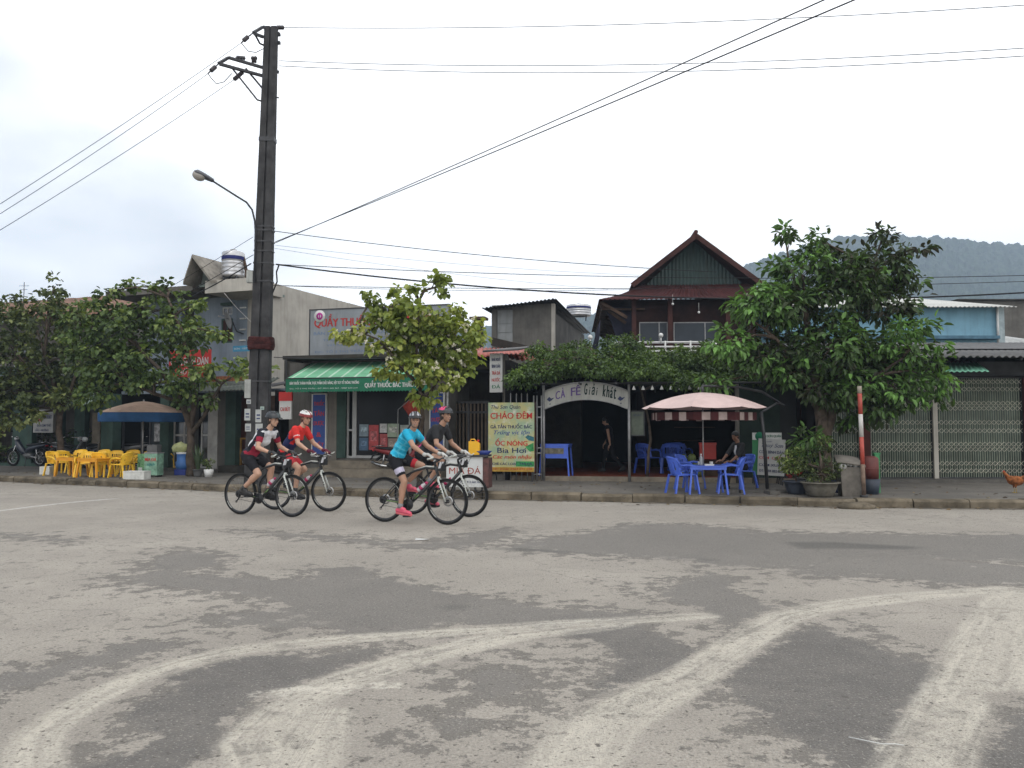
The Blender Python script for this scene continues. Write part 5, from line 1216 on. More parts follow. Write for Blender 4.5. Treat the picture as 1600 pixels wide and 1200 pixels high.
# ================================================================ bins, posts and pots at right
rb = thing('striped_post', 'red and white striped steel post beside the rubbish bin', 'post', on_sw(1350,777), 0)
H = W(1345,602,G(1350,777,SW).y).z-SW; prev = 0
for k, (a, b2, mt) in enumerate([(0,.62,'rust'),(.62,1.13,'r'),(1.13,1.56,'w'),(1.56,1.95,'r'),(1.95,H,'w2')]):
    MB().cyl((-.02*a,0,a), (-.02*b2,0,b2-.001), .040, n=14).build('band', {'rust': M('rusty_band', (.17,.12,.09), .8, .3, 6), 'r': M('post_red', (.38,.06,.04), .6, .2, 5, dirt=.3), 'w': M('post_white', (.50,.48,.45), .6, .1, 5, dirt=.3), 'w2': M('old_white_band', (.34,.30,.24), .7, .2, 5, dirt=.5)}[mt], rb)
MB().cyl((0,0,0), (0,0,.04), .075).build('foot', MT['darksteel'], rb)
bn_ = thing('rubbish_bin', 'grey wheeled bin with half open lid and rubbish beside the striped post', 'bin', on_sw(1326,775), R(-6))
mb = MB(); zb = .56
for (z0, w0, z1, w1) in ((0,.15,zb,.20),):
    mb.add([(-w0,-w0,z0),(w0,-w0,z0),(w0,w0,z0),(-w0,w0,z0),(-w1,-w1,z1),(w1,-w1,z1),(w1,w1,z1),(-w1,w1,z1)], [(0,3,2,1),(0,1,5,4),(1,2,6,5),(2,3,7,6),(3,0,4,7),(4,5,6,7)])
BING = M('bin_grey', (.165,.15,.13), .75, .2, 5, dirt=.5); mb.build('body', BING, bn_)
MB().sheet((-.27,-.24,zb+.10), (.26,-.24,zb+.02), (.24,.22,zb+.17), (-.2,.22,zb+.22), 3, 3, lambda u, v: .02*math.sin(PI*u), .03).build('lid', BING, bn_)
mb = MB(); rg2 = random.Random(12)
for k in range(8): mb.ball((rg2.uniform(-.18,.22), rg2.uniform(-.22,-.1), zb+.02+rg2.uniform(-.02,.04)), rg2.uniform(.03,.06), 7, 5)
mb.build('rubbish', M('rubbish_white', (.5,.5,.48), .7, .3, 20), bn_)
for s in (-1, 1): MB().torus((s*.12, .16, .06), .05, .015, 'x', 14, 6).build('wheel', MT['black'], bn_)
rbr = thing('red_barrel', 'dark red barrel on a blue tub behind the striped post', 'barrel', on_sw(1361,772), 0)
MB().lathe([(.001,.30),(.15,.30),(.155,.5),(.15,.7),(.10,.74),(.001,.75)], n=18).torus((0,0,.5), .153, .008, 'z', 20, 5).build('drum', M('dark_red_barrel', (.12,.025,.02), .6, .2, 4), rbr)
MB().lathe([(.001,0),(.14,0),(.18,.295),(.001,.298)], n=18).build('tub', M('slate_blue_tub', (.03,.04,.06), .6, .2, 4), rbr)
gs = MB().box(-.05,.05,-.03,.03,0,.78).box(-.07,.07,-.04,.04,.781,.8).build('plank', M('sign_green_board', (.04,.22,.08))); gs.location = on_sw(1371,770); tag(gs, 'narrow green plank leaning behind the dark red barrel', 'plank')
def pot(px, py, r, h, label, mat, prof=None, group='flower pots by the large tree'):
    t = thing('plant_pot', label, 'pot', on_sw(px, py), 0, group)
    MB().lathe([(.001,0),(r*.6,0),(r*.72,h*.15),(r*.88,h*.6),(r*.97,h*.9),(r*1.08,h*.92),(r*1.08,h),(r*.95,h),(r*.9,h*.85),(.001,h*.85)], n=24).build('bowl', mat, t)
    MB().lathe([(r*.9,h*.87),(.001,h*.92)], n=16).build('soil', M('potting_soil', (.05,.035,.025), .95, .3, 9), t)
    return t
PG = M('glazed_grey_pot', (.10,.10,.10), .6, .2, 4, dirt=.4); PB = M('mossy_stone_pot', (.15,.14,.115), .85, .25, 4, .3, 30, dirt=.5); PBL = M('slate_blue_pot', (.045,.055,.075), .5, .2, 4)
pot(1282,776,.34,.28,'wide stone bowl pot with dark bonsai in front of the large tree', PB)
pot(1245,772,.25,.26,'slate blue round pot left of the stone bowl', PBL)
pot(1262,765,.22,.25,'dark grey pot behind the stone bowl', PG)
pot(1310,770,.14,.25,'small blue pot between the stone bowl and the bin', M('deep_blue_pot', (.02,.03,.10), .5, .2, 4))
pot(309,745,.13,.2,'low dark pot with upright spiky plant left of the concrete pole', PG, group=None)
dbr = MB(); rg2 = random.Random(21)
rk_ = MB().ell((0,0,.0), (.36,.0,0), (0,.2,0), (0,0,.09), 14, 8); rk_.v = [tuple(Vector(v)*(1+.25*mnoise.noise(Vector(v)*5))) for v in rk_.v]
rk2 = rk_.build('broken_kerb_stone', kerbm); q = G(1343,795,0); rk2.location = (q.x, q.y+.05, .03); tag(rk2, 'broken pale kerb stone lying in the gutter below the striped post', 'stone')
# street litter
lit = [(660,843,.09,.04,'small white paper scrap on the road in front of the turquoise cyclist')]
for px, py, a, b2, lb in lit:
    g = G(px, py, .006); o = MB().sheet((-a,-b2,0), (a,-b2,.01), (a,b2,0), (-a,b2,.012), 3, 2, lambda u, v: .006*math.sin(u*9), .002).build('paper_scrap', MT['white']); o.location = g; tag(o, lb, 'paper')
g = G(1367,1160,.006); o = MB().tube([(-.10,.05,.006),(-.04,.0,.008),(.02,-.035,.006),(.07,-.05,.012),(.11,-.05,.006)], .0025, 5).build('string_scrap', MT['white']); o.location = g; tag(o, 'short white string lying on the dark road patch at lower right', 'string')
mh = G(712,948,.0); grs = None
# ================================================================ trees
def leaves_obj(name, C_, D_, N_, L_, Wd, T_, mat, parent, droop=.25):
    """C base points, D directions, N normals, lengths, widths, tint -> one mesh of folded leaves"""
    n = len(C_); S_ = np.cross(D_, N_); S_ /= np.linalg.norm(S_, axis=1)[:, None]+1e-9; N2 = np.cross(S_, D_)
    L = L_[:, None]; Wh = Wd[:, None]*.5
    P = np.empty((n, 6, 3))
    P[:,0] = C_
    P[:,1] = C_+D_*L*.30+S_*Wh+N2*Wh*.35; P[:,5] = C_+D_*L*.30-S_*Wh+N2*Wh*.35
    P[:,2] = C_+D_*L*.68+S_*Wh*.85+N2*(Wh*.3-L*droop*.35); P[:,4] = C_+D_*L*.68-S_*Wh*.85+N2*(Wh*.3-L*droop*.35)
    P[:,3] = C_+D_*L-N2*L*droop
    F = np.empty((n, 2, 4), int); b = np.arange(n)*6
    F[:,0] = np.stack([b, b+1, b+2, b+3], 1); F[:,1] = np.stack([b, b+3, b+4, b+5], 1)
    me = bpy.data.meshes.new(name); me.vertices.add(n*6); me.vertices.foreach_set('co', P.ravel())
    me.loops.add(n*8); me.loops.foreach_set('vertex_index', F.ravel()); me.polygons.add(n*2)
    me.polygons.foreach_set('loop_start', np.arange(n*2)*4); me.update(calc_edges=True); me.validate()
    at = me.attributes.new('tint', 'FLOAT', 'POINT'); at.data.foreach_set('value', np.repeat(T_, 6).astype(np.float32))
    me.materials.append(mat); o = bpy.data.objects.new(name, me); COL.objects.link(o); o.parent = parent; return o
def rnd_unit(rs, n):
    v = rs.normal(size=(n, 3)); return v/np.linalg.norm(v, axis=1)[:, None]
def crown(rs, blobs, leaf, base, per=22, dens=1.0, cr=.2, up=.2, droop=.25, tintj=.18, hang=.35):
    """blobs: (center, rx, ry, rz, tint). returns arrays + clump centres"""
    Cs, Ds, Ns, Ls, Ws, Ts, cl = [], [], [], [], [], [], []
    ll, lw = leaf
    for c, rx, ry, rz, tn in blobs:
        vol = rx*ry*rz; area = (rx*rz+rx*ry+ry*rz)
        nc = max(5, int(area*dens*26))
        u = rnd_unit(rs, nc); r = rs.uniform(.25, 1.05, nc)**.6
        cc = np.array(c)+u*r[:, None]*np.array([rx, ry, rz])
        cl.append(cc)
        for i in range(nc):
            m = int(per*rs.uniform(.6, 1.3)); off = rnd_unit(rs, m)*rs.uniform(.1, 1, m)[:, None]*cr*np.array([1, 1, .6])*rs.uniform(.7, 1.3)
            d = off/np.linalg.norm(off, axis=1)[:, None]*.7+rs.normal(size=(m, 3))*.35+np.array([0, 0, -hang])+u[i]*.35
            d /= np.linalg.norm(d, axis=1)[:, None]
            nn = np.array([0, 0, 1.0])+rs.normal(size=(m, 3))*.45
            s_ = rs.uniform(.65, 1.2, m)
            Cs.append(cc[i]+off); Ds.append(d); Ns.append(nn); Ls.append(ll*s_); Ws.append(lw*s_)
            Ts.append(np.clip(tn+rs.normal()*tintj*.8+rs.normal(size=m)*tintj, 0, 1))
    cat = np.concatenate
    return cat(Cs)-np.array(base), cat(Ds), cat(Ns), cat(Ls), cat(Ws), cat(Ts), cl
BARK = M('tree_bark', (.085,.065,.05), .95, .35, 5, .8, 22, dirt=.4, dirtcol=(.04,.045,.03))
def PB_(l, Y, dy=1.0):
    out = []
    for q in l:
        px, py, rx, rz = q[:4]; yo = q[4] if len(q) > 4 else 0; tn = q[5] if len(q) > 5 else .5
        c = W(px, py, Y+yo); k = (Y+yo)/1300; out.append((tuple(c), rx*k, (rx*.5+rz*.5)*k*dy, rz*k, tn))
    return out
def tree(name, label, base, stems, blobs, leaf, mat, seed, per=22, dens=1.0, cr=.2, hang=.35, droop=.25, group=None, cat='tree', trunk='trunk', twig=.35):
    rs = np.random.RandomState(seed); t = thing(name, label, cat, base, 0, group); b = Vector(base)
    mb = MB(); ends = []
    for pts, r0, r1 in stems:
        pts = [Vector(p)-b for p in pts]; fine = []
        for i in range(len(pts)-1):
            for k in range(4): q = pts[i].lerp(pts[i+1], k/4); fine.append(q+Vector((mnoise.noise(q*3+Vector((seed,0,0))), mnoise.noise(q*3+Vector((0,seed,0))), 0))*.05*(0 if i == 0 and k == 0 else 1))
        fine.append(pts[-1]); n = len(fine)
        mb.tube(fine, [lerp(r0, r1, i/(n-1))*(1+.10*mnoise.noise(fine[i]*6)) for i in range(n)], 10)
        ends += [(fine[k], lerp(r0, r1, k/(n-1))) for k in range(n//2, n)]
    mb.build(trunk, BARK, t)
    C_, D_, N_, L_, W_, T_, cl = crown(rs, blobs, leaf, base, per, dens, cr, droop=droop, hang=hang)
    lb = MB()
    for (c, rx, ry, rz, tn), cc in zip(blobs, cl):
        c = Vector(c)-b; e, re = min(ends, key=lambda q: (q[0]-c).length+max(0, q[0].z-c.z)*1.5)
        mid = e.lerp(c, .5)+Vector((rs.uniform(-.1, .1), rs.uniform(-.1, .1), .12*(c-e).length)); lb.tube([e, e.lerp(mid, .5)+Vector((0,0,.03)), mid, c], [min(re, .05), .034, .024, .014], 6)
        for q in cc[rs.rand(len(cc)) < twig]:
            q = Vector(q)-b; s_ = mid.lerp(c, rs.uniform(0, 1)); lb.tube([s_, s_.lerp(q, .5)+Vector((0,0,.04)), q], [.012,.008,.004], 4, caps=False)
    if lb.f: lb.build('branches', BARK, t)
    leaves_obj('crown' if cat == 'tree' else 'foliage', C_, D_, N_, L_, W_, T_, mat, t, droop)
    return t, (C_, T_), cl
LF1 = leafmat('leaf_dark_green', (.03,.042,.02), (.09,.12,.042), (.24,.27,.10), .25)
LF2 = leafmat('leaf_mid_green', (.03,.05,.02), (.095,.15,.045), (.26,.32,.10), .25)
LF3 = leafmat('leaf_yellow_green', (.085,.115,.025), (.21,.27,.058), (.40,.43,.12), .35)
LF4 = leafmat('leaf_glossy_green', (.034,.032,.02), (.055,.10,.03), (.16,.32,.075), .2)
LFV = leafmat('vine_leaf', (.03,.05,.018), (.07,.12,.034), (.15,.23,.065), .3)
# --- left trees
g1 = on_sw(96,736); Y1 = g1.y
tree('street_tree', 'broad dark green tree at the far left edge behind the parked motorbikes', g1, [
  ([g1, W(94,690,Y1), W(92,640,Y1), W(85,600,Y1-.2), W(70,555,Y1-.4)], .11, .05), ([W(93,650,Y1), W(108,615,Y1-.2), W(122,575,Y1-.3)], .07, .035), ([W(92,640,Y1), W(70,600,Y1-.4), W(40,570,Y1-.7)], .06, .03)],
  PB_([(20,565,62,48,-.5,.35),(80,505,52,38,0,.5),(30,615,58,34,-.6,.45),(108,560,42,46,.2,.4),(84,448,11,18,0,.4),(-20,520,50,48,-.4,.35),(30,482,40,22,.3,.45),(20,650,40,18,-.9,.65),(-5,680,24,20,-.9,.6),(60,580,50,45,.5,.3),(-40,610,50,70,-.5,.4),(75,470,30,18,0,.5),(100,620,30,22,-.3,.6)], Y1), (.15,.10), LF1, 1, per=18, dens=.85, cr=.24)
g2 = on_sw(297,744); Y2 = g2.y
tree('street_tree', 'spreading green tree with forked trunk behind the round tan umbrella', g2, [
  ([g2, W(298,715,Y2), W(298,670,Y2), W(285,630,Y2-.1), W(255,585,Y2-.3), W(215,540,Y2-.3)], .125, .04), ([W(298,672,Y2), W(303,630,Y2), W(300,580,Y2-.1), W(285,520,Y2-.2), W(262,465,Y2-.2)], .085, .03),
  ([W(299,680,Y2), W(325,640,Y2-.2), W(345,600,Y2-.4), W(375,580,Y2-.4)], .06, .02), ([W(285,630,Y2-.1), W(240,615,Y2-.6), W(190,590,Y2-.8)], .06, .03)],
  PB_([(180,512,52,40,-.3,.4),(235,488,44,30,0,.5),(200,572,55,40,-.6,.4),(280,525,42,42,0,.55),(150,485,30,22,-.2,.4),(262,452,32,12,0,.5),(320,582,30,22,-.4,.6),(255,595,58,20,-.8,.4),(408,585,22,14,-.8,.75),(142,560,36,48,-.5,.4),(148,615,30,22,-.7,.5),(205,448,12,8,0,.5),(375,572,24,16,-.5,.7),(225,545,70,50,.5,.3),(300,480,22,22,0,.6),(340,520,16,10,-.2,.7),(170,455,25,10,-.2,.4),(310,625,30,10,-.5,.4),(120,510,30,30,0,.4)], Y2), (.15,.11), LF2, 2, per=18, dens=.82, cr=.23)
# --- flowering tree
g3 = on_sw(655,764); Y3 = g3.y
fb = PB_([(650,505,62,40,0,.5),(606,480,34,30,-.2,.4),(700,525,40,44,0,.5),(683,448,14,20,0,.4),(635,452,26,12,0,.45),(650,572,52,24,-.3,.6),(560,518,28,12,-.3,.7),(690,592,30,20,-.4,.6),(728,560,26,30,.1,.6),(610,540,36,26,-.3,.55),(720,500,26,24,.2,.6),(580,470,12,14,0,.4),(665,535,60,50,.4,.35),(745,525,14,14,0,.65),(540,522,16,7,-.3,.75),(585,505,22,14,-.2,.5),(600,575,20,12,-.3,.6),(668,620,22,10,-.2,.6)], Y3)
t3, (lc, lt), cl3 = tree('flowering_tree', 'yellow green tree with white blossoms in front of the pharmacy billboard', g3, [
  ([g3, W(657,700,Y3), W(660,640,Y3), W(655,590,Y3), W(650,530,Y3), W(655,470,Y3)], .065, .02), ([W(660,640,Y3), W(680,600,Y3), W(705,555,Y3)], .04, .015), ([W(658,610,Y3), W(625,570,Y3-.2), W(590,530,Y3-.3), W(550,515,Y3-.3)], .04, .012)],
  fb, (.135,.11), LF3, 3, per=16, dens=1.2, cr=.17, hang=.45)
rs = np.random.RandomState(33); allc = np.concatenate(cl3)
low = allc[allc[:,2] < W(650,490,Y3).z]; pick = low[rs.choice(len(low), 62, replace=True)]
fc_ = []
for q in pick:
    for k in range(rs.randint(2, 6)): fc_.append(np.array(q)+rs.normal(size=3)*.09+np.array([0, -.08, 0]))
fc_ = np.array(fc_)-np.array(g3); rep = np.repeat(fc_, 6, 0); d = rnd_unit(rs, len(rep)); nn = rnd_unit(rs, len(rep))
FLW = leafmat('white_petal', (.55,.52,.45), (.72,.70,.62), (.80,.78,.72), .3)
leaves_obj('blossoms', rep, d, nn, np.full(len(rep), .062), np.full(len(rep), .045), rs.rand(len(rep)), FLW, t3, .1)
# --- big tree at right
g4 = on_sw(1291,768); Y4 = g4.y
tree('large_tree', 'large dense glossy green tree with thick trunk behind the stone pots', g4, [
  ([g4, W(1289,735,Y4), W(1287,690,Y4), W(1283,650,Y4), W(1275,600,Y4), W(1266,540,Y4), W(1255,480,Y4)], .17, .06), ([W(1287,690,Y4), W(1300,640,Y4), W(1312,580,Y4), W(1335,510,Y4+.2), W(1365,440,Y4+.2)], .12, .035),
  ([W(1284,655,Y4), W(1255,590,Y4-.2), W(1215,530,Y4-.4), W(1175,500,Y4-.4)], .06, .02), ([W(1300,640,Y4), W(1350,600,Y4-.3), W(1410,560,Y4-.5)], .07, .025)],
  PB_([(1250,420,55,36,0,.55),(1182,470,38,42,-.2,.75),(1140,535,36,26,-.3,.8),(1372,420,48,36,.3,.34),(1428,388,24,12,.3,.34),(1330,440,50,40,0,.4),(1225,585,36,24,-.3,.5),(1300,545,60,40,-.4,.5),(1300,470,76,50,.1,.35),(1230,545,70,42,.2,.3),(1425,540,46,44,-.5,.68),(1466,592,20,36,-.5,.7),(1345,555,52,42,.1,.35),(1185,562,46,20,-.3,.45),(1310,590,48,22,.2,.4),(1400,605,48,36,-.4,.6),(1375,632,46,24,-.3,.45),(1425,440,26,14,.2,.35),(1227,368,10,12,0,.5),(1290,380,24,16,0,.6),(1330,400,30,20,.1,.2),(1220,480,50,36,-.3,.5),(1325,640,34,30,.2,.4),(1305,615,46,22,-.4,.45),(1350,600,46,30,-.3,.5),(1395,480,44,26,.1,.3),(1380,370,20,10,.2,.2),(1270,690,24,26,-.4,.5),(1110,600,26,12,-.2,.5)], Y4), (.165,.07), LF4, 4, per=23, dens=1.3, cr=.24, hang=.4, droop=.25)
# --- climbing vine on the pergola
gv = FC.w(X(1010,.2), .2, fz)
vb = []
for q in [(838,584,40,14,.2,.5),(890,564,46,20,.6,.5),(945,560,44,26,1.2,.45),(1000,575,50,24,.4,.5),(1060,565,46,26,.8,.5),(1105,580,46,22,.2,.4),(850,560,30,22,1.4,.55),(920,580,60,9,.2,.5),(1010,584,70,8,.1,.55),(1085,596,60,10,-.3,.5),(1150,585,50,16,0,.35),(1200,590,50,16,0,.35),(975,540,40,14,1.5,.45),(812,592,25,12,0,.5),(1230,585,40,20,.4,.3),(905,545,26,14,1.6,.5),(1120,560,50,24,.8,.4)]:
    vb += PB_([q], 20.1, 2.0)
tree('climbing_vine', 'dense green climbing vine covering the cafe pergola', gv, [([gv, gv+Vector((.1,0,1.2)), gv+Vector((-.2,.1,2.4)), gv+Vector((-1.2,.2,2.9))], .04, .015), ([gv+Vector((-.2,.1,2.4)), gv+Vector((1.2,.1,2.9))], .03, .01)], vb, (.085,.055), LFV, 5, per=34, dens=1.6, cr=.2, cat='vine', trunk='stem', hang=.3, twig=.2)
def bush(name, label, base, blobs, leaf, mat, seed, per=20, dens=1.5, cr=.1, cat='bush', trunkr=.02, group=None, hang=0, trunk='stem'):
    c = Vector(blobs[0][0]); return tree(name, label, base, [([base, Vector(base).lerp(c, .5)+Vector((.02,0,0)), c], trunkr, trunkr*.5)], blobs, leaf, mat, seed, per, dens, cr, hang, cat=cat, trunk=trunk, group=group, twig=.3)[0]
gb = on_sw(15,727); bush('shrub', 'low leafy green shrub at the far left edge of the pavement', gb, PB_([(10,712,28,14),(40,715,20,12),(-20,708,24,18)], gb.y), (.10,.06), LF2, 11, dens=2)
gb = on_sw(20,722); bush('shrub', 'taller reddish shrub behind the low leafy shrub at far left', gb, PB_([(8,690,20,18,.3,.2),(35,680,16,20,.5,.3)], gb.y+.6), (.10,.05), LF4, 12, dens=1.6)
gb = on_sw(80,728); bush('shrub', 'dark shrub growing behind the parked motorbikes beside the left trunk', gb, PB_([(75,690,22,26,.2,.3),(55,700,16,18,.2,.3)], gb.y+.5), (.10,.06), LF1, 13, dens=1.6)
gb = on_sw(128,730); bush('shrub', 'green shrub hanging between the left trunk and the beige pillar', gb, PB_([(125,688,22,18,.2,.5),(140,678,14,12,.2,.5),(118,705,12,12)], gb.y+.5), (.10,.06), LF2, 14, dens=1.6)
def top_of(px, py, d=.22): q = on_sw(px, py); return q+Vector((0,0,d))
q = top_of(1282,776,.24); bush('bonsai', 'dark bonsai bush growing in the wide stone bowl', q, PB_([(1283,742,32,12,0,.3),(1262,725,20,12,.1,.3),(1300,728,18,12,0,.4),(1280,705,16,12,.1,.35),(1290,690,12,12,.1,.4)], q.y), (.05,.03), LF1, 15, per=30, dens=3, cr=.08, cat='plant', trunkr=.04)
q = top_of(1245,772); bush('potted_shrub', 'light green shrub growing in the slate blue pot', q, PB_([(1236,728,18,18,0,.75),(1228,712,14,12,-.05,.8),(1248,715,12,14,0,.7)], q.y), (.07,.03), LF2, 16, per=28, dens=3, cr=.08, cat='plant')
q = top_of(1262,765); tt = bush('red_flower_plant', 'dark plant with small red blooms in the dark grey pot', q, PB_([(1250,742,18,8,0,.4),(1262,735,12,8,0,.4)], q.y), (.06,.03), LF1, 17, per=24, dens=3, cr=.07, cat='plant')
rs = np.random.RandomState(5); cc_ = np.array([tuple(W(1243+rs.uniform(-14,12), 739+rs.uniform(-6,6), q.y-.15)) for _ in range(14)])-np.array(q); cc_ = np.repeat(cc_, 6, 0)
leaves_obj('blooms', cc_, rnd_unit(rs, len(cc_)), rnd_unit(rs, len(cc_)), np.full(len(cc_), .05), np.full(len(cc_), .04), rs.rand(len(cc_)), leafmat('red_bloom', (.30,.03,.03), (.4,.05,.06), (.45,.08,.1)), tt)
q = top_of(1310,770,.22); bush('small_plant', 'small low plant in the small blue pot', q, PB_([(1309,746,9,7,0,.4)], q.y), (.05,.03), LF1, 18, per=20, dens=3, cr=.05, cat='plant')
q = top_of(309,745,.17); tt = thing('spiky_plant', 'upright spiky green plant in the low dark pot left of the concrete pole', 'plant', q); mb = MB(); rp = random.Random(6)
for k in range(22):
    a = rp.uniform(0, 2*PI); l = rp.uniform(.35, .75); w_ = .02; tip = Vector((math.cos(a)*l*.35, math.sin(a)*l*.35, l)); m_ = tip*.5+Vector((0,0,.06)); s_ = Vector((-math.sin(a), math.cos(a), 0))*w_
    b_ = Vector((math.cos(a)*.03, math.sin(a)*.03, 0)); mb.add([b_-s_, b_+s_, m_+s_*1.2, tip, m_-s_*1.2], [(0,1,2,4),(4,2,3)])
mb.build('leaves', M('spiky_leaf', (.045,.075,.03), .5, .3, 6), tt)
q = top_of(326,745,.2); bush('bucket_plant', 'small green plant growing in the white bucket', q, PB_([(326,722,7,9,0,.5)], q.y), (.10,.03), LF2, 19, per=14, dens=3, cr=.06, cat='plant')
fp = thing('pointed_leaf', 'dark pointed leaf leaning above the vine left of the red roofed house', 'parasol', W(929,545,21.5)); MB().tube([(0,0,-1.0),(0,0,.0),(.08,0,.35),(.15,0,.75)], [.02,.07,.06,.004], 8).build('canopy', M('blackish_blue', (.02,.02,.035)), fp)  # dark pointed leaf, modelled as a leaning cone
# ================================================================ concrete utility pole
gp = G(401, 756, SW-.01); Yp = gp.y
pole = thing('utility_pole', 'tall twin ribbed concrete utility pole with crossarms beside the left cyclists', 'utility pole', gp)
topw = W(424, 43, Yp); ax = Vector((topw.x-gp.x, 0, topw.z-gp.z)); Hp = ax.length; axn = ax.normalized(); 
def pw(px): return px/1300*Yp
wb_, wt_ = pw(34), pw(19)
PC = M('pole_concrete', (.05,.049,.05), .9, .3, 3, .5, 25, streak=.5, dirtcol=(.03,.028,.025))
mb = MB(); NS = 40; prof = [(-1,-1),(-.12,-1),(-.10,-.55),(.10,-.55),(.12,-1),(1,-1),(1,1),(.12,1),(.10,.55),(-.10,.55),(-.12,1),(-1,1)]
vs = []
for i in range(NS+1):
    t_ = i/NS; hw_ = lerp(wb_, wt_, t_)/2; hd = lerp(.15,.09, t_); c = ax*t_
    for a, b2 in prof: vs.append((c.x+a*hw_+.004*mnoise.noise(Vector((i*.9, a, b2))), c.y+b2*hd, c.z))
K = len(prof); fs = []
for i in range(NS):
    for j in range(K): j2 = (j+1) % K; fs.append((i*K+j, i*K+j2, (i+1)*K+j2, (i+1)*K+j))
fs.append(tuple(NS*K+j for j in range(K))); mb.add(vs, fs); mb.build('shaft', PC, pole)
def pp(px, py, dy=0): return W(px, py, Yp+dy)-gp
def band(py, h, mat, name, ex=.02, skew=0):
    z = pp(400, py).z; t_ = z/ax.z; c = ax*t_; hw_ = lerp(wb_, wt_, t_)/2+ex; hd = lerp(.15,.09,t_)+ex
    return MB().obox(c, (hw_,0,skew), (0,hd,0), (0,0,h/2)).build(name, mat, pole)
for py in (219,355,361,378,393,412,440,596): band(py, .035 if py != 219 else .10, MT['darksteel'], 'steel_band', .012)
z = pp(400,537).z; t_ = z/ax.z; c = ax*t_; hw_ = lerp(wb_, wt_, t_)/2
mb = MB()
for k in range(9): 
    zz = -.13+k*.032; mb.tube([c+Vector((math.copysign(abs(math.cos(a))**.5, math.cos(a))*(hw_+.035+.03*math.sin((k+1)/10*PI)), math.copysign(abs(math.sin(a))**.5, math.sin(a))*.19, zz+.01*math.sin(a*3+k))) for a in [2*PI*j/20 for j in range(20)]], .024, 6, closed=True)
mb.build('red_cloth_wrap', M('faded_red_cloth', (.055,.018,.017), .95, .4, 8), pole)
rn = random.Random(3)
for px, py, w_, h_ in ((390,648,9,18),(407,650,9,20),(391,668,9,12),(408,672,11,20),(392,628,7,7),(413,638,6,5)):
    q = pp(px, py); MB().box(q.x-pw(w_)/2, q.x+pw(w_)/2, -.166, -.158, q.z-pw(h_)/2, q.z+pw(h_)/2).box(q.x-pw(w_)/2*.6, q.x+pw(w_)/2*.6, -.168, -.1665, q.z-pw(h_)/2*.5, q.z-pw(h_)/2*.3, 1).box(q.x-pw(w_)/2*.6, q.x+pw(w_)/2*.6, -.168, -.1665, q.z, q.z+pw(h_)/2*.25, 1).build('pasted_notice', [M('notice_paper', (.36,.37,.36), .8, .1, 4) if py != 638 else M('mint_sheet', (.36,.45,.40)), NAVY], pole)
def boxat(px0, px1, py0, py1, dy, name, mat, d=.12):
    a, b2 = pp(px0, py1, dy), pp(px1, py0, dy); return MB().box(a.x, b2.x, dy-d/2, dy+d/2, a.z, b2.z).build(name, mat, pole)
boxat(383, 393, 593, 622, -.1, 'meter_box', M('meter_box_grey', (.30,.31,.29), .6, .15, 4, streak=.4)); boxat(386, 396, 423, 442, -.1, 'junction_box', M('meter_box_grey', (.30,.31,.29)))
IR = M('black_iron', (.022,.022,.026), .6, .2, 6); PORC = M('brown_insulator', (.03,.022,.025), .3, .2, 4)
def crossarm(pl, w_=.07):
    mb = MB()
    for a, b2 in pl: mb.beam(a, b2, w_, w_*.8)
    return mb.build('crossarm', IR, pole)
# upper arm: reaches left and towards the viewer
U0, U1 = pp(411,43,-.9), pp(396,51,-1.3)
crossarm([(pp(396,51,-.5), pp(411,42,-.1)), (pp(411,42,-.1), pp(436,53,.1)), (pp(398,53,-.5), pp(412,58,-.05))]); crossarm([(pp(398,53,-.5), pp(406,68,-.1)), (pp(406,68,-.1), pp(413,71,0))], .035)
crossarm([(pp(342,99,-.6), pp(357,90,-.2)), (pp(357,90,-.2), pp(436,113,.15)), (pp(343,100,-.6), pp(412,119,0))], .07); crossarm([(pp(363,107,-.4), pp(402,156,-.1)), (pp(402,156,-.1), pp(409,158,0))], .035); crossarm([(pp(384,107,-.1), pp(410,138,0))], .045); crossarm([(pp(417,148,0), pp(436,153,.1))], .03)
for py in (54, 67): boxat(433, 438, py-2, py+2, .1, 'arm_end', IR, .08)
def insul(a, b2):
    a, b2 = Vector(a), Vector(b2); n = 7; mb = MB().cyl(a, b2, .012)
    for k in range(1, n): c = a.lerp(b2, k/n); d = (b2-a).normalized()*.012; mb.cyl(c-d, c+d, .05, n=10)
    return mb.build('insulator', PORC, pole)
i1 = pp(377,67,-.6); insul(pp(388,57,-.55), pp(380,64,-.6)); MB().tube([pp(396,51,-.5), pp(388,57,-.55)], .016, 5).tube([pp(380,64,-.6), i1], .016, 5).build('clevis', IR, pole); i2 = pp(325,115,-.8); insul(pp(337,104,-.65), pp(329,111,-.75)); MB().tube([pp(342,99,-.6), pp(337,104,-.65)], .016, 5).tube([pp(329,111,-.75), i2], .016, 5).build('clevis', IR, pole); i3 = pp(365,125,-.5); insul(pp(380,112,-.2), i3)
insul(pp(368,90,-.1), pp(384,91,0)); insul(pp(432,43,.1), pp(444,43,.2)); mb = MB()
for px in (395, 399): mb.cyl(pp(px,98,0), pp(px,89,0), .03).ball(pp(px,91,0), .05)
mb.build('pin_insulator', PORC, pole)
MB().tube([i1, pp(381,72,-.6), pp(388,80,-.5), pp(400,82,-.3), pp(412,76,-.1)], .010, 5).tube([i2, pp(330,122,-.8), pp(338,131,-.7), pp(350,128,-.5), pp(362,115,-.3)], .010, 5).build('jumper_wire', IR, pole)
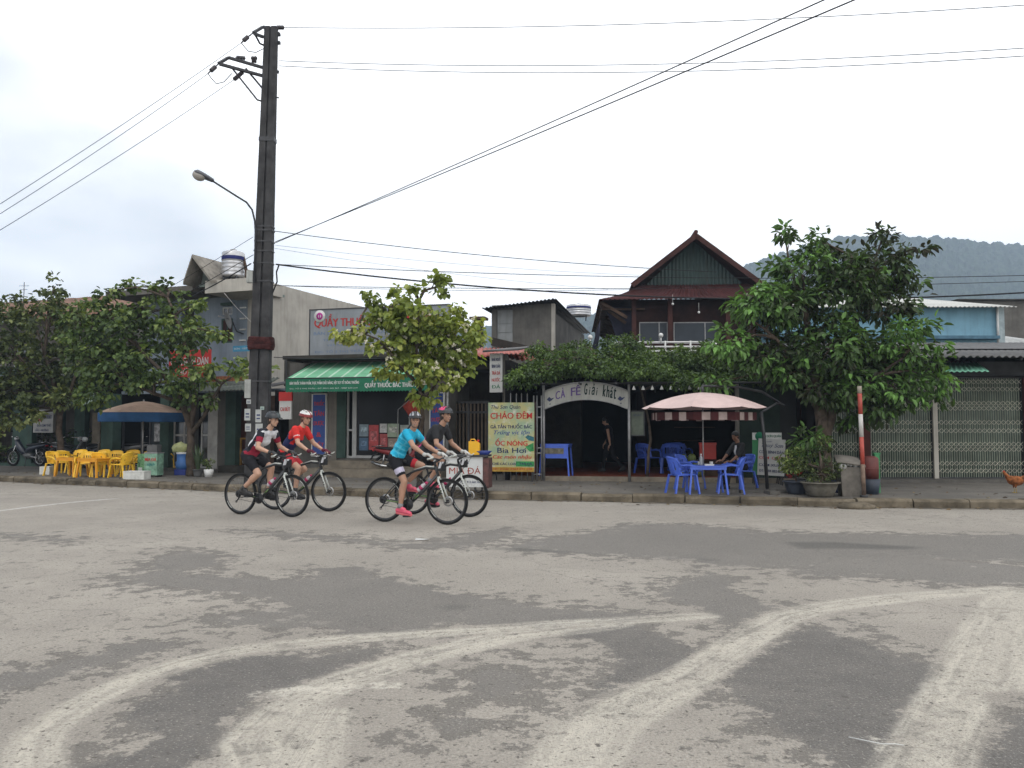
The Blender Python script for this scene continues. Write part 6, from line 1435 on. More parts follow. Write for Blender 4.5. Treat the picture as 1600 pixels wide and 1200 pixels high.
# street lamp on the pole
la = thing('street_lamp', 'grey street lamp on a curved arm fixed to the concrete pole', 'street lamp', gp+pp(399,440,-.18)); o_ = pp(399,440,-.18)
MB().tube([pp(398,440,-.18)-o_, pp(399,360,-.18)-o_, pp(398,345,-.2)-o_, pp(394,328,-.25)-o_, pp(385,316,-.3)-o_, pp(372,308,-.4)-o_, pp(334,284,-.7)-o_], .022, 8).build('arm', IR, la)
h0, h1_ = pp(334,284,-.7)-o_, pp(303,269,-1.0)-o_; d = (h1_-h0); Lh = d.length; dn = d.normalized(); sd, up_ = basis(dn); 
if up_.z < 0: up_ = -up_; sd = -sd
mb = MB(); vs = []; K = 10
prof = [(0,.03,.03),(.06,.07,.06),(.35,.095,.08),(.65,.12,.09),(.9,.12,.09),(1.0,.08,.05)]
for t_, w_, h_ in prof:
    for j in range(12):
        a = 2*PI*j/12; vs.append(h0+dn*Lh*t_+sd*math.cos(a)*w_+up_*(math.sin(a)*h_ if math.sin(a) > 0 else math.sin(a)*h_*.35))
fs = [(i*12+j, i*12+(j+1) % 12, (i+1)*12+(j+1) % 12, (i+1)*12+j) for i in range(5) for j in range(12)]+[tuple(range(12)), tuple(range(71,59,-1))]
mb.add(vs, fs, 0, True); mb.build('lamp_head', M('lamp_grey', (.10,.105,.12), .5, .15, 5), la)
MB().ell(h0+dn*Lh*.74-up_*.03, dn*.15, sd*.105, up_*.11, 14, 10).build('lamp_glass', M('lamp_lens', (.30,.28,.25), .2, .1, 5), la)
# ================================================================ wires
WM = M('wire_black', (.02,.02,.022), .7, .1, 5)
wn = [0]
def wire(a, b2, sag, r, label, n=26):
    a, b2 = Vector(a), Vector(b2); pts = [a.lerp(b2, i/n)+Vector((0,0,-4*sag*(i/n)*(1-i/n))) for i in range(n+1)]
    o = MB().tube([p-a for p in pts], r, 5).build('overhead_wire', WM); o.location = a
    tag(o, label, 'wire', 'overhead wires')
A = lambda px, py, dy=0: W(px, py, Yp+dy)
wire(gp+i1, W(-220,455,13.5), .10, .006, 'uppermost of the three thin wires leading down left from the pole top')
wire(gp+i2, W(-220,468,13.2), .12, .006, 'middle of the three thin wires leading down left from the pole top')
wire(gp+i3, W(-220,490,13.4), .10, .006, 'lowest of the three thin wires leading down left from the pole top')
wire(A(444,43,.2), W(1760,-3,15.5), .20, .008, 'single top wire running right from the tip of the pole')
wire(A(436,95,.1), W(1760,64,15.5), .27, .008, 'upper of the two close wires running right from the lower crossarm')
wire(A(436,103,.1), W(1760,76,15.5), .30, .008, 'lower of the two close wires running right from the lower crossarm')
wire(A(429,380,0), W(1420,-60,8.0), .03, .008, 'steep wire rising to the upper right, left one of the pair')
wire(A(430,378,0), W(1520,-79,8.0), .03, .009, 'steep wire rising to the upper right, right one of the pair')
wire(A(428,361,0), W(1120,425,20.0), .12, .009, 'thin dark wire from the lamp arm height to the red roofed house')
wire(A(431,413,.1), W(1760,446,19.0), .55, .019, 'thickest black cable crossing the street front from the pole')
wire(A(431,413,.15), W(1800,424,21), .25, .009, 'thin wire just above the thick black cable at the right side')
wire(A(420,446,.1), W(1760,434,21), .16, .008, 'faint horizontal wire below the thick black cable')
wire(A(428,446,.1), W(1000,452,24), .08, .006, 'faint lower wire passing over the blank side wall')
wire(A(429,383,.1), W(1000,430,24), .10, .004, 'very faint thin wire sloping towards the red roof')
wire(A(429,388,.1), W(950,452,26), .10, .004, 'lowest very faint thin wire sloping towards the red roof')
wire(A(396,370,-.1), W(-100,650,24), .12, .006, 'thin wire sloping left from the pole past the water tank top')
wire(A(396,398,-.1), W(-100,668,24), .10, .008, 'dark wire sloping left across the water tank')
wire(A(392,412,-.1), FL.w(FL.X(292,-.2), -.2, FL.Z(292,465,-.2)), .03, .016, 'thick black cable from the pole to the gabled balcony')
o = MB().tube([A(436,414,.1), A(432,425,.1), A(433,440,.1), A(427,455,.1), A(421,466,0)], .018, 6).build('hanging_cable', WM); tag(o, 'short black cable looping down the right side of the concrete pole', 'cable')
# ================================================================ bicycles
TYRE = M('tyre_rubber', (.014,.014,.014), .8, .2, 8); RIM = M('black_rim', (.03,.03,.032), .35, .2, 8); SPK = M('spoke_steel', (.25,.25,.26), .35, .1, 8, metal=.7)
FRG = M('graphite_frame', (.028,.03,.032), .3, .1, 5); FRW = M('white_fork_paint', (.50,.52,.48), .3, .06, 5); FRL = M('lime_decal', (.16,.30,.07), .4, .1, 5); BLK = M('matt_black', (.012,.012,.013), .55, .2, 8); ALU2 = M('brushed_alloy', (.42,.42,.42), .3, .1, 8, metal=.8)
PAPER = M('number_card', (.62,.63,.66), .7, .04, 4)
WR = .345
def wheel(t, x, name, rear):
    w = MB().torus((x,0,WR), WR-.018, .018, 'y', 56, 10).build('wheel', TYRE, t)
    MB().lathe([(WR-.036,-.011),(WR-.046,-.010),(WR-.058,-.005),(WR-.058,.005),(WR-.046,.010),(WR-.036,.011)], (x,0,WR), 56, 0, 'y').build('rim', RIM, w)
    mb = MB(); n = 28
    for k in range(n):
        a = 2*PI*k/n; a2 = a+(.35 if k % 2 else -.35); s = 1 if k % 4 < 2 else -1
        mb.cyl((x+.022*math.cos(a2), s*.03, WR+.022*math.sin(a2)), (x+(WR-.055)*math.cos(a), 0, WR+(WR-.055)*math.sin(a)), .0013, n=3)
    mb.build('spokes', SPK, w)
    mb = MB().lathe([(.001,-.05),(.014,-.05),(.014,-.03),(.028,-.028),(.018,-.02),(.018,.02),(.028,.028),(.014,.03),(.014,.05),(.001,.05)], (x,0,WR), 16, 0, 'y'); mb.build('hub', BLK, w)
    mb = MB(); mb.lathe([(.055,.036),(.078,.036),(.078,.039),(.055,.039)], (x,0,WR), 24, 0, 'y'); 
    for k in range(6): a = k*PI/3; mb.beam((x,.0375,WR), (x+.06*math.cos(a), .0375, WR+.06*math.sin(a)), .008, .003)
    mb.build('disc_rotor', ALU2, w)
    mb = MB()   # pale rim decals
    for a0 in (.5, 3.6):
        pts = [(x+(WR-.047)*math.cos(a0+.5*i/6), -.0118, WR+(WR-.047)*math.sin(a0+.5*i/6)) for i in range(7)]; mb.tube(pts, .0045, 4)
    mb.build('rim_decal', FRW, w)
    if rear:
        mb = MB()
        for k, r_ in enumerate((.06,.054,.048,.042,.036,.03)): mb.lathe([(.014,-.05+k*-.003),(r_,-.05-k*.003),(r_,-.052-k*.003),(.014,-.052-k*.003)], (x,0,WR), 20, 0, 'y')
        mb.build('cassette', BLK, w)
    return w
def make_bike(label, loc, rot, crank, bottle=True):
    t = thing('bicycle', label, 'bicycle', loc, rot, 'bicycles crossing the square')
    FX = 1.07; BB = Vector((.44,0,.285)); HT = Vector((.875,0,.865)); HB = Vector((.925,0,.715)); ST = Vector((.30,0,.70)); RA = Vector((0,0,WR)); FA = Vector((FX,0,WR))
    wheel(t, 0, 'rear', True); wheel(t, FX, 'front', False)
    mb = MB()
    tt = [HT+Vector((-.01,0,-.03)), Vector((.72,0,.845)), Vector((.52,0,.79)), ST+Vector((0,0,-.02))]
    mb.tube([HB+Vector((-.01,0,.03)), BB.lerp(HB, .5)+Vector((-.006,0,-.004)), BB], [.026,.027,.024], 12)
    mb.tube(tt, [.024,.021,.019,.017], 12); mb.tube([BB, ST+Vector((-.015,0,.05))], [.019,.017], 12); mb.tube([HB, HT], .024, 12); mb.cyl(BB+Vector((0,-.036,0)), BB+Vector((0,.036,0)), .025, n=14)
    for s in (-1, 1):
        mb.tube([BB+Vector((-.04,s*.03,0)), Vector((.22,s*.055,.315)), RA+Vector((.02,s*.062,0))], [.012,.010,.010], 8)
        mb.tube([ST+Vector((0,s*.015,-.03)), Vector((.15,s*.05,.52)), RA+Vector((0,s*.062,.01))], [.010,.009,.009], 8)
    mb.build('frame', FRG, t)
    mb = MB().tube([p+Vector((0,0,.017)) for p in tt[:3]], [.017,.014,.008], 8); mb.build('white_decal', FRW, t)
    mb = MB(); 
    for s in (-1, 1): mb.tube([Vector((.40,s*.044,.30)), Vector((.08,s*.070,.335))], .006, 6)
    mb.tube([BB.lerp(HB, .2)+Vector((.0,-.027,0)), BB.lerp(HB, .35)+Vector((0,-.028,0))], .006, 5).build('lime_decal', FRL, t)
    mb = MB().tube([HB+Vector((0,0,.0)), HB+Vector((.006,0,-.035))], [.022,.03], 10)
    for s in (-1, 1): mb.tube([HB+Vector((.005,s*.02,-.03)), HB+Vector((.02,s*.05,-.06)), Vector((1.01,s*.056,.50)), FA+Vector((0,s*.058,.0))], [.018,.017,.014,.010], 8)
    fk = mb.build('fork', FRW, t)
    mb = MB()
    for s in (-1, 1):
        a, b2 = Vector((.955,s*.056+ s*.0,.62)), Vector((1.02,s*.056,.47))
        for k in range(5): c = a.lerp(b2, k/4); mb.obox(c+Vector((0,s*.0165,0)), (.008,0,-.002), (0,.002,0), (.001,0,.007+.004*(k % 2)))
    mb.build('fork_lettering', BLK, fk)
    # cockpit
    mb = MB().tube([HT, HT+Vector((-.015,0,.05)), Vector((.86,0,.925)), Vector((.935,0,.965))], [.02,.018,.017,.02], 10); mb.build('stem', BLK, t)
    hb = MB().tube([Vector((.90,-.30,.985)), Vector((.925,-.12,.985)), Vector((.94,0,.968)), Vector((.925,.12,.985)), Vector((.90,.30,.985))], .0125, 8).build('handlebar', BLK, t)
    for s in (-1, 1):
        MB().tube([Vector((.90,s*.305,.985)), Vector((.912,s*.19,.985))], .018, 10).build('grip', M('pale_grip', (.30,.30,.29), .7, .1, 8), hb)
        MB().tube([Vector((.915,s*.17,.98)), Vector((.965,s*.19,.965)), Vector((.975,s*.27,.95))], [.01,.009,.006], 6).build('brake_lever', ALU2, hb)
        MB().tube([Vector((.90,s*.305,.985)), Vector((.96,s*.325,.985+.01)), Vector((1.0,s*.31,1.02))], [.013,.012,.007], 6).build('bar_end', FRW, hb)
    MB().tube([Vector((.93,-.16,.975)), Vector((1.03,-.12,.96)), Vector((1.02,-.04,.84)), Vector((.95,-.03,.74))], .003, 5).tube([Vector((.93,.16,.975)), Vector((1.04,.10,.95)), Vector((1.0,.04,.82)), Vector((.9,.03,.76))], .003, 5).build('brake_cable', BLK, t)
    MB().obox((1.0,-.07,.89), (.0,.055,0), (.004,0,0), (.015,0,.048)).build('number_card', PAPER, t)
    MB().box(.94,1.01,-.06,.06,.80,.93).build('handlebar_bag', BLK, t) if bottle != 'nobag' else None
    # saddle
    sp = MB().tube([ST+Vector((-.01,0,.02)), Vector((.245,0,.92))], .0135, 8).build('seat_post', BLK, t)
    mb = MB(); prof = [(.06,.052,.0),(.10,.072,.012),(.16,.075,.012),(.24,.05,.006),(.32,.026,.0),(.375,.016,-.01)]; vs = []
    for x, w_, dz in prof:
        for j in range(8): a = 2*PI*j/8; vs.append((x, w_*math.cos(a), .945+dz+.022*math.sin(a)))
    fs = [(i*8+j, i*8+(j+1) % 8, (i+1)*8+(j+1) % 8, (i+1)*8+j) for i in range(5) for j in range(8)]+[tuple(range(7,-1,-1)), tuple(range(40,48))]
    mb.add(vs, fs, 0, True); mb.build('saddle', BLK, t); MB().ell((.08,0,.875), (.05,0,0), (0,.035,0), (0,0,.035)).build('saddle_bag', BLK, t)
    # drivetrain
    cr = MB().lathe([(.06,-.052),(.088,-.052),(.088,-.056),(.06,-.056)], BB, 32, 0, 'y').lathe([(.001,-.05),(.07,-.05),(.07,-.049),(.001,-.049)], BB, 24, 0, 'y').build('chainring', BLK, t)
    pcs = {}
    for s, ph in ((-1, crank), (1, crank+PI)):
        e = BB+Vector((math.cos(ph)*.17, s*.075, math.sin(ph)*.17)); cm = MB().beam(BB+Vector((0,s*.065,0)), e, .022, .014).build('crank_arm', BLK, t)
        MB().box(e.x-.045, e.x+.045, min(e.y, e.y+s*.09), max(e.y, e.y+s*.09), e.z-.012, e.z+.012).build('pedal', BLK, cm); pcs[s] = e+Vector((0,s*.045,0))
    MB().tube([BB+Vector((0,-.054,.088)), Vector((0,-.056,WR+.045))], .004, 5).tube([BB+Vector((0,-.054,-.088)), Vector((.05,-.056,.255)), Vector((.0,-.056,.245))], .004, 5).build('chain', M('chain_steel', (.09,.09,.085), .5, .2, 20, metal=.5), t)
    MB().tube([Vector((.01,-.062,WR-.02)), Vector((.035,-.064,.29)), Vector((-.03,-.062,.215))], [.014,.012,.010], 8).lathe([(.018,-.062),(.024,-.06),(.018,-.056)], (-.03,0,.215), 12, 0, 'y').build('derailleur', BLK, t)
    if bottle:
        a = BB.lerp(HB, .38)+Vector((-.045,0,.045)); d = (HB-BB).normalized(); bo = MB().tube([a, a+d*.02, a+d*.12, a+d*.15, a+d*.17], [.030,.035,.035,.022,.018], 12).build('water_bottle', M('frosted_bottle', (.50,.46,.48), .4, .1, 5), t)
        MB().tube([a+d*.17, a+d*.20], [.02,.014], 10).build('bottle_cap', M('pink_cap', (.45,.05,.14)), bo); MB().tube([a+d*.05, a+d*.10], .0357, 12).build('bottle_label', M('pink_cap', (.45,.05,.14)), bo)
    return t, pcs
# ================================================================ people
SKIN = M('skin', (.46,.27,.185), .55, .08, 8); SKIN2 = M('tanned_skin', (.36,.20,.13), .55, .08, 8); SKIN3 = M('brown_skin', (.24,.12,.075), .55, .08, 8)
HAIRB = M('dark_brown_hair', (.03,.018,.012), .6, .3, 20); HAIRR = M('auburn_hair', (.11,.04,.02), .6, .3, 20); HAIRK = M('black_hair', (.008,.007,.007), .5, .3, 20)
def remesh(mb, vox, smooth=4, name='body'):
    me = bpy.data.meshes.new(name); me.from_pydata(mb.v, [], mb.f); me.update()
    bm = bmesh.new(); bm.from_mesh(me); bmesh.ops.recalc_face_normals(bm, faces=bm.faces); bm.to_mesh(me); bm.free()
    o = bpy.data.objects.new(name, me); COL.objects.link(o)
    r = o.modifiers.new('r', 'REMESH'); r.mode = 'VOXEL'; r.voxel_size = vox; r.use_smooth_shade = True
    s = o.modifiers.new('s', 'SMOOTH'); s.factor = .5; s.iterations = smooth
    bpy.context.view_layer.update()
    out = bpy.data.meshes.new_from_object(o.evaluated_get(bpy.context.evaluated_depsgraph_get()))
    bpy.data.objects.remove(o); bpy.data.meshes.remove(me)
    out.polygons.foreach_set('use_smooth', [True]*len(out.polygons)); return out
def put_mesh(me, name, mats, parent, pick=None):
    me.name = name; me.materials.clear()
    for m_ in mats: me.materials.append(m_)
    if pick:
        idx = [pick(p.center) for p in me.polygons]; me.polygons.foreach_set('material_index', idx)
    else: me.polygons.foreach_set('material_index', [0]*len(me.polygons))
    o = bpy.data.objects.new(name, me); COL.objects.link(o); o.parent = parent; return o
def ik(a, c, l1, l2, bend):
    a, c, bend = Vector(a), Vector(c), Vector(bend); d = c-a; L = min(d.length, (l1+l2)*.998); d.normalize(); c = a+d*L
    x = (l1*l1-l2*l2+L*L)/(2*L); h = math.sqrt(max(l1*l1-x*x, 0)); b = bend-d*bend.dot(d); b.normalize()
    return a+d*x+b*h, c
def hand(mb, wrist, grip, axis, s, curl=True, k=1.0):
    """palm + five fingers; grip = centre of the bar under the palm, axis = bar direction (outwards)"""
    w, g, ax = Vector(wrist), Vector(grip), Vector(axis).normalized()
    f = (g-w); f -= ax*f.dot(ax); f.normalize(); up = Vector((0,0,1)); up = (up-f*up.dot(f)-ax*up.dot(ax)); up.normalize()
    pc = g-f*.030*k+up*.026*k
    mb.ell(pc, f*.044*k, ax*.040*k, up*.017*k, 10, 7); mb.capsule(w, pc-f*.02*k, .026*k, .024*k, 10)
    ls = [.9, 1.0, .96, .78]
    for i in range(4):
        o = ax*(-.030+i*.020)*k*(1 if s > 0 else 1); b = pc+f*.036*k+o
        if curl:
            p1 = b+f*.026*k*ls[i]+up*-.004*k; p2 = p1+f*.006*k-up*.024*k*ls[i]; p3 = p2-f*.022*k*ls[i]-up*.006*k
        else:
            p1 = b+f*.030*k*ls[i]-up*.006*k; p2 = p1+f*.024*k*ls[i]-up*.012*k; p3 = p2+f*.014*k-up*.014*k
        mb.capsule(b, p1, .0098*k, .0092*k, 8).capsule(p1, p2, .0092*k, .0086*k, 8).capsule(p2, p3, .0086*k, .0078*k, 8)
    tb = pc-f*.012*k-ax*.032*k; t1 = tb-ax*.018*k+f*.022*k-up*.010*k; t2 = t1+f*.022*k-up*.018*k
    mb.capsule(tb, t1, .0125*k, .011*k, 8).capsule(t1, t2, .011*k, .009*k, 8)
def person(label, loc, rot, P, skin, group='cyclists riding across the square', name='person'):
    """P holds joints (local, facing +x) and clothing; returns the root"""
    t = thing(name, label, 'person', loc, rot, group)
    hip = Vector(P['hip']); sh = Vector(P['sh']); k = P.get('k', 1.0); hd = Vector(P['head']); 
    sw = P.get('sw', .17)*k; hw = P.get('hw', .085)*k
    ax = (sh-hip).normalized(); S = Vector((0,1,0)); tw = P.get('twist', 0)
    F = S.cross(ax).normalized(); 
    if F.x < 0: F = -F
    Ssh = Vector((-math.sin(tw), math.cos(tw), 0)); L = (sh-hip).length
    bk_ = -F*.02*k
    fem = P.get('fem', 1)
    torso = lambda mb, g: (mb.ell(hip+ax*.02, F*(.115+g)*k, S*(.165+g)*k, ax*(.13+g)*k), mb.ell(hip+ax*L*.38+bk_, F*(.10+g)*k, S*(.135+g)*k, ax*(.17+g)*k), mb.ell(hip+ax*L*.72+bk_*.6, F*(.115+g)*k, Ssh*(.155+g)*k, ax*(.17+g)*k),
                           mb.ell(hip+ax*L*.70+F*.055*k, F*(.07+g)*k, Ssh*(.12+g)*k, ax*(.08+g)*k), mb.capsule(sh-Ssh*(sw-.03)-ax*.02, sh+Ssh*(sw-.03)-ax*.02, (.062+g)*k, (.062+g)*k))
    # head frame
    hy = P.get('yaw', 0); hp = P.get('pitch', 0)
    HF = Vector((math.cos(hy)*math.cos(hp), math.sin(hy)*math.cos(hp), -math.sin(hp))); HS = Vector((-math.sin(hy), math.cos(hy), 0)); HU = HF.cross(HS)
    def hpnt(x, y, z): return hd+(HF*x+HS*y+HU*z)*k
    mb = MB(); torso(mb, 0)
    nk = hd-HU*.075*k-HF*.015*k; mb.capsule(sh+ax*.005, nk, .058*k, .050*k)
    # skull, jaw, nose, ears
    mb.ell(hpnt(-.012,0,.03), HF*.096*k, HS*.074*k, HU*.088*k, 18, 12); mb.ell(hpnt(.022,0,-.045), HF*.062*k, HS*.056*k, HU*.062*k, 14, 10); mb.ell(hpnt(.058,0,-.088), HF*.024*k, HS*.026*k, HU*.018*k, 10, 8)
    mb.ell(hpnt(.05,0,-.02), HF*.032*k, HS*.05*k, HU*.04*k, 12, 8)
    mb.capsule(hpnt(.082,0,.012), hpnt(.100,0,-.024), .008*k, .0135*k, 8); mb.ell(hpnt(.075,0,.032), HF*.016*k, HS*.045*k, HU*.010*k, 10, 6)
    mb.ell(hpnt(.080,0,-.052), HF*.010*k, HS*.024*k, HU*.010*k, 10, 6)
    for s in (-1, 1): mb.ell(hpnt(-.01, s*.074, -.008), HF*.017*k, HS*.008*k, HU*.030*k, 8, 6); mb.ell(hpnt(.055, s*.038, -.022), HF*.025*k, HS*.02*k, HU*.02*k, 8, 6)
    J = {}
    for s in (-1, 1):
        shp = sh+Ssh*s*sw; ha = Vector(P['hand'][s]); el, wr = ik(shp, ha, .285*k, .255*k, P.get('ebend', {}).get(s, (-.2, s*.5, -.9)))
        J[s] = [shp, el, wr]
        mb.capsule(shp, el, .052*k, .040*k); mb.capsule(el, wr, .041*k, .026*k); mb.ell(el.lerp(wr, .25), (el-wr).normalized()*.08*k, S*.042*k, (el-wr).normalized().cross(S)*.042*k, 10, 8)
        if P.get('grip'): hand(mb, wr, P['grip'][s], (-.1, s, 0), s, True, k)
        else: hand(mb, wr, wr+Vector(P.get('hdir', (.3,0,-1))).normalized()*.1, (0, s, 0), s, False, k)
        hj = hip+S*s*hw+ax*-.02; an = Vector(P['ankle'][s]); kn, an = ik(hj, an, .43*k, .42*k, P.get('kbend', {}).get(s, (1, s*.05, .2)))
        J[(s, 'l')] = [hj, kn, an]
        mb.capsule(hj, kn, .088*k, .056*k); mb.ell(hj.lerp(kn, .3), (kn-hj)*.30, S*.088*k, (kn-hj).normalized().cross(S)*.092*k, 12, 8)
        mb.capsule(kn, an, .056*k, .036*k); cd = (an-kn).normalized(); cb = cd.cross(S); 
        if cb.x > 0: cb = -cb
        mb.ell(kn.lerp(an, .30)+cb*.018*k, cd*.12*k, S*.052*k, cb*.050*k, 12, 8)
        fd = Vector(P['toe'][s])-an; tl = an+fd; J[(s, 'f')] = (an, tl); mb.capsule(an+Vector((-.02,0,-.03))*k, tl, .034*k, .028*k)
    body = put_mesh(remesh(mb, .0085*k, 3), 'body', [skin], t)
    # eyes, brows, mouth
    e = MB()
    for s in (-1, 1): e.ell(hpnt(.079, s*.031, .008), HF*.010*k, HS*.013*k, HU*.008*k, 8, 6)
    ey = e.build('eyes', M('eye_dark', (.05,.035,.03), .3), body)
    m_ = MB().ell(hpnt(.088,0,-.053), HF*.008*k, HS*(.026 if P.get('smile') else .020)*k, HU*(.007 if P.get('smile') else .005)*k, 8, 6).build('mouth', M('lips', (.32,.10,.08), .5), body)
    if P.get('smile'): MB().ell(hpnt(.0905,0,-.053), HF*.007*k, HS*.018*k, HU*.0035*k, 8, 6).build('teeth', M('teeth_white', (.6,.58,.54), .4), body)
    b = MB()
    for s in (-1, 1): b.tube([hpnt(.086, s*.018, .027), hpnt(.084, s*.034, .031), hpnt(.074, s*.047, .026)], .0035*k, 5)
    b.build('eyebrows', HAIRB, body)
    # clothes
    c = MB(); torso(c, .014); 
    for s in (-1, 1): a, b2, _ = J[s]; c.capsule(a, a.lerp(b2, P.get('sleeve', .62)), .068*k, .058*k)
    c.capsule(sh-ax*.03, sh+(nk-sh)*.22, .068*k, .062*k)
    me = remesh(c, .011*k, 3); jp = P['jersey']; M_ = J
    def loc_t(p):  # torso coordinates: u along the spine, f forward, s side
        q = p-hip; return q.dot(ax)/L, q.dot(F), q.dot(S)
    put_mesh(me, 'jersey', jp[0], t, (lambda p: jp[1](*loc_t(p), p, J)) if jp[1] else None)
    c = MB(); c.ell(hip+ax*-.0, F*.134*k, S*.182*k, ax*.145*k); c.ell(hip+ax*.05*k+bk_, F*.104*k, S*.140*k, ax*.10*k)
    cut = P.get('shorts', .62)
    for s in (-1, 1):
        hj, kn, an = J[(s, 'l')]; c.capsule(hj, hj.lerp(kn, cut), .102*k, .078*k); c.ell(hj.lerp(kn, .28), (kn-hj)*.30, S*.100*k, (kn-hj).normalized().cross(S)*.104*k, 12, 8)
        if P.get('trousers'): c.capsule(kn, kn.lerp(an, .92), .070*k, .055*k); c.capsule(hj, kn, .102*k, .072*k)
    sp = P['short_mat']
    def leg_u(p):
        best = 0
        for s in (-1, 1):
            hj, kn, an = J[(s, 'l')]; d = kn-hj; u = (p-hj).dot(d)/d.length_squared; q = (p-(hj+d*max(0, min(1, u)))).length
            if q < .14 and p.y*s > 0: best = (u, s)
        return best or (0, 1)
    put_mesh(remesh(c, .011*k, 3), 'trousers' if P.get('trousers') else 'shorts', sp[0], t, (lambda p: sp[1](*leg_u(p), p)) if sp[1] else None)
    for s in (-1, 1):
        an, tl = J[(s, 'f')]; d = (tl-an); d2 = Vector((d.x, d.y, d.z)).normalized(); c = MB()
        heel = an+Vector((-.045,0,-.045))*k; c.capsule(heel, tl, .038*k, .031*k); c.capsule(an+Vector((0,0,-.01)), an+d*.40, .043*k, .036*k); c.ell(tl-d2*.02, d2*.06*k, S*.044*k, Vector((0,0,.03))*k)
        so = put_mesh(remesh(c, .010*k, 2), 'shoe', [P['shoe']], t)
        MB().tube([heel+Vector((-.02,0,-.035))*k, heel.lerp(tl, .5)+Vector((0,0,-.036))*k, tl+Vector((.03,0,-.026))*k], [.028*k,.026*k,.024*k], 8).build('sole', P.get('sole', BLK), so)
        if P.get('sock'): MB().tube([an+(J[(s,'l')][1]-an)*.16, an+Vector((0,0,-.01))], [.043*k,.046*k], 12).build('sock', P['sock'], t)
        if P.get('glove'):
            sp_, el, wr = J[s]; g = MB(); g.capsule(wr.lerp(el, .06), wr, .034*k, .033*k); gp_ = Vector(P['grip'][s]); hand(g, wr, gp_+Vector((0,0,.004)), (-.1, s, 0), s, True, k*1.12)
            put_mesh(remesh(g, .009, 2), 'glove', [P['glove']], t)
    # hair and helmet
    h = MB().ell(hpnt(-.030,0,.028), HF*.088*k, HS*.084*k, HU*.092*k, 16, 12); h.ell(hpnt(-.045,0,-.045), HF*.055*k, HS*.066*k, HU*.055*k, 12, 8)
    if not P.get('helmet'): h.ell(hpnt(-.020,0,.046), HF*.100*k, HS*.086*k, HU*.085*k, 16, 12)
    for q in P.get('hair', []): h.capsule(hpnt(*q[0]), hpnt(*q[1]), q[2]*k, q[3]*k, 10)
    put_mesh(remesh(h, .011, 3), 'hair', [P['hairmat']], t)
    if P.get('helmet'):
        hm = P['helmet']; g = MB(); vs = []; fs = []; N = 36; Mm = 12
        for i in range(Mm+1):
            ph = PI/2*i/Mm*1.04
            for j in range(N):
                a = 2*PI*j/N; ridge = .005*math.sin(6*(abs(a-PI)))  # longitudinal ridges
                xx = math.cos(a)*math.sin(ph); yy = math.sin(a)*math.sin(ph); zz = math.cos(ph)
                rib = .006*math.cos(yy*34)*(1 if zz > .1 else .3)
                vs.append(hpnt(-.004+xx*(.136+rib)+(-.012 if xx < 0 else 0), yy*(.100+rib*.5), .050+zz*(.098+rib)))
        for i in range(Mm):
            for j in range(N):
                j2 = (j+1) % N; fs.append((i*N+j, (i+1)*N+j, (i+1)*N+j2, i*N+j2))
        g.add(vs, fs, 0, True)
        lo = len(vs)-N
        low = [Vector(vs[lo+j]) for j in range(N)]
        g.tube(low, .009*k, 6, closed=True)
        for fi, f_ in enumerate(g.f):
            c_ = sum((Vector(g.v[i]) for i in f_), Vector())/len(f_)-hd; yy = c_.dot(HS)/k; xx = c_.dot(HF)/k; zz = c_.dot(HU)/k
            g.m[fi] = hm[1](xx, yy, zz)
        ho = g.build('helmet', hm[0], t)
        v = MB()
        for yy in (-.055, -.02, .02, .055):
            for x0 in (-.075, -.01, .055):
                zc_ = .052+.102*math.sqrt(max(.05, 1-(yy/.104)**2-((x0)/.140)**2)); n_ = Vector((x0/.14**2, yy/.1**2, (zc_-.05)/.098**2)).normalized()
                cpt = hpnt(x0, yy, zc_); nw = HF*n_.x+HS*n_.y+HU*n_.z; tx = (HF-nw*HF.dot(nw)).normalized(); ty = nw.cross(tx)
                v.ell(cpt, tx*.024*k, ty*.008*k, nw*.004*k, 10, 6)
        v.build('vents', BLK, ho)
        MB().tube([hpnt(.03,-.078,.04), hpnt(.0,-.079,-.03), hpnt(.03,-.045,-.10), hpnt(.035,0,-.112), hpnt(.03,.045,-.10), hpnt(.0,.079,-.03), hpnt(.03,.078,.04)], .0042, 5).tube([hpnt(-.06,-.076,.03), hpnt(.0,-.08,-.03)], .004, 5).tube([hpnt(-.06,.076,.03), hpnt(.0,.08,-.03)], .004, 5).build('chin_strap', BLK, ho)
        if len(hm) > 2: MB().sheet(hpnt(.11,-.07,.052), hpnt(.11,.07,.052), hpnt(.165,.05,.035), hpnt(.165,-.05,.035), 6, 2, None, .004).build('visor', hm[2], ho)
    return t, J, hpnt
def col(name, c, r=.8): return M(name, c, r, .16, 9, .9, 16)
JR = col('jersey_red', (.58,.035,.03)); JBLK = col('jersey_black', (.02,.02,.028)); JW = col('jersey_white', (.62,.62,.64)); JMAR = col('jersey_maroon', (.26,.02,.04)); JTQ = col('jersey_turquoise', (.02,.34,.52)); JTQ2 = col('jersey_pale_turquoise', (.07,.44,.60)); JNV = col('jersey_navy', (.02,.025,.08)); JCH = col('jersey_charcoal', (.028,.028,.03)); JPK = col('jersey_pink', (.5,.04,.16))
SBLK = col('shorts_black', (.014,.014,.017)); SRED = col('shorts_red', (.45,.03,.04)); SLIL = col('shorts_lilac', (.50,.47,.58))
PINK = M('pink_shoe', (.62,.08,.14), .5, .1, 8); DKS = M('dark_shoe', (.025,.025,.025), .6, .2, 8); WSH = M('white_sole', (.6,.6,.6), .6)
def setup(rear_px, front_px):
    """wheel contact pixels of rear and front wheel -> root position and heading"""
    a, b2 = G(*rear_px), G(*front_px); c = (a+b2)/2; d = (b2-a); th = math.atan2(d.y, d.x)
    dv = Vector((math.cos(th), math.sin(th), 0)); return c-dv*.535, th
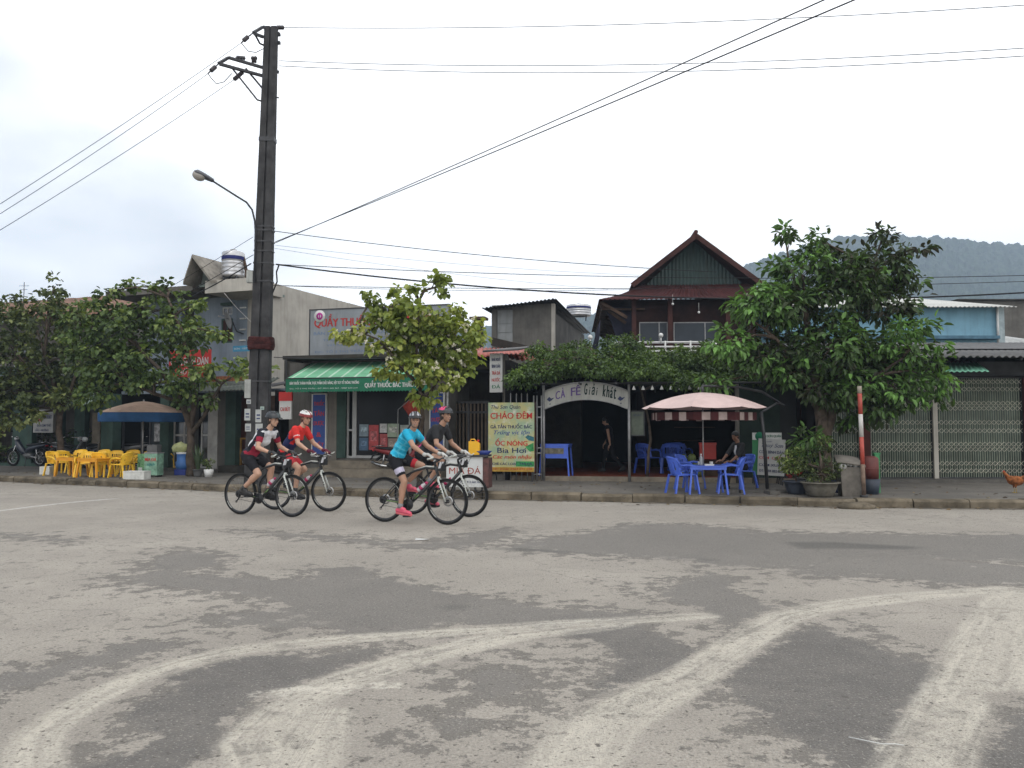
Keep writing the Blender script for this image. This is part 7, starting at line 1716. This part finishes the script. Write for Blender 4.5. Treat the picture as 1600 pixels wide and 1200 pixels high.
def ankle_of(pc, pitch=.35): return pc+Vector((-.115, 0, .105+.06*pitch))
def toe_of(pc, pitch=.35): return pc+Vector((.055, 0, .045))
GR = {-1: Vector((.905,-.245,.985)), 1: Vector((.905,.245,.985))}
def cyclist(blabel, plabel, rear, front, crank, P, skin, bottle=True):
    loc, rot = setup(rear, front); bt, pcs = make_bike(blabel, loc, rot, crank, bottle)
    P['grip'] = {s: GR[s]+Vector((.0,0,.014)) for s in (-1, 1)}
    P['hand'] = {s: GR[s]+Vector((-.085, s*.0, .060)) for s in (-1, 1)}
    P['ankle'] = {s: ankle_of(pcs[s]) for s in (-1, 1)}; P['toe'] = {s: toe_of(pcs[s]) for s in (-1, 1)}
    return person(plabel, loc, rot, P, skin)
# rider A : left front, white / black / maroon jersey
def jA(u, f, s, p, J):
    for sd in (-1, 1):
        a, e, _ = J[sd]; d = (p-a); w = d.dot((e-a).normalized())
        if abs(p.y) > .15 and w > .02: return 2 if w > .10 else 1
    if f < -.05: return 0 if u > .28 else 1
    if u < .30: return 2 if f > .02 else 1
    if f > .02: return 0 if u > .45 else 2
    return 1
cyclist('front left bicycle with white fork, ridden by the black helmeted cyclist', 'person cycling in white, black and maroon jersey with black helmet and black shorts', (374,803.5), (457,808), R(170), dict(
  hip=(.20,0,1.0), sh=(.555,0,1.375), head=(.665,0,1.575), k=.97, yaw=.0, pitch=.12, shorts=.70, sleeve=.55, jersey=([JW, JBLK, JMAR, JR], jA), short_mat=([SBLK], None), shoe=DKS, glove=BLK, hairmat=HAIRB, hair=[((-.05,0,-.06),(-.08,0,-.10),.03,.02)], sw=.165,
  helmet=([M('helmet_black', (.022,.025,.028), .35), M('helmet_dark_green', (.03,.045,.045), .35)], lambda x, y, z: 1 if abs(y) < .03 else 0, BLK), sock=DKS), SKIN)
# rider B : behind A, red jersey, white helmet
def jB(u, f, s, p, J):
    for sd in (-1, 1):
        a, e, _ = J[sd]; w = (p-a).dot((e-a).normalized())
        if abs(p.y) > .145 and w > -.01: return 1 if .14 < w < .15 else 0
    if u > .72: return 0
    if abs(s) > .125 and u > .3: return 1 if u < .5 and abs(s) > .15 else 2
    return 2 if f < .03 or u < .45 else 2 if abs(s) < .06 else 0
def sB(u, s, p): return 1 if u > .30 else 0
cyclist('rear bicycle of the left pair, ridden by the red shirted cyclist', 'person cycling in bright red and navy jersey with white helmet and red shorts', (434,796.5), (508,799), R(-25), dict(
  hip=(.20,0,1.0), sh=(.50,0,1.42), head=(.605,0,1.61), k=.98, yaw=-.35, pitch=.18, shorts=.66, sleeve=.60, jersey=([JR, JW, JNV], jB), short_mat=([SBLK, SRED], sB), shoe=DKS, glove=M('maroon_glove', (.10,.015,.03)), hairmat=HAIRR, hair=[((-.05,0,-.03),(-.10,0,-.12),.035,.02)],
  helmet=([M('helmet_white', (.62,.62,.60), .35), M('helmet_red', (.20,.02,.02), .35)], lambda x, y, z: 1 if z < .085 or abs(y) < .012 else 0), sock=DKS), SKIN)
# rider C : turquoise jersey, looking at the camera
def jC(u, f, s, p, J): return 1 if (math.sin(u*38+s*10) > .7 and u < .8) or abs(abs(s)-.12) < .008 else 0
def sC(u, s, p): return 1 if (s < 0 and .46 < u < .66) else (2 if s > 0 and u > .60 else 0)
cyclist('front right bicycle with white fork, ridden by the turquoise shirted cyclist', 'person cycling in turquoise short sleeved jersey, smiling towards the camera', (600,815.3), (699,820), R(-85), dict(
  hip=(.215,0,1.0), sh=(.455,0,1.37), head=(.54,-.035,1.555), k=.94, yaw=-1.0, pitch=.02, smile=1, shorts=.66, sleeve=.50, sw=.16, jersey=([JTQ, JTQ2], jC), short_mat=([SBLK, SLIL, SRED], sC), shoe=PINK, sole=M('coral_sole', (.70,.16,.18)), sock=M('grey_sock', (.22,.22,.23)), glove=M('pale_glove', (.40,.40,.38)), hairmat=HAIRK,
  hair=[((-.05,-.02,-.05),(-.10,-.09,-.14),.04,.035),((-.10,-.09,-.14),(-.13,-.15,-.30),.034,.018)], helmet=([M('helmet_dark', (.02,.02,.022), .35), M('helmet_silver', (.35,.36,.38), .3)], lambda x, y, z: 1 if (abs(abs(y)-.042) < .012 or abs(abs(y)-.082) < .009) and z > .08 else 0)), SKIN2)
# rider D : black jacket, pink helmet
def jD(u, f, s, p, J): return 1 if (u < .5 and abs(f+.08) < .018 and abs(s) > .07) else 0
cyclist('rear bicycle of the right pair, ridden by the black jacketed cyclist', 'person cycling in black short sleeved jacket with pink and black helmet', (642,803.5), (735,808), R(65), dict(
  hip=(.215,0,1.03), sh=(.53,0,1.44), head=(.63,0,1.65), k=1.0, yaw=-.2, pitch=.05, smile=1, shorts=.50, sleeve=.60, jersey=([JCH, JPK], jD), short_mat=([SBLK], None), shoe=PINK, sock=M('grey_sock', (.22,.22,.23)), glove=M('pale_glove', (.40,.40,.38)), hairmat=HAIRB, hair=[((-.06,0,-.05),(-.12,0,-.10),.04,.02)],
  helmet=([M('helmet_black', (.022,.025,.028), .35), M('helmet_pink', (.62,.05,.15), .35)], lambda x, y, z: 1 if (x < .03 and z > .09 and abs(y) > .015) else 0)), SKIN2)
# woman walking in the cafe
lw = FC.w(X(953,2.5), 2.5, fz)
person('person in dark sleeveless top and dark trousers walking through the cafe doorway', lw, R(168), dict(hip=(0,0,.84), sh=(.06,0,1.22), head=(.13,0,1.38), k=.90, yaw=0, pitch=.4, hand={-1:(.16,-.22,.78), 1:(-.02,.20,.74)}, ankle={-1:(.20,-.08,.09), 1:(-.34,.08,.16)}, toe={-1:(.32,-.08,.03), 1:(-.24,.08,.04)}, sleeve=.12, trousers=1, shorts=.95,
  jersey=([JBLK], None), short_mat=([SBLK], None), shoe=DKS, hairmat=HAIRK, hair=[((-.06,0,-.02),(-.10,0,-.06),.03,.025)]), SKIN, None)
# person seated at the blue table
sc_ = on_sw(1158,763)
person('person in dark jacket seated on the right at the blue parasol table', sc_, R(200), dict(hip=(-.03,0,.47), sh=(.06,0,.93), head=(.13,0,1.12), k=.88, yaw=.2, pitch=.35, hand={-1:(.40,-.12,.58), 1:(.36,.14,.58)}, hdir=(1,0,-.2), ankle={-1:(.36,-.10,.09), 1:(.42,.10,.09)}, toe={-1:(.49,-.10,.03), 1:(.55,.10,.03)}, kbend={-1:(.6,0,1), 1:(.6,0,1)}, sleeve=1.0, trousers=1, shorts=.95,
  jersey=([JCH, JW], lambda u, f, s, p, J: 1 if (abs(s) < .035 and f > .06 and u > .3) else 0), short_mat=([SBLK], None), shoe=DKS, hairmat=HAIRK, hair=[((-.05,0,-.03),(-.07,0,-.09),.04,.03)]), SKIN3, None)
# ================================================================ motorbikes
def motorbike(label, loc, rot, body, group='motorbikes parked on the pavement'):
    t = thing('motorbike', label, 'motorbike', loc, rot, group); r = .29
    for x in (0, 1.22):
        w = MB().torus((x,0,r), r-.04, .04, 'y', 32, 8).build('wheel', TYRE, t); mb = MB().torus((x,0,r), r-.085, .012, 'y', 28, 6).cyl((x,-.05,r), (x,.05,r), .04)
        for k in range(8): mb.cyl((x,0,r), (x+(r-.08)*math.cos(k*PI/4), 0, r+(r-.08)*math.sin(k*PI/4)), .007, n=4)
        mb.build('rim', ALU2, w)
    def strip(prof, w0):
        mb = MB(); vs = []
        for x, z, w_, h_ in prof:
            for j in range(12): a = 2*PI*j/12; vs.append((x, w_*math.cos(a), z+h_*math.sin(a)))
        n = len(prof); return mb.add(vs, [(i*12+j, i*12+(j+1) % 12, (i+1)*12+(j+1) % 12, (i+1)*12+j) for i in range(n-1) for j in range(12)]+[tuple(range(11,-1,-1)), tuple(range((n-1)*12, n*12))], 0, True)
    strip([(-.30,.74,.03,.02),(-.20,.71,.09,.05),(.10,.66,.12,.09),(.40,.60,.11,.09),(.58,.52,.08,.10)], 0).build('tail_fairing', body, t)
    strip([(-.22,.77,.08,.02),(.0,.755,.12,.04),(.30,.735,.12,.045),(.55,.72,.09,.04),(.62,.72,.03,.02)], 0).build('seat', BLK, t)
    strip([(.55,.45,.05,.04),(.75,.50,.10,.14),(.92,.66,.14,.20),(1.02,.80,.12,.14),(1.06,.90,.05,.05)], 0).build('leg_shield', body, t)
    strip([(.30,.32,.08,.05),(.40,.36,.12,.11),(.62,.36,.11,.10),(.74,.40,.05,.05)], 0).build('engine', M('engine_grey', (.10,.10,.10), .5, .2, 8, metal=.4), t)
    strip([(.95,.52,.04,.02),(1.08,.61,.06,.02),(1.24,.62,.065,.02),(1.42,.54,.05,.02),(1.50,.46,.03,.01)], 0).build('front_mudguard', body, t)
    strip([(-.38,.46,.05,.02),(-.32,.56,.07,.02),(-.15,.62,.07,.03)], 0).build('rear_mudguard', BLK, t)
    mb = MB()
    for s in (-1, 1): mb.tube([(1.03,s*.07,.70), (1.12,s*.08,.5), (1.22,s*.075,r)], .022, 6); mb.tube([(.45,s*.09,.35), (.2,s*.10,.32), (0,s*.09,r)], .02, 6); mb.tube([(.05,s*.11,.60), (0,s*.11,r)], .022, 6)
    mb.build('suspension', M('chrome', (.40,.40,.40), .2, .1, 8, metal=.9), t)
    MB().tube([(.45,-.12,.26), (.0,-.15,.30), (-.30,-.15,.40)], [.03,.045,.04], 8).build('exhaust', M('chrome', (.4,.4,.4)), t)
    hb = MB().tube([(.88,-.34,1.0), (.98,-.15,.99), (1.02,0,.95), (.98,.15,.99), (.88,.34,1.0)], .014, 6).build('handlebar', M('chrome', (.4,.4,.4)), t)
    for s in (-1, 1):
        MB().tube([(.95,s*.2,.99), (.97,s*.26,1.14)], .006, 5).ell((.97,s*.29,1.18), (.012,0,0), (0,.06,0), (0,0,.035)).build('mirror', BLK, hb)
    MB().ell((1.06,0,.93), (.08,0,0), (0,.10,0), (0,0,.085)).build('headlight', M('headlight_glass', (.40,.41,.42), .15), t)
    MB().ell((-.30,0,.70), (.035,0,0), (0,.07,0), (0,0,.03)).build('tail_light', M('tail_red', (.5,.02,.02), .3), t)
    MB().tube([(-.32,-.09,.80), (-.05,-.12,.83), (-.05,.12,.83), (-.32,.09,.80)], .012, 6).build('grab_rail', M('chrome', (.4,.4,.4)), t)
    MB().tube([(.5,.1,.3), (.42,.22,.0)], .014, 6).build('stand', BLK, t)
    return t
g = on_sw(600,745)
motorbike('dark red motorbike parked on the pavement behind the turquoise cyclist', g, R(-14), M('motorbike_red', (.20,.02,.02), .3, .1, 5))
for px, py, ro, lb, cn, cc_ in [(150,731,-165,'black motorbike with white fairing tips parked behind the left yellow chairs','motorbike_black',(.02,.02,.022)), (180,730,-160,'dark purple motorbike parked behind the middle yellow chairs','motorbike_purple',(.05,.015,.03)),
    (215,730,-158,'silver and black motorbike parked behind the drinks crate','motorbike_silver',(.25,.25,.26)), (62,729,160,'dark motorbike parked leftmost beside the shrubs, mirror catching light','motorbike_navy',(.02,.025,.04)), (92,732,-20,'black scooter like motorbike parked beside the left trunk','motorbike_soot',(.03,.03,.03)), (270,727,-150,'dark motorbike parked furthest right under the round tan umbrella','motorbike_grey',(.05,.05,.055))]:
    motorbike(lb, on_sw(px, py), R(ro), M(cn, cc_, .3, .1, 5))
# ================================================================ flag, hen
fl = thing('flag', 'faded red flag with yellow edge on a bent pole behind the turquoise cyclist', 'flag', on_sw(620,745)); YF = fl.location.y
P_ = lambda px, py, dy=0: W(px, py, YF+dy)-fl.location
MB().tube([(0,0,0), P_(621,680), P_(622,640), P_(636,628), P_(650,615)], .012, 6).build('pole', MT['steel'], fl)
a, b2, c_, d_ = P_(628,634), P_(648,618), P_(654,640), P_(640,652)
MB().sheet(a, P_(650,617), P_(653,655,.1), P_(641,653,.2), 8, 6, lambda u, v: .05*math.sin(u*8+v*3), .004).build('cloth', M('flag_red', (.42,.07,.05), .8, .15, 6), fl)
MB().sheet(P_(650,617,.01), P_(656,622,.05), P_(659,655,.15), P_(653,655,.11), 3, 6, lambda u, v: .03*math.sin(u*5+v*4), .004).build('yellow_edge', M('flag_yellow', (.45,.36,.06), .8, .15, 6), fl)
hn = thing('hen', 'reddish brown hen walking on the pavement at the right edge', 'hen', on_sw(1588,770), R(172))
mb = MB(); mb.ell((0,0,.24), (.15,0,.01), (0,.085,0), (-.01,0,.10), 14, 10); mb.ell((.08,0,.25), (.09,0,.03), (0,.075,0), (-.02,0,.09)); mb.capsule((.13,0,.28), (.20,0,.38), .055, .03); mb.ell((.215,0,.40), (.035,0,0), (0,.025,0), (0,0,.028))
mb.capsule((-.10,0,.26), (-.20,0,.34), .06, .035); mb.capsule((-.20,0,.34), (-.25,0,.38), .035, .015)
for s in (-1, 1): mb.ell((-.01,s*.075,.25), (.11,0,.0), (0,.02,0), (0,0,.06)); mb.capsule((.02,s*.04,.18), (.03,s*.045,.11), .035, .014)
put_mesh(remesh(mb, .009, 2), 'body', [M('hen_feathers', (.26,.09,.03), .85, .45, 14, .4, 60), M('hen_dark_tail', (.06,.03,.015), .85, .3, 12)], hn, lambda p: 1 if p.x < -.17 else 0)
mb = MB()
for s in (-1, 1):
    mb.tube([(.03,s*.045,.12), (.01,s*.045,.05), (.02,s*.045,.008)], .006, 5)
    for a in (-.5, 0, .5): mb.cyl((.02,s*.045,.008), (.02+.045*math.cos(a), s*.045+.045*math.sin(a), .005), .005, .003, 5)
    mb.cyl((.02,s*.045,.008), (-.015,s*.045,.005), .005, .003, 5)
mb.build('legs', M('hen_leg', (.40,.28,.08)), hn); MB().cyl((.245,0,.40), (.275,0,.392), .009, .001, 6).build('beak', M('hen_leg', (.4,.28,.08)), hn)
MB().prism([(.20,.42),(.205,.445),(.215,.432),(.222,.45),(.232,.432),(.24,.44),(.24,.415)], -.004, .004).build('comb', M('comb_red', (.5,.03,.03)), hn)
# ================================================================ small wear, cables and litter
rs = np.random.RandomState(77)
n = 520; px_ = rs.uniform(-22, 13, n); kk = rs.rand(n)
C_ = np.array([(x, kerb_y(x)-abs(rs.normal())*.22-.02 if k < .55 else kerb_y(x)+.3+rs.uniform(0, 3.2), .008 if k < .55 else SW+.004) for x, k in zip(px_, kk)])
d = rs.normal(size=(n, 3)); d[:,2] *= .12; d /= np.linalg.norm(d, axis=1)[:, None]; nn = np.array([0, 0, 1.0])+rs.normal(size=(n, 3))*.2
lfm = leafmat('dry_leaf', (.07,.04,.02), (.16,.10,.04), (.28,.22,.10), .1)
lo = leaves_obj('fallen_leaves', C_, d, nn, rs.uniform(.04,.10,n), rs.uniform(.03,.055,n), rs.rand(n), lfm, None, .05); tag(lo, 'dry brown leaves and bits littering the kerb and pavement', 'leaves', kind='stuff')
# cables and a drain pipe on the fronts
def cable(name, lb, pts, r, mat=None):
    a = Vector(pts[0]); o = MB().tube([Vector(p)-a for p in pts], r, 5).build(name, mat or IR); o.location = a; tag(o, lb, 'cable' if 'pipe' not in name else 'pipe')
cable('wall_cable', 'thin dark cable sagging along the wall above the pharmacy awning', [FP.w(lerp(FP.X(450), FP.X(740), i/10), -.8, FP.Z(600, 560)+.03-.10*math.sin(PI*i/10)) for i in range(11)], .010)
cable('wall_cable', 'black cable hanging under the grey corrugated awning above the folding gates', [FG.w(lerp(FG.X(1300), FG.X(1700), i/10), -.25, FG.Z(1500, 583)-.08*abs(math.sin(PI*i/5))) for i in range(11)], .010)
cable('wall_cable', 'pale cable drooping down the blue front beside the satellite dish', [FL.w(FL.X(356), -.27, FL.Z(356,458,-.2)), FL.w(FL.X(360), .2, FL.Z(360,480)), FL.w(FL.X(364), 1.0, FL.Z(364,505)), FL.w(FL.X(366), 1.15, FL.Z(366,530))], .008, MT['white'])
cable('drain_pipe', 'grey vertical drain pipe at the right end of the pharmacy wall', [FP.w(FP.X(700), -.06, 2.9), FP.w(FP.X(700), -.06, .05)], .045, MT['steel'])
cable('drain_pipe', 'white drain pipe at the corner of the light blue house', [FB.w(FB.X(1560), -.12, FB.Z(1560,482)), FB.w(FB.X(1560), -.12, FB.Z(1560,535))], .04, MT['white'])
am = thing('antenna_mast', 'thin antenna mast standing on the brown roofed house at left', 'antenna', W(37,470,33)); MB().tube([(0,0,-.4),(0,0,.75)], .015, 5).build('mast', IR, am); MB().tube([(-.2,0,.6),(.2,0,.6)], .008, 4).tube([(-.14,0,.45),(.14,0,.45)], .008, 4).build('elements', IR, am)
